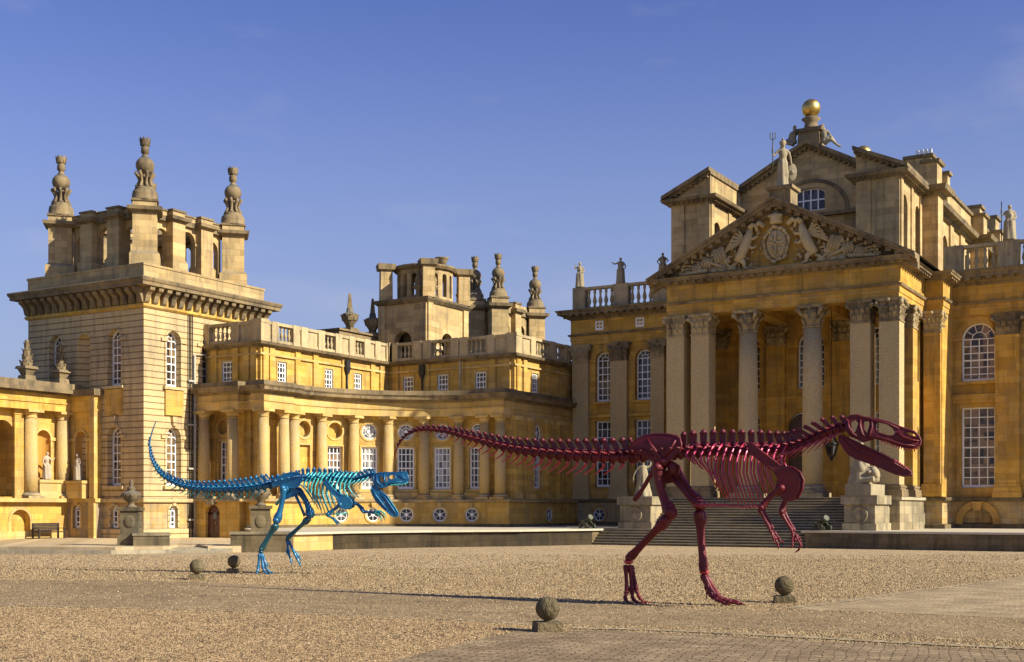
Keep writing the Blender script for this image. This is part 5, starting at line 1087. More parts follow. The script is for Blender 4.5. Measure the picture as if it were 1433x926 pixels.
        for o0, h0, h1 in ((-.28, -.32, -.16), (-.62, -.16, .10)):
            za, zb_ = zk + .62, zt_
            co.add([(lo2, YT + o0, za + h0), (lo2, YG, za + h0), (lo2, YG, za + h1), (lo2, YT + o0, za + h1), (hi_ + sg * .12, YT + o0, zb_ + h0), (hi_ + sg * .12, YG, zb_ + h0), (hi_ + sg * .12, YG, zb_ + h1), (hi_ + sg * .12, YT + o0, zb_ + h1)], [(0, 1, 2, 3), (4, 7, 6, 5), (0, 4, 5, 1), (1, 5, 6, 2), (2, 6, 7, 3), (3, 7, 4, 0)])
        for i in range(9): q = (i + .5) / 9; x_ = lo2 + (hi_ - lo2) * q; co.box(x_ - .09, x_ + .09, YT - .36, YT - .05, zk + .62 - .46 + (zt_ - zk - .62) * q, zk + .62 - .30 + (zt_ - zk - .62) * q)
    turret(TL[0], TL[1], 'r'); turret(TR[0], TR[1], 'l')
    gx, gz = -27.75, 28.75; g = MB(); gl = (YG,)
    hl, hr = gx - TL[1] + .6, TR[0] - gx + .6
    fr = [(gx - hl, 17.4), (gx + hr, 17.4), (gx + hr, gz - hr * sl), (gx, gz), (gx - hl, gz - hl * sl)]
    win = outline('arch', onY(1133, YG), zat(412.0 if False else 290, onY(1133, YG), YG), 2.4, 1.9)
    zw0 = zat(291, onY(1133, YG), YG); zw1 = zat(264, onY(1133, YG), YG); xw = onY(1133, YG)
    hole = [(xw - 1.1, zw0 - .2), (xw + 1.1, zw0 - .2), (xw + 1.1, zw1 - .35)] + [(xw + 1.1 * math.cos(math.pi * k / 8), zw1 - .35 + .42 * math.sin(math.pi * k / 8)) for k in range(1, 8)] + [(xw - 1.1, zw1 - .35)]
    g.slab([fr, hole], lambda u, v: (u, YG, v), lambda u, v: (u, YG + .5, v)); g.build('gable_wall', M['attic'], root)
    gt = MB(); gt.slab([[(xw + 2.9 * math.cos(math.pi * k / 16), zw0 - .4 + 2.5 * math.sin(math.pi * k / 16)) for k in range(17)] + [(xw - 2.6, zw0 - .4)] + [(xw + 2.6 * math.cos(math.pi * k / 16), zw0 - .4 + 2.25 * math.sin(math.pi * k / 16)) for k in range(15, -1, -1)]], lambda u, v: (u, YG - .08, v), lambda u, v: (u, YG + .02, v))
    gt.box(TL[1], TR[0], YG - .45, YG + .02, zw0 - .75, zw0 - .5); gt.build('gable_mouldings', M['corn'], root)
    gw = MB(); 
    for k in range(5): x_ = xw - 1.1 + 2.2 * k / 4; gw.box(x_ - .05, x_ + .05, YG + .2, YG + .28, zw0 - .2, zw1 - (.35 if k in (0, 4) else .0))
    for z_ in (zw0 - .15, (zw0 + zw1) / 2 - .1, ): gw.box(xw - 1.1, xw + 1.1, YG + .21, YG + .27, z_ - .05, z_ + .05)
    for k in range(8): a0_, a1_ = math.pi * k / 8, math.pi * (k + 1) / 8; gw.tube([(xw + 1.07 * math.cos(a0_), YG + .24, zw1 - .35 + .38 * math.sin(a0_)), (xw + 1.07 * math.cos(a1_), YG + .24, zw1 - .35 + .38 * math.sin(a1_))], .05, 4, False)
    wo = gw.build('window', M['white'], root); gg = MB(); gg.slab([hole], lambda u, v: (u, YG + .3, v), lambda u, v: (u, YG + .32, v)); gg.build('pane', M['glass'], wo)
    for sg, h_ in ((-1, hl), (1, hr)):
        for o0, h0, h1 in ((-.25, -.42, -.22), (-.6, -.22, .08)):
            co.add([(gx, YG + o0, gz + h0 + .3), (gx, YG + 1.5, gz + h0 + .3), (gx, YG + 1.5, gz + h1 + .3), (gx, YG + o0, gz + h1 + .3), (gx + sg * h_, YG + o0, gz - h_ * sl + h0 + .3), (gx + sg * h_, YG + 1.5, gz - h_ * sl + h0 + .3), (gx + sg * h_, YG + 1.5, gz - h_ * sl + h1 + .3), (gx + sg * h_, YG + o0, gz - h_ * sl + h1 + .3)], [(0, 1, 2, 3), (4, 7, 6, 5), (0, 4, 5, 1), (1, 5, 6, 2), (2, 6, 7, 3), (3, 7, 4, 0)])
        for i in range(16): q = h_ * (i + .5) / 16; co.box(gx + sg * q - .09, gx + sg * q + .09, YG - .3, YG, gz - q * sl - .26, gz - q * sl - .10)
    rf = MB(); rf.add([(gx - hl, YG + .4, gz - hl * sl + .1), (gx, YG + .4, gz + .1), (gx + hr, YG + .4, gz - hr * sl + .1), (gx - hl, 116, gz - hl * sl + .1), (gx, 116, gz + .1), (gx + hr, 116, gz - hr * sl + .1)], [(0, 3, 4, 1), (1, 4, 5, 2), (3, 5, 4)])
    for v_ in range(6): pass
    rf.build('hall_roof', M['lead'], root)
    # ball pedestal on the gable
    bp = MB(); bp.taper(gx, YG + .7, gz - .1, gz + 1.1, 1.7, 1.3, 1.55, 1.2); bp.box(gx - 1.0, gx + 1.0, YG - .05, YG + 1.45, gz + 1.1, gz + 1.35); bp.lathe([(.72, 1.35), (.5, 1.55), (.45, 1.9), (.70, 2.15), (.62, 2.2), (.4, 2.3)], n=16, M=Matrix.Translation((gx, YG + .7, gz))); bp.build('ball_pedestal', M['corn'], root)
    bb = MB(); bb.ball((gx, YG + .7, gz + 2.92), .68, 28, 18); bb.build('golden_ball', M['gilt'], root)
    bb = MB(); bb.ball((-27.3, 101.9, zat(215.5, -27.3, 101.9)), .68, 24, 16); bb.box(-27.9, -26.7, 101.4, 102.4, 28, zat(215.5, -27.3, 101.9) - .5); bb.build('golden_ball', M['gilt'], root)
    # clerestory flank
    X2 = -19.85; wf = Wall(root, (X2, YG), (X2, 116), at, atr); yb = [onX(p, X2) - YG for p in (1322, 1336.5, 1352)]
    wf.panel(17.3, zk, [dict(t='arch', k='open', s=q, z=17.9, w=2.0, h=5.0, d=.9, g=.2, imp=True) for q in yb + [yb[-1] + 9.0]])
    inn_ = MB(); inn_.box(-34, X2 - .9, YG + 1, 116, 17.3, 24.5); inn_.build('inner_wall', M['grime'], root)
    for q0, q1, pr in ((0.0, 1.6, 1.25), (3.2, 3.9, .15), (yb[0] + 1.3, yb[1] - 1.3, .15), (yb[1] + 1.4, yb[2] - 1.4, .15), (yb[2] + 1.6, yb[2] + 3.2, 1.1), (yb[2] + 5.2, yb[2] + 6.5, .3), (25.3, 27.3, 1.2)): wf.box(at, q0, q1, -pr, .02, 17.3, zk)
    Yk = YG
    pp = [(X2 + .05, Yk - .1), (X2 + 1.3, Yk - .1), (X2 + 1.3, Yk + 1.7), (X2 + .2, Yk + 1.7), (X2 + .2, Yk + yb[2] + 1.5), (X2 + 1.15, Yk + yb[2] + 1.5), (X2 + 1.15, Yk + yb[2] + 3.3), (X2 + .2, Yk + yb[2] + 3.3), (X2 + .2, 113.9), (X2 + 1.25, 113.9), (X2 + 1.25, 116.2)]
    co.sweep(pp, [(-.8, zk), (.05, zk), (.15, zk + .2), (.55, zk + .3), (.66, zk + .6), (-.8, zk + .66)])
    at.sweep(pp, [(-1.2, zk + .6), (-.12, zk + .6), (-.12, zk + 2.3), (-1.2, zk + 2.3)]); co.sweep(pp, [(-1.3, zk + 2.3), (.04, zk + 2.3), (.10, zk + 2.5), (-1.3, zk + 2.6)])
    for q0, q1, zz in ((0.1, 1.3, 2.75), (5.6, 6.4, 2.8), (yb[2] + 1.6, yb[2] + 3.1, 3.0), (25.4, 27.3, 3.6)): at.box(X2 - 1.0, X2 + .75, Yk + q0, Yk + q1, zk + .7, zk + zz); co.box(X2 - 1.15, X2 + .92, Yk + q0 - .15, Yk + q1 + .15, zk + zz, zk + zz + .22)
    at.box(-28.5, -20.9, 93.5, 95.0, 24, 27.6); co.box(-28.6, -20.8, 93.4, 95.1, 27.6, 27.8)
    at.build('attic_wall', M['attic'], root); build_pieces(atr, 'arch_surround', M['paleled'], root); co.build('attic_cornice', M['corn'], root)
    # box-shaped aerial on the roof
    ae = MB(); x_, y_ = -20.0, onX(1291, -20.0) if False else 91.0; 
    for k in range(4): ae.box(-20.6 + .3 * k, -20.4 + .3 * k, 90.9, 91.1, 26.6, 27.9)
    ae.build('roof_aerial', M['white'], root)
    # statue pedestal on the pediment apex
    p = MB(); p.box(-26.1, -24.7, YP - .65, YP + .75, 21.3, 22.35); p.box(-26.25, -24.55, YP - .8, YP + .9, 22.35, 22.55); p.build('statue_pedestal', M['corn'], root)
    # stair pedestals
    for nm, x0, x1, y0, y1, z1, dark in (('stair_pedestal', -35.1, -32.95, 72.55, 76.3, 2.95, 0), ('stair_pedestal', -20.55, -18.75, 72.55, 83.0, 2.95, 1)):
        p = MB(); p.box(x0, x1, y0, y1, ZT - .2, z1 - .38); p.box(x0 - .1, x1 + .1, y0 - .1, y1, ZT - .2, ZT + .42); o = p.build(nm, M['ped'], root)
        c = MB(); c.box(x0 - .16, x1 + .16, y0 - .16, y1 + .05, z1 - .38, z1 + .15); c.build('pedestal_coping', M['grime'] if False else M['ped'], o)
        c = MB(); c.lathe([(.50, 0), (.50, .06), (.40, .09), (.40, .03)], n=24, M=Matrix.Translation(((x0 + x1) / 2, y0 - .01, 1.95)) @ Matrix.Rotation(R(90), 4, 'X')); c.ball(((x0 + x1) / 2, y0 - .03, 1.95), .24, 10, 8, (1, .3, 1.1)); c.build('roundel', M['ped'], o)
    p = MB(); p.box(-20.45, -18.95, 72.4, 75.6, 3.08, 3.75); p.build('trophy_base', M['statue'], root)
    return root
mainblock()
# ================================================================== skeleton sculptures
def metal(name, c, c2, rough=.32, met=.35, coat=.5):
    m, n, l, b = newmat(name); geo = n.new('ShaderNodeNewGeometry'); f = noise(n, l, geo.outputs['Position'], 2.2, 5); l.new(mix(n, l, ramp(n, l, f, .35, .65), c, c2), b.inputs['Base Color'])
    b.inputs['Roughness'].default_value = rough; b.inputs['Metallic'].default_value = met; b.inputs['Coat Weight'].default_value = coat; b.inputs['Coat Roughness'].default_value = .2
    bu = n.new('ShaderNodeBump'); bu.inputs['Strength'].default_value = .6; bu.inputs['Distance'].default_value = .03; l.new(noise(n, l, geo.outputs['Position'], 16, 8, .75), bu.inputs['Height']); l.new(bu.outputs[0], b.inputs['Normal']); return m
M['red'] = metal('crimson_lacquer', (.095, .0025, .006), (.15, .004, .009), .52, .12, .08); M['redrib'] = metal('magenta_rib_lacquer', (.34, .012, .07), (.42, .02, .05)); M['redpale'] = metal('coral_lacquer', (.50, .03, .03), (.45, .02, .04))
M['blue'] = metal('cobalt_lacquer', (.006, .095, .24), (.012, .17, .30), .36, .25, .4); M['teal'] = metal('teal_rib_lacquer', (.03, .36, .44), (.05, .44, .38)); M['deepteal'] = metal('deep_teal_lacquer', (.006, .075, .10), (.01, .10, .12))
class Dino:
    def __init__(s, name, label, foot, axis, k, mats):
        s.O = Vector(foot); s.a = Vector(axis).normalized(); s.n = Vector((s.a.y, -s.a.x)); s.root = thing(name, label, 'dinosaur skeleton', (foot[0], foot[1], .004), math.atan2(s.a.y, s.a.x)); s.k = k; s.m = mats
    def P(s, px, py, off=0.0):
        r = ray(px); t = s.n.dot(s.O + s.n * off) / s.n.dot(r); q = r * t - s.O; return Vector((q.dot(s.a), -off, EYE + (HOR - py) * t / FPX))
    def part(s, b, name, mat, parent=None): return b.build(name, M[s.m.get(mat, mat)], parent or s.root, local=True)
    def bone(s, name, p0, p1, r, mat='main', parent=None, off=0.0, off1=None, bulge=(1.5, 1.35), mid=None, flat=1.0):
        off1 = off if off1 is None else off1; k = s.k; A = s.P(p0[0], p0[1], off); B = s.P(p1[0], p1[1], off1); b = MB(); m_ = (A + B) / 2
        if mid: m_ = s.P(mid[0], mid[1], (off + off1) / 2)
        pts = []
        for q in (0, .05, .12, .22, .35, .5, .65, .78, .88, .95, 1): pts.append(A * (1 - q) ** 2 + (m_ * 2 - (A + B) / 2) * 2 * q * (1 - q) + B * q * q)
        g0, g1 = bulge; rad = [r * x * k for x in (g0 * .75, g0, g0 * .92, 1.08, .95, .9, .95, 1.08, g1 * .92, g1, g1 * .75)]
        b.tube(pts, rad, 12, flat=flat)
        d = (B - A).normalized(); sv = Vector((0, 1, 0))
        for c, g in ((A, g0), (B, g1)):
            for sg in (-1, 1): b.ball(c + sv * (sg * r * g * k * .45), r * g * k * .78, 10, 8)
        return s.part(b, name, mat, parent)
    def spine(s, px, spec, n, name='vertebra'):
        """px: list of (x, y, radius, spine height, lean, chevron length) control points, tail first"""
        C = px; cum = [0]
        for i in range(1, len(C)): cum.append(cum[-1] + math.hypot(C[i][0] - C[i - 1][0], C[i][1] - C[i - 1][1]))
        def samp(u):
            i = max(j for j in range(len(C) - 1) if cum[j] <= u + 1e-6); f = (u - cum[i]) / (cum[i + 1] - cum[i]); p = [C[max(0, i - 1)], C[i], C[i + 1], C[min(len(C) - 1, i + 2)]]
            o = []
            for q in range(len(C[0])):
                a, b, c, d = (p[0][q], p[1][q], p[2][q], p[3][q])
                o.append(.5 * ((2 * b) + (-a + c) * f + (2 * a - 5 * b + 4 * c - d) * f * f + (-a + 3 * b - 3 * c + d) * f ** 3) if q < 2 else b + (c - b) * f)
            return o
        us = []; u = 0
        while u < cum[-1]:
            o = samp(u); us.append(u); u += max(2.6, spec(o))
        us.append(cum[-1]); k = s.k; out = []
        for i in range(len(us) - 1):
            o = samp((us[i] + us[i + 1]) / 2); A = s.P(*samp(us[i])[:2]); B = s.P(*samp(us[i + 1])[:2]); c = (A + B) / 2; t = (B - A).normalized(); L = (B - A).length; up = Vector((-t.z, 0, t.x)); up = up if up.z > 0 or abs(t.x) < .2 else -up
            if t.x < 0: up = -up if up.z < 0 else up
            r = o[2] * k * 1.14; h = o[3] * k * 1.08; lean = o[4]; b = MB(); yv = Vector((0, 1, 0))
            b.tube([c - t * L * .47, c - t * L * .40, c - t * L * .15, c + t * L * .15, c + t * L * .40, c + t * L * .47], [r * .82, r, r * .70, r * .70, r, r * .82], 10)
            if h > .02:
                ba = c + up * r * .6; tip = c + up * (r + h) - t * (h * lean)
                w0, w1 = L * .40, L * .36
                prof = [ba - t * w0, ba + t * w0, ba + t * w0 * .7 + up * r * .6, tip + t * w1, tip - t * w1 + up * .01, ba - t * w0 * .7 + up * r * .5]
                th = r * .22; vs = [p + yv * th * (1.7 if j < 2 else 1 if j in (2, 5) else .9) for j, p in enumerate(prof)] + [p - yv * th * (1.7 if j < 2 else 1 if j in (2, 5) else .9) for j, p in enumerate(prof)]
                b.add(vs, [(0, 1, 2, 3, 4, 5), (11, 10, 9, 8, 7, 6)] + [(j, (j + 1) % 6, 6 + (j + 1) % 6, 6 + j) for j in range(6)]); b.ball(tip, th * 1.35 + w1 * .25, 8, 6)
                for sg in (-1, 1):
                    b.tube([c + up * r * .8 + yv * sg * r * .35, c + up * r * 1.1 + t * L * .55 + yv * sg * r * .4], [r * .22, r * .14], 6)
                    b.tube([c + up * r * .5 + yv * sg * r * .6, c + up * r * .75 - t * r * .4 + yv * sg * r * 1.9], [r * .28, r * .12], 6)
            v = s.part(b, name, 'main'); out.append((c, t, up, r, L))
            if o[5] > 1:
                q = MB(); l = o[5] * k; a0 = c - up * r * .9 - t * L * .35
                q.tube([a0 + yv * r * .3, a0 - up * l * .3 - t * l * .1, a0 - up * l * .62 - t * l * .45, a0 - up * l * .9 - t * l * .85], [r * .15, r * .22, r * .15, r * .10], 6); q.tube([a0 - yv * r * .3, a0 - up * l * .3 - t * l * .1], [r * .15, r * .18], 6)
                s.part(q, 'chevron', 'pale')
        return out
    def rib(s, x, y0, y1, w, r=1.5, sweep=8, curve=1.0, mat='rib', name='rib', shift=4.5):
        X0 = x
        for sg in (1, -1):
            x = X0 + (shift if sg < 0 else 0)
            b = MB(); h = y1 - y0; k = s.k
            pts = [s.P(x + 9, y0 - 8, sg * .05), s.P(x + 3, y0 - 1, sg * w * .50), s.P(x - 2, y0 + h * .2, sg * w * .86), s.P(x - 3, y0 + h * .45, sg * w), s.P(x - 1 + sweep * .3, y0 + h * .7, sg * w * .93), s.P(x + sweep * .9, y1, sg * w * .60)]
            b.tube(pts, [r * k * 1.0, r * k * 1.25, r * k * 1.15, r * k, r * k * .85, r * k * .55], 7, flat=.7); s.part(b, name, mat)
    def toe(s, parent, pts, off0, off1, r, claw=6, mat='main', name='toe'):
        b = MB(); k = s.k; n = len(pts); P = [s.P(x, y, off0 + (off1 - off0) * i / (n - 1)) for i, (x, y) in enumerate(pts)]
        for i in range(n - 1):
            A, B = P[i], P[i + 1]; last = i == n - 2; rr = r * (1 - .12 * i) * k
            if last: b.tube([A, A * .5 + B * .5 + Vector((0, 0, rr * .35)), B], [rr, rr * .75, rr * .12], 8)
            else: b.tube([A, A * .8 + B * .2, A * .5 + B * .5, A * .2 + B * .8, B], [rr * 1.05, rr * 1.15, rr * .72, rr * 1.05, rr * .95], 8)
        return s.part(b, name, mat, parent)
    def plate(s, name, loops, wfun, parent=None, mat='main', rim=1.0, thick=1.6, top=None, ridges=()):
        """bony plates on both sides joined over the top; loops in photo pixels, wfun gives half-width in metres"""
        b = MB(); k = s.k
        for sg in (1, -1):
            b.slab(loops, lambda u, v: s.P(u, v, sg * wfun(u, v)), lambda u, v: s.P(u, v, sg * max(.0, wfun(u, v) - thick * k)))
            for j, l in enumerate(loops):
                pts = [s.P(u, v, sg * (wfun(u, v) - thick * k * .4)) for u, v in l]; pts.append(pts[0]); b.tube(pts, (rim if j == 0 else rim * .8) * k, 6)
        for sg in (1, -1):
            for rr, pl in ridges: b.tube([s.P(u, v, sg * (wfun(u, v) + .2 * rr * k)) for u, v in pl], [rr * k * (.5 if j in (0, len(pl) - 1) else 1) for j in range(len(pl))], 8)
        if top:
            l = loops[0]; i0, i1 = top; idx = [j % len(l) for j in range(i0, i1 + 1)]; vs = []
            for j in idx: u, v = l[j]; w = wfun(u, v); vs += [s.P(u, v, w), s.P(u, v - .9, w * .5), s.P(u, v - .9, -w * .5), s.P(u, v, -w)]
            b.add(vs, [(4 * i + q, 4 * i + q + 1, 4 * i + q + 5, 4 * i + q + 4) for i in range(len(idx) - 1) for q in range(3)], True)
        return s.part(b, name, mat, parent)
    def teeth(s, parent, line, n, ln, wfun, up=False, mat='pale'):
        cum = [0]
        for i in range(1, len(line)): cum.append(cum[-1] + math.hypot(line[i][0] - line[i - 1][0], line[i][1] - line[i - 1][1]))
        for q in range(n):
            u = cum[-1] * (q + .5) / n; i = max(j for j in range(len(line) - 1) if cum[j] <= u); f = (u - cum[i]) / (cum[i + 1] - cum[i]); x = line[i][0] + f * (line[i + 1][0] - line[i][0]); y = line[i][1] + f * (line[i + 1][1] - line[i][1])
            L = ln * (.7 + .6 * random.random()) * (-1 if up else 1)
            for sg in (1, -1):
                w = wfun(x, y) - .012; b = MB(); b.tube([s.P(x, y - L * .15, sg * w), s.P(x - .2, y + L * .5, sg * w), s.P(x - 1.2, y + L, sg * w * .97)], [1.15 * s.k, .95 * s.k, .12 * s.k], 6); s.part(b, 'tooth', mat, parent)
def px2(crop, ox, oy, sc): return [(ox + x / sc, oy + y / sc) for x, y in crop]

def red_dino():
    O = gnd(935, 845.5); A_ = Vector(gnd(1130, 854)) - Vector(gnd(600, 831)); D = Dino('dinosaur_skeleton', 'large crimson skeleton sculpture of a striding meat eating dinosaur with open jaws', O, A_, .0171, dict(main='red', rib='redrib', pale='redpale'))
    D.spine([(551, 640, 1.0, .5, .6, 0), (556, 625, 1.3, 1, .8, 0), (565, 612, 1.7, 1.5, .8, 0), (578, 604, 2.2, 2, .8, 0), (592, 601, 2.8, 2.5, .9, 2.5), (610, 602, 3.3, 3, .9, 4), (630, 605, 3.9, 3.5, .9, 7), (650, 611, 4.5, 4.5, 1.0, 10), (672, 617, 5.2, 5.5, 1.0, 13), (695, 623.5, 5.9, 7, 1.0, 16), (720, 629, 6.5, 8, .9, 18), (750, 633, 7.2, 9, .9, 20), (790, 637, 7.7, 11, .7, 22), (830, 639, 8.2, 13, .6, 22), (862, 640, 8.6, 14, .5, 19), (890, 639, 8.8, 14, .4, 0)], lambda o: 4.2 + o[2] * 1.02, 0)
    D.spine([(890, 639, 8.8, 8, .3, 0), (952, 634, 8.8, 12, .05, 0)], lambda o: 12.5, 0, 'sacral_vertebra')
    D.spine([(952, 634, 8.6, 15, .0, 0), (985, 632, 8.6, 16, .0, 0), (1020, 631, 8.4, 15.5, .0, 0), (1060, 630, 8.2, 14, .05, 0), (1090, 629, 7.8, 12, .25, 0), (1110, 626, 7.3, 11, .5, 0)], lambda o: 13.2, 0)
    D.spine([(1110, 626, 7.2, 11, .5, 0), (1128, 620, 6.6, 12, .6, 0), (1145, 611, 6.3, 12, .6, 0), (1160, 604, 6.1, 11, .5, 0), (1175, 600, 5.8, 9, .3, 0), (1190, 598, 5.4, 6, .2, 0)], lambda o: 10.2, 0, 'neck_vertebra')
    # neck ribs
    for i in range(8):
        x = 1098 + i * 10.5; y = 632 - i * 3.9
        for sg in (1, -1): b = MB(); b.tube([D.P(x + 4, y - 1, sg * .13), D.P(x - 8, y + 8, sg * .17), D.P(x - 22, y + 22, sg * .15)], [.022, .018, .008], 6); D.part(b, 'neck_rib', 'rib')
    # rib cage
    for i, (x, y1, w) in enumerate(((963, 650, .20), (973, 657, .25), (983, 664, .29), (993, 684, .34), (1003, 698, .37), (1013, 703, .40), (1023, 705, .43), (1033, 705, .45), (1043, 704, .45), (1053, 702, .45), (1063, 698, .44), (1073, 691, .41), (1084, 682, .37), (1095, 670, .31))): D.rib(x, 628, y1, w, 1.95, sweep=11)
    # belly ribs
    for i in range(17):
        x = 974 + i * 5.6; y = 709 - 1.2 * math.sin(i * .4)
        for sg in (1, -1): b = MB(); b.tube([D.P(x + 9, y + 1.0, 0), D.P(x + 2, y - 1.5, sg * .13), D.P(x - 6, y - 3 - (i % 3), sg * .24)], [.016, .016, .008], 5); D.part(b, 'belly_rib', 'rib')
    # pelvis
    W = .22
    pel = [(879, 628), (884, 621), (893, 613), (904, 609.5), (918, 607.5), (935, 608), (946, 610.5), (951, 614), (953, 622), (951, 632), (944, 636), (941, 641), (933, 646), (921, 648), (911, 643), (903, 636), (892, 634), (884, 633)]
    D.plate('ilium', [pel], lambda u, v: W - .08 * max(0, (v - 607) and (618 - v) / 12), thick=2.2, rim=1.7, top=(1, 8), ridges=[(3.2, [(905, 614), (912, 626), (922, 638), (926, 646)]), (3.0, [(945, 616), (938, 628), (930, 640)]), (2.2, [(886, 627), (900, 630), (914, 638)])])
    for sg in (1, -1):
        b = MB(); b.ball(D.P(927, 646, sg * .20), .14, 14, 10, (1, .6, .9)); b.ball(D.P(940, 655, sg * .14), .12, 12, 8, (1, .5, 1.3)); D.part(b, 'hip_socket', 'main')
        b = MB(); b.tube([D.P(920, 648, sg * .18), D.P(909, 667, sg * .13), D.P(899, 684, sg * .06), D.P(892, 694, sg * .03), D.P(887, 700, sg * .03)], [.085, .058, .05, .075, .06], 10); D.part(b, 'ischium', 'main')
    pub = [(926, 648), (940, 646), (950, 652), (948, 664), (942, 674), (931, 676), (923, 672), (919, 662)]; hole = [(929, 655), (933, 653), (936, 656), (933, 660), (929, 659)]
    D.plate('pubis', [pub, hole], lambda u, v: .15 - .004 * (v - 646), thick=1.5, rim=1.4)
    b = MB(); b.tube([D.P(940, 668, .08), D.P(955, 686, .05), D.P(966, 700, .04), D.P(980, 709, .03)], [.07, .05, .05, .06], 10); D.part(b, 'pubic_shaft', 'main')
    # hind legs: near leg trails behind, far leg steps forward
    n, f = .26, -.26
    D.bone('femur', (921, 654), (938, 716), 6.4, off=n, off1=n + .04, bulge=(1.35, 1.55), mid=(924, 685)); b = MB(); b.ball(D.P(938, 719, n + .04), .17, 14, 10, (1, .95, .9)); D.part(b, 'knee_joint', 'main')
    D.bone('tibia', (931, 728), (881, 780), 5.0, off=n + .04, off1=n, bulge=(1.9, 1.45), mid=(904, 757)); D.bone('fibula', (926, 728), (878, 778), 2.3, off=n + .14, off1=n + .08, bulge=(1.5, 1.2), mid=(901, 755))
    b = MB(); b.ball(D.P(879, 786, n), .10, 12, 8, (1.1, 1.2, .7)); D.part(b, 'ankle', 'pale')
    ft = D.bone('metatarsals', (875, 793), (877, 828), 2.9, off=n + .07, bulge=(1.3, 1.3)); D.bone('metatarsal', (881, 793), (884, 826), 2.9, off=n, bulge=(1.3, 1.3), parent=ft); D.bone('metatarsal', (884, 794), (890, 824), 2.7, off=n - .08, bulge=(1.3, 1.3), parent=ft)
    D.toe(ft, [(876, 829), (874, 837), (879, 845), (889, 847.5)], n + .08, n + .28, 3.0); D.toe(ft, [(884, 828), (885, 838), (893, 844.5), (906, 848), (914, 848.5)], n, n + .06, 3.2); D.toe(ft, [(890, 826), (894, 836), (901, 843), (912, 845)], n - .08, n - .22, 2.8)
    D.bone('femur', (944, 656), (979, 706), 6.6, off=f, off1=f - .02, bulge=(1.35, 1.6), mid=(959, 680)); b = MB(); b.ball(D.P(979, 708, f), .16, 14, 10, (1, .95, .9)); D.part(b, 'knee_joint', 'main')
    D.bone('tibia', (979, 721), (984, 796), 5.2, off=f, off1=f, bulge=(2.0, 1.35)); D.bone('fibula', (974, 722), (981, 792), 2.3, off=f + .12, off1=f + .06, bulge=(1.5, 1.2))
    b = MB(); b.ball(D.P(985, 801, f), .10, 12, 8, (1.2, 1.2, .6)); D.part(b, 'ankle', 'pale')
    ft = D.bone('metatarsals', (983, 807), (995, 833), 3.2, off=f + .07, bulge=(1.3, 1.3)); D.bone('metatarsal', (986, 807), (999, 833), 3.1, off=f, bulge=(1.3, 1.3), parent=ft); D.bone('metatarsal', (989, 807), (1004, 832), 2.8, off=f - .08, bulge=(1.3, 1.3), parent=ft)
    D.toe(ft, [(996, 835), (1004, 840), (1014, 844.5), (1024, 846.5)], f + .08, f + .35, 3.0); D.toe(ft, [(1000, 834), (1011, 839), (1023, 842.5), (1034, 845), (1043, 846.5)], f, f - .02, 3.1); D.toe(ft, [(1004, 833), (1013, 838), (1024, 840.5), (1036, 842)], f - .08, f - .3, 2.8); D.toe(ft, [(987, 812), (986, 822), (989, 832), (987, 843)], f + .04, f + .1, 1.4)
    # shoulder girdle and arms
    for sg, dx in ((1, 0), (-1, 6)):
        sc_ = [(1046 + dx, 622), (1051 + dx, 620), (1064 + dx, 631), (1080 + dx, 643), (1093 + dx, 653), (1104 + dx, 655), (1113 + dx, 661), (1118 + dx, 672), (1116 + dx, 686), (1110 + dx, 697), (1099 + dx, 700), (1090 + dx, 692), (1087 + dx, 681), (1089 + dx, 668), (1082 + dx, 658), (1066 + dx, 646), (1050 + dx, 634)]
        b = MB(); wf = lambda u, v: sg * (.44 - .0032 * max(0, u - 1075) - (.0010 * max(0, v - 660)))
        b.slab([sc_], lambda u, v: D.P(u, v, wf(u, v) + .025), lambda u, v: D.P(u, v, wf(u, v) - .025)); pts = [D.P(u, v, wf(u, v)) for u, v in sc_]; b.tube(pts + [pts[0]], .030, 7); D.part(b, 'shoulder_blade', 'main')
    a, c = .36, -.30
    D.bone('humerus', (1094, 683), (1066, 710), 4.2, off=a, off1=a + .05, bulge=(1.6, 1.3), mid=(1079, 694)); fa = D.bone('forearm', (1063, 714), (1077, 740), 2.5, off=a + .05, off1=a + .08, bulge=(1.5, 1.2)); D.bone('ulna', (1066, 711), (1081, 739), 2.2, off=a, off1=a + .04, bulge=(1.5, 1.2), parent=fa)
    h = D.bone('hand', (1078, 743), (1085, 754), 2.3, off=a + .08, off1=a + .08, bulge=(1.3, 1.3)); D.toe(h, [(1080, 745), (1085, 755), (1088, 762), (1089, 769)], a + .12, a + .16, 2.0, name='finger'); D.toe(h, [(1083, 744), (1089, 753), (1094, 760), (1097, 757)], a + .05, a + .03, 1.9, name='finger'); D.toe(h, [(1079, 744), (1082, 754), (1084, 762)], a + .16, a + .22, 1.6, name='finger')
    D.bone('humerus', (1108, 690), (1094, 716), 4.0, off=c, off1=c, bulge=(1.6, 1.3), mid=(1098, 702)); fa = D.bone('forearm', (1093, 719), (1108, 743), 2.5, off=c, off1=c, bulge=(1.5, 1.2)); D.bone('ulna', (1097, 717), (1111, 742), 2.1, off=c - .05, off1=c - .04, bulge=(1.5, 1.2), parent=fa)
    h = D.bone('hand', (1109, 746), (1113, 756), 2.4, off=c, bulge=(1.3, 1.3)); D.toe(h, [(1109, 748), (1108, 757), (1109, 764), (1105, 768)], c + .05, c + .1, 1.9, name='finger'); D.toe(h, [(1113, 748), (1116, 756), (1120, 762), (1117, 770), (1111, 774)], c, c, 2.0, name='finger'); D.toe(h, [(1114, 748), (1119, 754), (1121, 764), (1118, 768)], c - .06, c - .1, 1.7, name='finger')
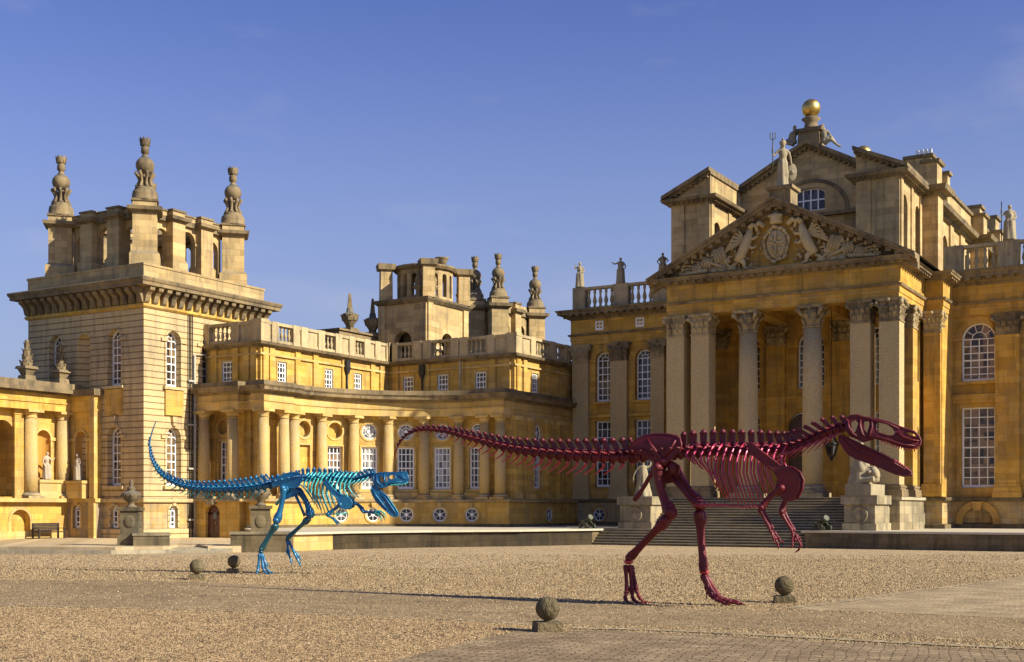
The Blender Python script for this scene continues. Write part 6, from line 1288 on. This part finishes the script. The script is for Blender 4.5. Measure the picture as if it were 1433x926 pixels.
    # skull and jaw
    U = px2([(380, 130), (420, 100), (500, 92), (560, 115), (650, 128), (760, 148), (870, 178), (990, 228), (1090, 262), (1170, 288), (1225, 345), (1250, 400), (1232, 452), (1170, 482), (1050, 470), (930, 430), (850, 395), (770, 378), (720, 362), (640, 385), (560, 405), (500, 368), (420, 335), (372, 270), (365, 190)], 1140, 570, 8.42)
    orb = px2([(578, 160), (640, 158), (652, 205), (625, 290), (598, 312), (578, 255), (570, 200)], 1140, 570, 8.42)[::-1]; ant = px2([(708, 200), (745, 170), (850, 192), (925, 245), (952, 300), (925, 335), (860, 335), (785, 312), (730, 290), (706, 245)], 1140, 570, 8.42)[::-1]
    tem = px2([(425, 170), (480, 140), (520, 190), (500, 250), (480, 300), (440, 290), (415, 235)], 1140, 570, 8.42)[::-1]; nos = px2([(1065, 292), (1130, 290), (1180, 312), (1196, 345), (1165, 348), (1115, 335), (1075, 318)], 1140, 570, 8.42)[::-1]; dot = px2([(980, 312), (997, 298), (1012, 312), (1005, 332), (985, 332)], 1140, 570, 8.42)[::-1]
    sw = lambda u, v: (.27 - .165 * max(0, min(1, (u - 1195) / 92.0)) ** .8) * (1 - .30 * max(0, min(1, (600 + (u - 1185) * .17 - v) / 16))) * (.55 if u > 1287 else 1)
    sk = D.plate('skull', [U, orb, ant, tem, nos, dot], sw, rim=1.35, thick=1.9, top=(0, 12), ridges=[(2.0, [(1186, 588), (1187, 598), (1193, 607), (1204, 614)]), (1.8, [(1204, 586), (1203, 597), (1206, 607), (1212, 613)]), (1.7, [(1219, 586), (1220, 597), (1217, 607), (1214, 613)]), (1.9, [(1214, 613), (1228, 612), (1244, 616), (1262, 622), (1280, 624)]), (1.6, [(1254, 605), (1264, 612), (1276, 616), (1286, 617)]), (1.5, [(1205, 584), (1222, 588), (1240, 592), (1258, 600)])])
    D.teeth(sk, px2([(775, 385), (850, 402), (930, 438), (1050, 475), (1170, 488), (1215, 465)], 1140, 570, 8.42), 15, 4.6, sw)
    J = px2([(285, 335), (335, 335), (420, 385), (520, 430), (640, 485), (760, 545), (850, 592), (1000, 672), (1130, 758), (1130, 778), (1095, 802), (1040, 808), (950, 782), (850, 742), (740, 690), (600, 642), (480, 602), (390, 545), (330, 465), (290, 395)], 1140, 570, 8.42); jh = px2([(505, 540), (530, 535), (562, 555), (548, 572), (518, 562)], 1140, 570, 8.42)[::-1]
    jw = lambda u, v: .24 - .175 * max(0, min(1, (u - 1178) / 97.0)) ** .9
    jw_ = D.plate('lower_jaw', [J, jh], jw, rim=1.4, thick=2.0, ridges=[(2.0, [(1178, 612), (1186, 624), (1200, 634), (1222, 642)]), (1.7, [(1196, 622), (1214, 631), (1240, 642), (1266, 657)]), (1.4, [(1186, 614), (1200, 622), (1204, 630)])]); b = MB(); b.tube([D.P(1274, 664, .07), D.P(1275, 665, 0), D.P(1274, 664, -.07)], .035, 8); D.part(b, 'jaw_tip', 'main', jw_)
    D.teeth(jw_, px2([(770, 545), (850, 590), (1000, 668), (1105, 738)], 1140, 570, 8.42), 12, 3.8, jw, up=True)
    # thin steel supports
    b = MB(); b.tube([D.P(992, 590 + 45, 0), D.P(992, 590 + 45, 0) * Vector((1, 1, 0)) if False else Vector((D.P(992, 635, 0).x, 0, .0))], .018, 6)
    return D
red_dino()

def blue_dino():
    O = gnd(392, 803.5); D = Dino('dinosaur_skeleton', 'smaller cobalt blue skeleton sculpture of a running dinosaur with teal ribs, before the colonnade', O, RT * 1.0 - FW * .25, .0253, dict(main='blue', rib='teal', pale='teal'))
    D.spine([(217.8, 589.5, .7, .3, .5, 0), (212.9, 602.7, 1.0, .6, .5, 0), (209.6, 615, 1.3, .8, .5, 0), (208.9, 628.4, 1.6, 1.2, .5, 0), (211.3, 640.5, 2.0, 1.5, .6, 1.5), (216.6, 652.4, 2.4, 2.0, .6, 2.5), (224.2, 662.8, 2.8, 2.3, .8, 4), (235, 670.7, 3.2, 2.8, .8, 6), (250, 678, 3.6, 3.4, .9, 8), (265, 682, 4.0, 4, .9, 9), (285, 684.3, 4.3, 4.5, .9, 11), (313, 684.6, 4.7, 5.5, .8, 12), (340, 684, 5.0, 7, .7, 12), (362, 681.5, 5.2, 8, .6, 11), (380, 678, 5.3, 8, .5, 0)], lambda o: 3.0 + o[2] * .95, 0)
    D.spine([(380, 678, 5.2, 4, .2, 0), (421, 670, 5.0, 5, .0, 0)], lambda o: 8.0, 0, 'sacral_vertebra')
    D.spine([(421, 670, 4.6, 7, 0, 0), (440, 669, 4.5, 7, 0, 0), (462, 669.5, 4.4, 6, .1, 0), (482, 671, 4.2, 5, .3, 0), (495, 671.5, 4.0, 5, .4, 0)], lambda o: 7.4, 0)
    D.spine([(495, 671.5, 4.0, 5, .4, 0), (505, 669.5, 3.7, 5, .4, 0), (515, 666, 3.5, 4.5, .3, 0), (525, 663.5, 3.2, 4, .3, 0)], lambda o: 5.6, 0, 'neck_vertebra')
    for i in range(6):
        x = 487 + i * 6.3; y = 675 - i * 1.6
        for sg in (1, -1): b = MB(); b.tube([D.P(x + 3, y - 1, sg * .10), D.P(x - 5, y + 5, sg * .14), D.P(x - 13, y + 12, sg * .12)], [.020, .017, .008], 6); D.part(b, 'neck_rib', 'rib')
    for x, y1, w in ((423, 688, .18), (428, 697, .22), (433, 706, .26), (438, 713, .29), (443, 718, .31), (448, 719, .33), (454, 720, .34), (460, 719, .34), (466, 717, .34), (472, 714, .32), (478, 710, .30), (484, 704, .27), (490, 697, .23)): D.rib(x, 669, y1, w, 1.05, sweep=8)
    for i in range(12):
        x = 437 + i * 4.0; y = 721 - .5 * i * .4
        for sg in (1, -1): b = MB(); b.tube([D.P(x + 6, y + .8, 0), D.P(x + 1, y - 1, sg * .12), D.P(x - 4, y - 3, sg * .2)], [.018, .016, .008], 5); D.part(b, 'belly_rib', 'rib')
    pel = px2([(218, 195), (240, 168), (275, 148), (340, 122), (385, 118), (425, 124), (456, 142), (445, 175), (425, 210), (395, 235), (350, 232), (300, 205), (255, 215), (225, 222)], 340, 640, 5.45)
    D.plate('ilium', [pel], lambda u, v: .19 - .05 * max(0, (668 - v) / 8), thick=1.6, rim=1.3, top=(1, 6))
    for sg in (1, -1):
        b = MB(); b.ball(D.P(400, 684, sg * .16), .13, 12, 9, (1, .6, .9)); D.part(b, 'hip_socket', 'main'); b = MB(); b.tube([D.P(399, 684, sg * .14), D.P(393, 697, sg * .10), D.P(386, 706, sg * .05)], [.07, .05, .06], 8); D.part(b, 'ischium', 'pale')
    pub = px2([(330, 225), (400, 232), (425, 262), (395, 290), (350, 305), (320, 320), (312, 280)], 340, 640, 5.45); D.plate('pubis', [pub], lambda u, v: .12, thick=1.2, rim=1.1)
    b = MB(); b.tube([D.P(413, 692, .05), D.P(420, 708, .04), D.P(426, 722, .03)], [.06, .045, .06], 8); D.part(b, 'pubic_shaft', 'main')
    n, f = .22, -.22
    D.bone('femur', (396, 683), (387, 728), 3.9, off=n, bulge=(1.4, 1.6), mid=(394, 704)); D.bone('tibia', (385, 736), (366, 768), 3.2, off=n, mat='deepteal', bulge=(1.7, 1.3)); D.bone('fibula', (382, 735), (364, 767), 1.6, off=n + .1, off1=n + .06, mat='deepteal')
    b = MB(); b.ball(D.P(364.5, 772, n), .09, 10, 8, (1.1, 1.1, .7)); D.part(b, 'ankle', 'deepteal')
    ft = D.bone('metatarsals', (362.5, 776), (361, 794), 1.8, off=n + .06, bulge=(1.3, 1.3)); D.bone('metatarsal', (365, 776), (367.5, 793), 1.9, off=n, bulge=(1.3, 1.3), parent=ft); D.bone('metatarsal', (367, 776), (372, 791), 1.7, off=n - .06, bulge=(1.3, 1.3), parent=ft)
    D.toe(ft, [(361, 795), (359.5, 800), (358.5, 804.5)], n + .07, n + .22, 1.9); D.toe(ft, [(367.5, 794), (369, 799), (373, 803), (380, 804)], n, n + .02, 2.0); D.toe(ft, [(371, 793), (374, 798), (378, 801), (383, 802)], n - .06, n - .2, 1.8); D.toe(ft, [(368, 782), (372, 788), (377.5, 794)], n - .04, n - .1, 1.1)
    D.bone('femur', (416, 686), (434, 720), 4.2, off=f, bulge=(1.4, 1.6), mid=(427, 700)); D.bone('tibia', (430, 727), (403, 752), 3.0, off=f, mat='deepteal', bulge=(1.8, 1.3)); D.bone('fibula', (428, 729), (402, 754), 1.4, off=f + .1, off1=f + .05, mat='deepteal')
    b = MB(); b.ball(D.P(401.5, 755.5, f), .08, 10, 8); D.part(b, 'ankle', 'deepteal')
    ft = D.bone('metatarsals', (401.5, 758), (403.5, 774), 1.7, off=f + .06, bulge=(1.3, 1.3)); D.bone('metatarsal', (404, 758), (411, 772), 1.8, off=f, bulge=(1.3, 1.3), parent=ft)
    D.toe(ft, [(403.5, 775), (405.5, 781), (407.5, 787), (407.5, 790)], f + .06, f + .14, 1.7); D.toe(ft, [(411, 773), (415, 781), (418.5, 788), (420, 794)], f, f, 1.9); D.toe(ft, [(413, 772), (418, 779), (421, 786)], f - .08, f - .15, 1.5); D.toe(ft, [(402, 764), (400.5, 772), (401, 778)], f + .1, f + .12, 1.0)
    for sg, dx in ((1, 0), (-1, 4)):
        sc_ = [(x + dx, y) for x, y in px2([(95, 300), (130, 262), (200, 350), (290, 440), (350, 455), (410, 480), (440, 530), (430, 580), (370, 610), (310, 590), (280, 550), (268, 490), (200, 420)], 440, 640, 8.42)]
        wf = lambda u, v: sg * (.33 - .0035 * max(0, u - 470)); b = MB(); b.slab([sc_], lambda u, v: D.P(u, v, wf(u, v) + .02), lambda u, v: D.P(u, v, wf(u, v) - .02)); pts = [D.P(u, v, wf(u, v)) for u, v in sc_]; b.tube(pts + [pts[0]], .026, 7); D.part(b, 'shoulder_blade', 'main')
    a, c = .28, -.24
    D.bone('humerus', (476, 706), (459, 719), 2.5, off=a, bulge=(1.5, 1.3)); fa = D.bone('forearm', (458, 721), (468, 727), 1.7, off=a); D.toe(fa, [(468, 727), (472, 730), (476, 733)], a, a + .05, 1.4, name='finger'); D.toe(fa, [(467, 728), (470, 732), (475, 736)], a + .05, a + .1, 1.3, name='finger')
    D.bone('humerus', (491, 704), (507, 714), 2.6, off=c, bulge=(1.5, 1.3), mid=(500, 706)); fa = D.bone('forearm', (508, 716), (524, 717.5), 1.9, off=c, bulge=(1.4, 1.2))
    D.toe(fa, [(524, 717), (531, 718), (536, 722), (538, 729)], c, c + .04, 1.5, mat='pale', name='finger'); D.toe(fa, [(524, 717), (530, 720), (533, 725), (533, 730)], c + .06, c + .1, 1.4, mat='pale', name='finger'); D.toe(fa, [(524, 716), (532, 715), (538, 719), (540, 725)], c - .06, c - .1, 1.3, mat='pale', name='finger')
    U = px2([(695, 205), (760, 185), (830, 180), (900, 180), (1000, 180), (1078, 172), (1098, 225), (1096, 280), (1060, 305), (980, 312), (900, 318), (870, 332), (800, 358), (740, 342), (700, 315), (688, 255)], 440, 640, 8.42)
    orb = px2([(872, 225), (895, 202), (932, 202), (956, 228), (940, 258), (895, 264), (872, 246)], 440, 640, 8.42)[::-1]; h1 = px2([(832, 215), (855, 218), (864, 262), (855, 296), (835, 285)], 440, 640, 8.42)[::-1]; h2 = px2([(768, 215), (800, 222), (815, 270), (800, 310), (772, 285)], 440, 640, 8.42)[::-1]; ns = px2([(1018, 200), (1045, 196), (1050, 210), (1022, 213)], 440, 640, 8.42)[::-1]
    sw = lambda u, v: .20 - .10 * max(0, min(1, (u - 530) / 40.0)) - .04 * max(0, min(1, (668 - v) / 8))
    sk = D.plate('skull', [U, orb, h1, h2, ns], sw, rim=1.0, thick=1.4, top=(0, 6), ridges=[(1.3, [(526, 664), (527, 674), (534, 680)]), (1.2, [(538, 663), (537, 671), (540, 679)]), (1.2, [(543, 677), (552, 675), (562, 674)]), (1.0, [(556, 665), (563, 668), (568, 670)])]); D.teeth(sk, px2([(890, 318), (980, 315), (1060, 308), (1092, 290)], 440, 640, 8.42), 11, 2.6, sw)
    J = px2([(672, 345), (700, 328), (735, 352), (790, 405), (850, 455), (905, 540), (960, 620), (988, 668), (975, 695), (945, 700), (895, 680), (800, 595), (722, 515), (680, 440), (660, 385)], 440, 640, 8.42); jh = px2([(728, 462), (752, 478), (775, 512), (758, 518), (735, 495)], 440, 640, 8.42)[::-1]; jh2 = px2([(805, 500), (822, 512), (850, 560), (838, 562), (815, 535)], 440, 640, 8.42)[::-1]
    jw = lambda u, v: .18 - .10 * max(0, min(1, (u - 520) / 37.0)); jo = D.plate('lower_jaw', [J, jh, jh2], jw, rim=1.0, thick=1.4, ridges=[(1.3, [(521, 684), (526, 694), (534, 704), (541, 713)]), (1.1, [(532, 690), (541, 700), (549, 712), (555, 721)])]); D.teeth(jo, px2([(860, 470), (905, 535), (958, 612), (980, 650)], 440, 640, 8.42), 9, 2.2, jw, up=True)
blue_dino()

# ================================================================== ball bollards
def bollard(label, px, ybase, dia, pw, rot, tall=.0):
    x, y = gnd(px, ybase - 4); d = dep(x, y); r = dia / 2 * d / FPX; w = pw * d / FPX * .78; t = thing('ball_bollard', label, 'stone bollard', (x, y, .0), rot, 'lichened stone balls on plinths')
    b = MB(); b.taper(0, 0, 0, .17 + tall, w * 1.12, w * 1.12, w * 1.06, w * 1.06); b.build('plinth', M['lichplinth'], t, local=True)
    c = MB(); zz = .17 + tall; c.lathe([(r * .35, zz), (r * .32, zz + .05)], n=12); c.ball((0, 0, zz + .02 + r), r, 32, 22); o = c.build('ball', M['lich'], t, local=True)
    return t
bollard('nearest stone ball on its square plinth, at the bottom below the crimson tail', 766, 888, 34, 43, YAW + R(12), .02)
bollard('stone ball on pale plinth just right of the crimson skeleton\'s front foot', 1097, 847.5, 27, 33, YAW + R(-8))
bollard('stone ball left of its twin, under the blue skeleton\'s tail', 275, 815, 20.5, 26, YAW + R(8))
bollard('stone ball between its twin and the blue skeleton\'s foot', 327, 806, 18, 22, YAW)

# ================================================================== urn pedestals and low walls of the left steps
def urn_pedestal(label, x, y, rot, w=1.15, h=2.25):
    t = thing('urn_pedestal', label, 'pedestal', (x, y, .0), rot, 'urn pedestals at the left steps'); b = MB()
    b.box(-w / 2 - .12, w / 2 + .12, -w / 2 - .12, w / 2 + .12, 0, .9); b.box(-w / 2, w / 2, -w / 2, w / 2, .9, h); b.box(-w / 2 - .10, w / 2 + .10, -w / 2 - .10, w / 2 + .10, h, h + .18)
    for a in (0, 90): T = Matrix.Rotation(R(a), 4, 'Z'); b.ball((0, -w / 2, 1.62), .30, 12, 8, (1, .25, 1.15), T)
    b.build('pedestal', M['grime'], t, local=True)
    u = MB(); z = h + .18; u.lathe([(.34, z), (.34, z + .08), (.18, z + .16), (.18, z + .28), (.42, z + .46), (.56, z + .68), (.60, z + .84), (.52, z + .92), (.34, z + 1.0), (.20, z + 1.06), (.26, z + 1.14), (.24, z + 1.24), (.10, z + 1.34), (.14, z + 1.48), (.12, z + 1.62), (.03, z + 1.80)], n=20, wob=lambda a, zz: 1 + .04 * math.cos(10 * a))
    for k in range(8): a = math.pi * k / 4; u.tube([(.5 * math.cos(a), .5 * math.sin(a), z + .9), (.62 * math.cos(a + .25), .62 * math.sin(a + .25), z + .72), (.5 * math.cos(a + .5), .5 * math.sin(a + .5), z + .9)], .05, 5)
    o = u.build('urn', M['corn'], t, local=True); o.data.transform(Matrix.Translation((0, 0, z)) @ Matrix.Scale(.85, 4) @ Matrix.Translation((0, 0, -z)))
urn_pedestal('weathered pedestal with stone urn in front of the tall tower', -51.5, 46.6, R(35), .96, 2.2); urn_pedestal('weathered pedestal with stone urn behind the blue skeleton\'s near thigh', -45.6, 50.2, R(40), 1.0, 2.3)
def lowwall(label, p0, p1, th, h, mat='grime', lightend=False):  # dark wall tone carries the front-face shade in its colour
    t = thing('low_wall', label, 'wall', ((p0[0] + p1[0]) / 2, (p0[1] + p1[1]) / 2, 0)); w = Wall(t, p0, p1, None); b = MB(); w.box(b, 0, w.L, 0, th, 0, h - .14); b.build('wall', M[mat], t); c = MB(); w.box(c, -.06, w.L + .06, -.06, th + .06, h - .14, h); c.build('coping', M['ped'], t)
lowwall('low square block of stone wall between tower pedestal and left steps', gnd(186, 773), gnd(237, 772.5), 2.2, 1.02, 'grime')
lowwall('low dark stone wall right of the left steps, behind the blue skeleton', gnd(322, 773), gnd(404, 773), 1.3, 1.1, 'grime')

# ================================================================== bench, guns, lantern
def bench():
    x, y = -68.05, onX(68, -68.05); t = thing('garden_bench', 'dark slatted timber bench against the arcade wing wall', 'bench', (x, y, ZL), R(90)); L = 1.05
    s_ = MB(); 
    for i in range(5): s_.box(-L, L, -.32 + i * .12, -.21 + i * .12, .40, .47)
    s_.build('seat', M['wood'], t, local=True); s_ = MB(); s_.box(-L, L, .32, .36, .95, 1.02); s_.box(-L, L, .30, .34, .52, .58)
    for i in range(5): s_.box(-L, L, .325, .35, .50 + i * .10, .59 + i * .10)
    s_.build('backrest', M['wood'], t, local=True)
    for sx in (-1, 1):
        for yy in (-.28, .33): l = MB(); l.box(sx * (L - .05) - .05, sx * (L - .05) + .05, yy - .045, yy + .045, 0, .66 if yy < 0 else 1.0); l.build('leg', M['wood'], t, local=True)
        l = MB(); l.box(sx * (L - .05) - .04, sx * (L - .05) + .04, -.34, .34, .66, .70); l.build('armrest', M['wood'], t, local=True)
bench()
def gun(label, px, Y, rz):
    x = onY(px, Y); t = thing('cannon', label, 'cannon', (x, Y, ZT), rz, 'bronze guns on the terrace edge')
    b = MB(); T = Matrix.Translation((0, 0, .52)) @ Matrix.Rotation(R(-62), 4, 'Y'); b.lathe([(.05, -.52), (.10, -.46), (.07, -.40), (.17, -.36), (.19, -.2), (.16, -.15), (.15, .35), (.19, .40), (.20, .50), (.15, .52), (.11, .50)], n=16, M=T); b.build('barrel', M['bronze'], t, local=True)
    for sy in (-1, 1): c = MB(); c.slab([[(-.55, .10), (.50, .12), (.52, .30), (.22, .55), (-.05, .52), (-.35, .30), (-.58, .24)]], lambda u, v: (u, sy * .20, v), lambda u, v: (u, sy * .26, v)); c.build('carriage_cheek', M['bronze'], t, local=True)
    for sx in (-.36, .34):
        for sy in (-1, 1):
            w = MB(); w.lathe([(.16, -.035), (.17, 0), (.16, .035)], n=14, M=Matrix.Translation((sx, sy * .30, .17)) @ Matrix.Rotation(R(90), 4, 'X')); w.build('wheel', M['bronze'], t, local=True)
gun('small bronze gun on the terrace edge left of the lower steps', 821, 71.6, R(150)); gun('small bronze gun on the terrace before the right stair pedestal', 1150, 71.7, R(140))
def lantern():
    Y = 79.2; X = onY(1163, Y); z = zat(642, X, Y); t = thing('hanging_lantern', 'ornate dark iron lantern hanging inside the portico behind the red neck', 'lantern', (X, Y, z)); b = MB()
    for k in range(6):
        a = math.pi * k / 3; ca, sa = math.cos(a), math.sin(a); b.tube([(ca * .06, sa * .06, 0), (ca * .26, sa * .26, .30), (ca * .42, sa * .42, .95), (ca * .36, sa * .36, 1.1), (ca * .12, sa * .12, 1.5), (0, 0, 1.8)], .035, 6); b.ball((ca * .44, sa * .44, 1.0), .09, 6, 5)
    b.lathe([(.26, .30), (.28, .36)], n=6); b.lathe([(.42, .92), (.42, 1.02)], n=6); b.ball((0, 0, -.05), .09, 8, 6); b.build('frame', M['iron'], t, local=True)
    g = MB(); g.lathe([(.22, .33), (.37, .93)], n=6, smooth=False); g.build('glass', M['glass'], t, local=True); c = MB(); c.tube([(0, 0, 1.75), (0, 0, 15.6 - z)], .02, 5); c.build('chain', M['iron'], t, local=True)
lantern()

# ================================================================== statues
def st(name, label, loc, rz, s, j, robe=ROBE, mat='statue', vox=.035): return figure(name, label, 'statue', loc, rz, s, j, mat=mat, robe=robe, vox=vox)
ya = onX(60, -69.7)
st('statue', 'pale draped statue in the sunlit niche between two round columns, far left', (-69.35, ya, 4.25), R(90), 1.07, body(ra=[(.21, 0, 1.38), (.34, -.04, 1.2), (.46, -.10, 1.28), (.50, -.12, 1.42)], head=(.03, -.01)), mat='statpale')
xa = onY(113, 57.2)
st('statue', 'pale draped statue in the shaded niche of the link block', (xa, 56.95, 4.2), R(-10), 1.05, body(la=[(-.21, 0, 1.38), (-.33, -.03, 1.15), (-.28, -.14, 1.0), (-.34, -.2, .98)], head=(-.03, -.02)), robe=ROBE2, mat='statpale')
XS = [(811, 'roof statue at the left corner of the palace parapet', [(-.21, 0, 1.38), (-.34, 0, 1.28), (-.30, -.05, 1.52), (-.20, -.06, 1.60)], None), (868, 'roof statue with both arms spread, middle of the left parapet', [(-.21, 0, 1.38), (-.42, -.02, 1.32), (-.56, -.10, 1.42), (-.64, -.12, 1.44)], [(.21, 0, 1.38), (.33, -.02, 1.18), (.30, -.12, 1.02), (.34, -.16, .96)]), (927, 'dark roof statue at the foot of the pediment slope', [(-.21, 0, 1.38), (-.36, .02, 1.18), (-.22, -.06, .98), (-.16, -.12, .96)], [(.21, 0, 1.38), (.36, -.04, 1.22), (.24, -.14, 1.08), (.14, -.2, 1.1)])]
for px, lb, la, ra in XS: st('statue', lb, (onY(px, 86.1), 86.1, 19.58), R(20), 1.16, body(la=la, ra=ra), robe=ROBE2)
xr = onY(1412.5, 86.1)
t = st('statue', 'draped statue holding a staff on the right hand parapet pedestal', (xr, 86.1, 19.78), R(15), 1.35, body(la=[(-.21, 0, 1.38), (-.38, -.02, 1.2), (-.40, -.12, 1.42), (-.38, -.14, 1.52)]), robe=ROBE2)
b = MB(); b.tube([(-.52, -.2, 0), (-.52, -.2, 2.55)], .03, 6); b.build('staff', M['iron'], t, local=True)
# helmeted goddess on the pediment
t = st('goddess_statue', 'tall helmeted statue with trident and shield on the pediment apex', (-25.4, 76.0, 22.55), R(28), 1.66, body(la=[(-.21, 0, 1.38), (-.38, -.02, 1.2), (-.42, -.10, 1.42), (-.40, -.12, 1.55)], ra=[(.21, 0, 1.38), (.29, .02, 1.12), (.30, -.08, .90), (.30, -.10, .86)]), robe=[([(.22, .02), (.24, .05), (.20, .4), (.20, .7), (.19, .95), (.14, 1.08)], 0, .02, 7, .4)], mat='statue')
b = MB(); b.lathe([(.19, 2.72), (.22, 2.84), (.17, 2.98), (.05, 3.04)], 0, 0.02, 12); b.tube([(0, -.16, 2.98), (0, 0, 3.14), (0, .2, 3.06), (0, .28, 2.8)], [.03, .05, .05, .03], 6); b.build('helmet', M['statue'], t, local=True)
b = MB(); b.tube([(-.67, -.22, .9), (-.67, -.22, 3.0)], .035, 6)
for dx in (-.16, 0, .16): b.tube([(-.67, -.22, 2.98), (-.67 + dx, -.22, 3.08), (-.67 + dx, -.22, 3.45)], .03, 6)
b.build('trident', M['bronze'], t, local=True); b = MB(); b.ball((.56, -.12, .95), .46, 18, 12, (.62, .14, 1.2)); b.ball((.56, -.19, .95), .16, 10, 8, (.8, .4, 1)); b.build('shield', M['statue'], t, local=True)
# reclining slaves either side of the golden ball
def recl(label, px, py, sg, s):
    Y = 89.1; X = onY(px, Y); z = zat(py, X, Y)
    j = [([(0, 0, .18), (sg * .05, 0, .42), (sg * .02, 0, .66), (0, -.02, .78)], [.17, .14, .17, .08]), ([(-.2, 0, .72), (0, 0, .76), (.2, 0, .72)], [.07, .1, .07]), ([(0, -.02, .78), (-sg * .03, -.04, .90), (-sg * .04, -.05, 1.02), (-sg * .03, -.04, 1.10)], [.06, .09, .10, .05]),
         ([(sg * .02, -.1, .15), (sg * .42, -.16, .24), (sg * .78, -.14, -.12), (sg * .92, -.16, -.2)], [.12, .09, .055, .04]), ([(sg * .02, .08, .15), (sg * .40, -.0, .40), (sg * .62, 0, .02), (sg * .78, -.02, -.06)], [.12, .09, .055, .04]),
         ([(-.2, 0, .72), (-sg * .34 if sg > 0 else -.30, .06, .48), (-.22, .1, .22)], [.065, .05, .04]), ([(.2, 0, .72), (.34, -.02, .50), (.18, -.1, .34)], [.065, .05, .04])]
    figure('seated_figure', label, 'statue', (X, Y, z), 0, s, j, mat='statue', vox=.04)
recl('seated stone captive left of the golden ball, head turned down', 1111, 206, -1, 1.45); recl('seated stone captive right of the golden ball with legs stretched out', 1152, 205, 1, 1.5)
# stair pedestal group and trophy
t = st('statue_group', 'draped stone figure with raised cloak on the left stair pedestal', (-34.0, 73.7, 3.08), R(25), 1.38, body(la=[(-.21, 0, 1.38), (-.36, .02, 1.2), (-.46, -.02, .9), (-.44, -.05, .7)], ra=[(.21, 0, 1.38), (.34, 0, 1.5), (.38, .02, 1.7), (.34, .02, 1.82)]), robe=[([(.42, .0), (.40, .15), (.30, .5), (.26, .9), (.20, 1.2), (.14, 1.4)], 0, .03, 8, .2)], vox=.04)
def trophy():
    t = thing('stone_trophy', 'dark carved trophy of arms with a pointed tent on the right stair pedestal', 'sculpture', (-19.7, 74.0, 3.76)); b = MB(); random.seed(4)
    b.lathe([(.80, 0), (.72, .35), (.60, .8), (.34, 1.6), (.06, 2.75)], -.25, 0, 18, wob=lambda a, z: 1 + .10 * math.sin(7 * a)); b.ball((.38, 0, .55), .50, 14, 10, (1, 1, 1.1)); b.ball((-.15, -.45, .9), .26, 12, 8, (1, .8, 1.2)); b.tube([(-.7, -.3, .1), (-.9, -.2, 1.7)], [.05, .03], 6); b.tube([(.2, -.4, .1), (.75, -.2, 1.5)], [.06, .05], 6)
    for i in range(26): a = random.uniform(0, 6.28); rr = random.uniform(.4, .85); b.ball((rr * math.cos(a), rr * .8 * math.sin(a), random.uniform(.0, .9)), random.uniform(.10, .22), 7, 5)
    b.tube([(-.6, -.6, .15), (.7, -.65, .3)], [.14, .18], 8)
    remesh(b.build('trophy', M['statue'], t, local=True), .04)
trophy()
